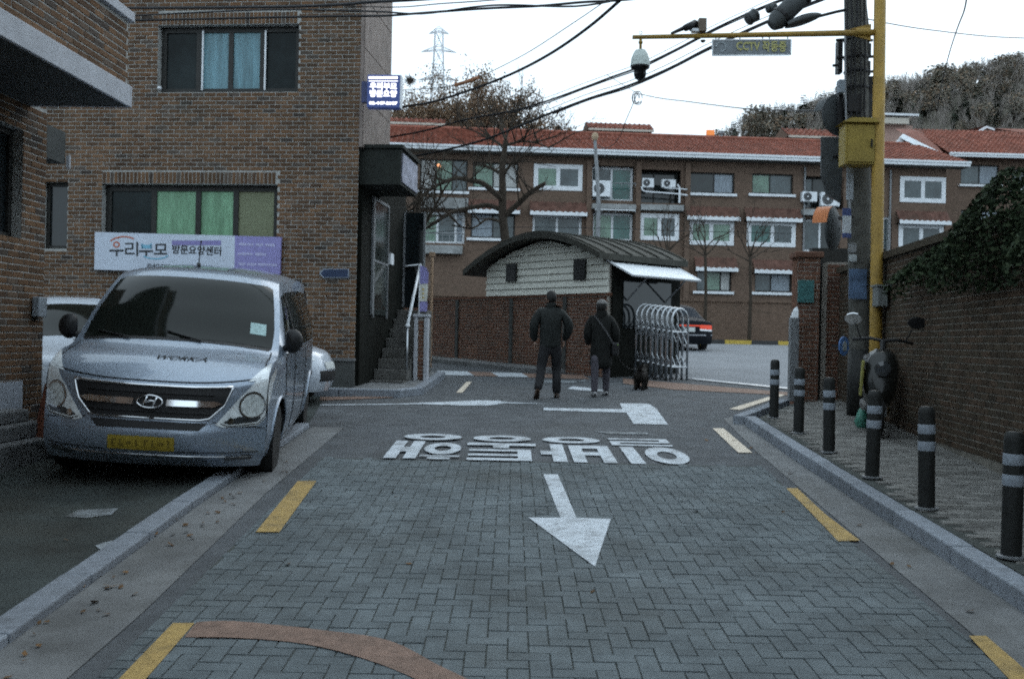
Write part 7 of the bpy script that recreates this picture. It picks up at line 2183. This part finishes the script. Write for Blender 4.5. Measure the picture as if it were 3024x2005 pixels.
def head(parent, c, yaw, hair, hairlen):
    """head with face, ears and hair; the face looks along +y turned by yaw"""
    M_ = Matrix.Translation(c) @ Matrix.Rotation(yaw, 4, 'Z')
    def shape(v):
        w = v.copy()
        if w.y > 0: w.y *= .92
        if w.z < 0: w.x *= 1 + .25 * w.z / .115; w.y *= 1 + .12 * w.z / .115
        if abs(w.x) < .018 and w.y > .05 and -.04 < w.z < .015: w.y += .016 * (1 - abs(w.x) / .018)   # nose
        return w
    rows = [[tuple(M_ @ Vector(p)) for p in r] for r in ellipsoid((0, 0, 0), (.076, .095, .115), 20, 16, shape)]
    mb = MB(); mb.grid(rows); mb.tube([M_ @ Vector((0, -.015, -.07)), M_ @ Vector((0, -.03, -.17))], [.052, .058], 12)
    hd = mb.build('head', SKINM, parent, smooth=True)
    for s_ in (-1, 1):
        mb = MB(); mb.grid([[tuple(M_ @ Vector(p)) for p in r] for r in ellipsoid((s_ * .08, -.008, -.005), (.012, .02, .032), 8, 6)]); mb.build('ear', SKINM, hd, smooth=True)
        mb = MB(); mb.grid([[tuple(M_ @ Vector(p)) for p in r] for r in ellipsoid((s_ * .03, .083, .008), (.012, .006, .007), 8, 6)]); mb.build('eye', HAIR, hd, smooth=True)
    mb = MB(); mb.grid([[tuple(M_ @ Vector(p)) for p in r] for r in ellipsoid((0, .082, -.056), (.022, .006, .006), 8, 6)]); mb.build('mouth', mat('lip', (0.2, 0.08, 0.07), .6, var=0) if 'lip' not in MATS else MATS['lip'], hd, smooth=True)
    rgh = random.Random(int(c[0] * 100))
    def hs(v):
        w = v * (1 + rgh.uniform(-.015, .03))
        if w.y > .02 and w.z < .05: w = w * .82
        if w.z < -.03 and w.y > -.03: w = w * .85
        if w.z < 0: w.z *= hairlen
        return w
    mb = MB(); mb.grid([[tuple(M_ @ Vector(p)) for p in r] for r in ellipsoid((0, -.012, .012), (.088, .104, .122), 20, 14, hs)]); mb.build('hair', hair, hd, smooth=True)
    return hd
def trim_rows(rows, m, name, parent):
    mb = MB(); mb.grid(rows); return mb.build(name, m, parent, smooth=True)
def loft(sections, m, name, parent, n=22, wob=0.0, seed=1):
    """clothing shell: (cx, cy, z, half width, half depth)"""
    rgx = random.Random(seed); rows = []
    for (cx, cy, z, a, b) in sections:
        rows.append([(cx + a * math.copysign(abs(math.cos(t)) ** .85, math.cos(t)) * (1 + wob * rgx.uniform(-1, 1)), cy + b * math.copysign(abs(math.sin(t)) ** .85, math.sin(t)) * (1 + wob * rgx.uniform(-1, 1)), z) for t in [2 * math.pi * j / n for j in range(n)]])
        rows[-1].append(rows[-1][0])
    return trim_rows(rows, m, name, parent)

# the man, walking away
g = gp(1622, 1176)
man = thing('person', 'person in dark padded jacket and dark trousers walking away', 'person', (g.x, g.y, gz(g.y)), 0.0)
# joints: hips .88, knees .47; left leg trails, right leg carries
LH_, RH_ = (-.095, 0, .87), (.095, 0, .87)
LK, RK = (-.14, .0, .48), (.11, .12, .48)
LA, RA = (-.2, -.27, .16), (.12, .08, .085)
SHL, SHR = (-.2, 0, 1.40), (.2, 0, 1.40)
EL, ER = (-.27, -.03, 1.12), (.30, -.02, 1.13)
HL, HR = (-.25, .1, .90), (.22, .1, .93)
body_parts = [[(0, 0, .93, .14, .1), (0, 0, 1.1, .13, .09), (0, 0, 1.28, .15, .1), (0, -.01, 1.40, .08, .06), (0, 0, 1.5, .05)],
              [0, LH_ + (.07,), LK + (.045,), LA + (.026,)], [0, RH_ + (.07,), RK + (.045,), RA + (.026,)],
              [3, (-.17, 0, 1.36, .04), EL + (.042,), HL + (.028,)], [3, (.17, 0, 1.36, .04), ER + (.042,), HR + (.028,)]]
skin(*chain(body_parts), SKINM, 'body', man)
jk = [[(0, 0, .78, .19, .13), (0, 0, .88, .19, .13), (0, -.01, 1.0, .19, .13), (0, -.02, 1.18, .195, .135), (0, -.02, 1.33, .19, .125), (0, -.01, 1.44, .13, .1), (0, 0, 1.5, .07, .07)],
      [4, (SHL[0] + .02, -.01, 1.375, .095), (-.255, -.03, 1.25, .09), (EL[0], EL[1], EL[2], .083), (-.265, .05, 1.0, .07), (HL[0], HL[1], HL[2] + .01, .058)],
      [4, (SHR[0] - .02, -.01, 1.375, .095), (.275, -.03, 1.25, .09), (ER[0], ER[1], ER[2], .085), (.265, .05, 1.02, .07), (HR[0], HR[1], HR[2] + .01, .058)]]
skin(*chain(jk), JACK, 'jacket', man)
loft([(0, 0, 1.44, .075, .07), (0, -.005, 1.49, .082, .078), (0, -.005, 1.535, .075, .075)], JACK, 'collar', man)
trs = [[(0, 0, .95, .15, .11), (0, 0, .87, .15, .115)],
       [1, (-.1, 0, .78, .1), (-.12, -.01, .62, .09), (LK[0], LK[1], LK[2], .082), (-.165, -.13, .28, .075), (LA[0], LA[1] + .01, LA[2] - .02, .072)],
       [1, (.1, .02, .78, .1), (.108, .06, .62, .09), (RK[0], RK[1], RK[2], .082), (.115, .04, .28, .076), (RA[0], RA[1], RA[2] - .03, .073)]]
skin(*chain(trs), TROU, 'trousers', man)
shoe(man, (LA[0], LA[1] - .0, .055), .1, SHOEB, -.5); shoe(man, (RA[0], RA[1], .0), -.1, SHOEB)
hand(man, HL, (.05, .1, -1), SKINM, -1); hand(man, HR, (-.1, .1, -1), SKINM, 1)
head(man, (-.005, .02, 1.60), .45, HAIR, .75)
man.scale = (1.0, 1.0, 1.0)

# the woman in the long coat, with a shoulder strap
g = gp(1772, 1171)
wom = thing('person', 'person in long black coat and mauve trousers with a cap, walking away', 'person', (g.x, g.y, gz(g.y)), -0.05)
LA, RA = (-.1, -.14, .1), (.1, .16, .08)
body_parts = [[(0, 0, .86, .13, .1), (0, 0, 1.02, .12, .085), (0, 0, 1.2, .12, .08), (0, 0, 1.29, .07, .05), (0, 0, 1.4, .045)],
              [0, (-.085, 0, .8, .07), (-.098, -.098, .44, .035), LA + (.024,)], [0, (.085, 0, .8, .07), (.098, .112, .44, .035), RA + (.024,)],
              [3, (-.14, 0, 1.25, .04), (-.23, -.02, 1.04, .04), (-.2, .12, .84, .026)], [3, (.14, 0, 1.25, .04), (.24, -.02, 1.04, .04), (.24, .12, .84, .026)]]
skin(*chain(body_parts), SKINM, 'body', wom)
ct_ = [[(0, 0, .44, .215, .15), (0, 0, .6, .2, .145), (0, -.01, .84, .185, .135), (0, -.01, 1.05, .18, .13), (0, -.01, 1.22, .175, .12), (0, 0, 1.33, .11, .09), (0, 0, 1.39, .06, .06)],
       [4, (-.16, 0, 1.27, .085), (-.215, -.01, 1.15, .08), (-.235, -.02, 1.03, .074), (-.2, .1, .85, .055)],
       [4, (.16, 0, 1.27, .085), (.22, -.01, 1.15, .08), (.245, -.02, 1.03, .074), (.24, .1, .85, .055)]]
skin(*chain(ct_), COAT, 'coat', wom)
loft([(0, -.01, 1.30, .1, .09), (0, -.015, 1.37, .1, .095), (0, -.02, 1.42, .088, .09)], COAT, 'hood', wom)
for L_ in (LA, RA):
    skin(*chain([[(L_[0] * .9, L_[1] * .4, .7, .085), (L_[0] * .98, L_[1] * .7, .44, .072), (L_[0], L_[1], .22, .062), (L_[0], L_[1], .07, .06)]]), TROG, 'trouser_leg', wom)
    shoe(wom, (L_[0], L_[1], 0), .05, SHOEW)
hand(wom, (-.2, .12, .83), (0, .2, -1), SKINM, -1); hand(wom, (.24, .12, .83), (0, .2, -1), SKINM, 1)
hd = head(wom, (0, .015, 1.475), -.2, HAIR, 1.0)
mb = MB(); mb.grid([[tuple(p) for p in r] for r in ellipsoid((0, .0, 1.53), (.094, .108, .075), 18, 8)][:5]); mb.build('cap', mat('cap_grey', (0.16, 0.155, 0.15), .8, var=.2), hd, smooth=True)
mb = MB(); mb.tube([(-.13, -.12, 1.34), (-.02, -.148, 1.2), (.12, -.15, 1.0), (.2, -.1, .86)], .014, 6); mb.build('bag_strap', mat('strap_grey', (0.06, 0.06, 0.063), .7), wom)
mb = MB(); mb.box(.17, .29, -.1, .12, .68, .9); bg_ = mb.build('shoulder_bag', BLACK, wom, bevel=.03)
mb = MB(); mb.lathe([(.0, -.01), (.012, 0), (0, .01)], 8, Matrix.Translation((.27, -.11, .86))); mb.build('green_tag', mat('tag_green', (0.2, 0.4, 0.05), .5, var=0), bg_)

# small dark dog on the lead side
g = gp(1893, 1150)
dog = thing('dog', 'small shaggy dark dog standing right of the two walkers', 'dog', (g.x, g.y, gz(g.y)), math.radians(-18))
dp = [[(0, -.14, .26, .085), (0, -.02, .26, .09), (0, .12, .27, .1), (0, .2, .31, .075), (0, .26, .39, .065), (0, .31, .41, .06), (0, .385, .385, .03)],
      [0, (-.06, -.15, .2, .045), (-.06, -.12, .13, .026), (-.06, -.175, .08, .02), (-.06, -.165, .03, .02), (-.06, -.14, .018, .02)],
      [0, (.06, -.15, .2, .045), (.06, -.12, .13, .026), (.06, -.175, .08, .02), (.06, -.165, .03, .02), (.06, -.14, .018, .02)],
      [2, (-.06, .13, .2, .04), (-.06, .12, .12, .022), (-.06, .13, .03, .02), (-.06, .15, .018, .02)],
      [2, (.06, .13, .2, .04), (.06, .12, .12, .022), (.06, .13, .03, .02), (.06, .15, .018, .02)],
      [0, (0, -.2, .32, .03), (.02, -.2, .4, .028), (.04, -.14, .44, .022)]]
FUR = mat('fur_dark', (0.022, 0.019, 0.016), .9, var=.5, scale=30)
dbody = skin(*chain(dp), FUR, 'body', dog)
rgd = random.Random(4); mb = MB()
for v in [v.co.copy() for v in dbody.data.vertices][::1]:
    for _ in range(2):
        n_ = (v - Vector((0, v.y, .26))).normalized() if v.z > .12 else Vector((v.x, 0, -.3)).normalized()
        e_ = v + n_ * rgd.uniform(.015, .035) + Vector((rgd.gauss(0, .012), rgd.gauss(0, .012) - .01, -.02))
        s_ = Vector((rgd.gauss(0, 1), rgd.gauss(0, 1), rgd.gauss(0, 1))).normalized() * .006
        mb.add([v - s_, v + s_, e_], [(0, 1, 2)])
mb.build('shaggy_coat', FUR, dbody, kind='stuff')
for s_ in (-1, 1):
    mb = MB(); mb.grid(ellipsoid((s_ * .06, .265, .40), (.016, .03, .05), 8, 6)); mb.build('ear', FUR, dog, smooth=True)
mb = MB(); mb.grid(ellipsoid((0, .41, .385), (.014, .012, .012), 8, 6)); mb.build('nose', BLACK, dog, smooth=True)
ld = wire('thin dog lead between the coat wearer and the dog', [(1812, 1030), (1840, 1075), (1865, 1090), (1884, 1088)], 0.005, 16.5, 17.5, name='dog_lead', group=None)
ld['category'] = 'lead'
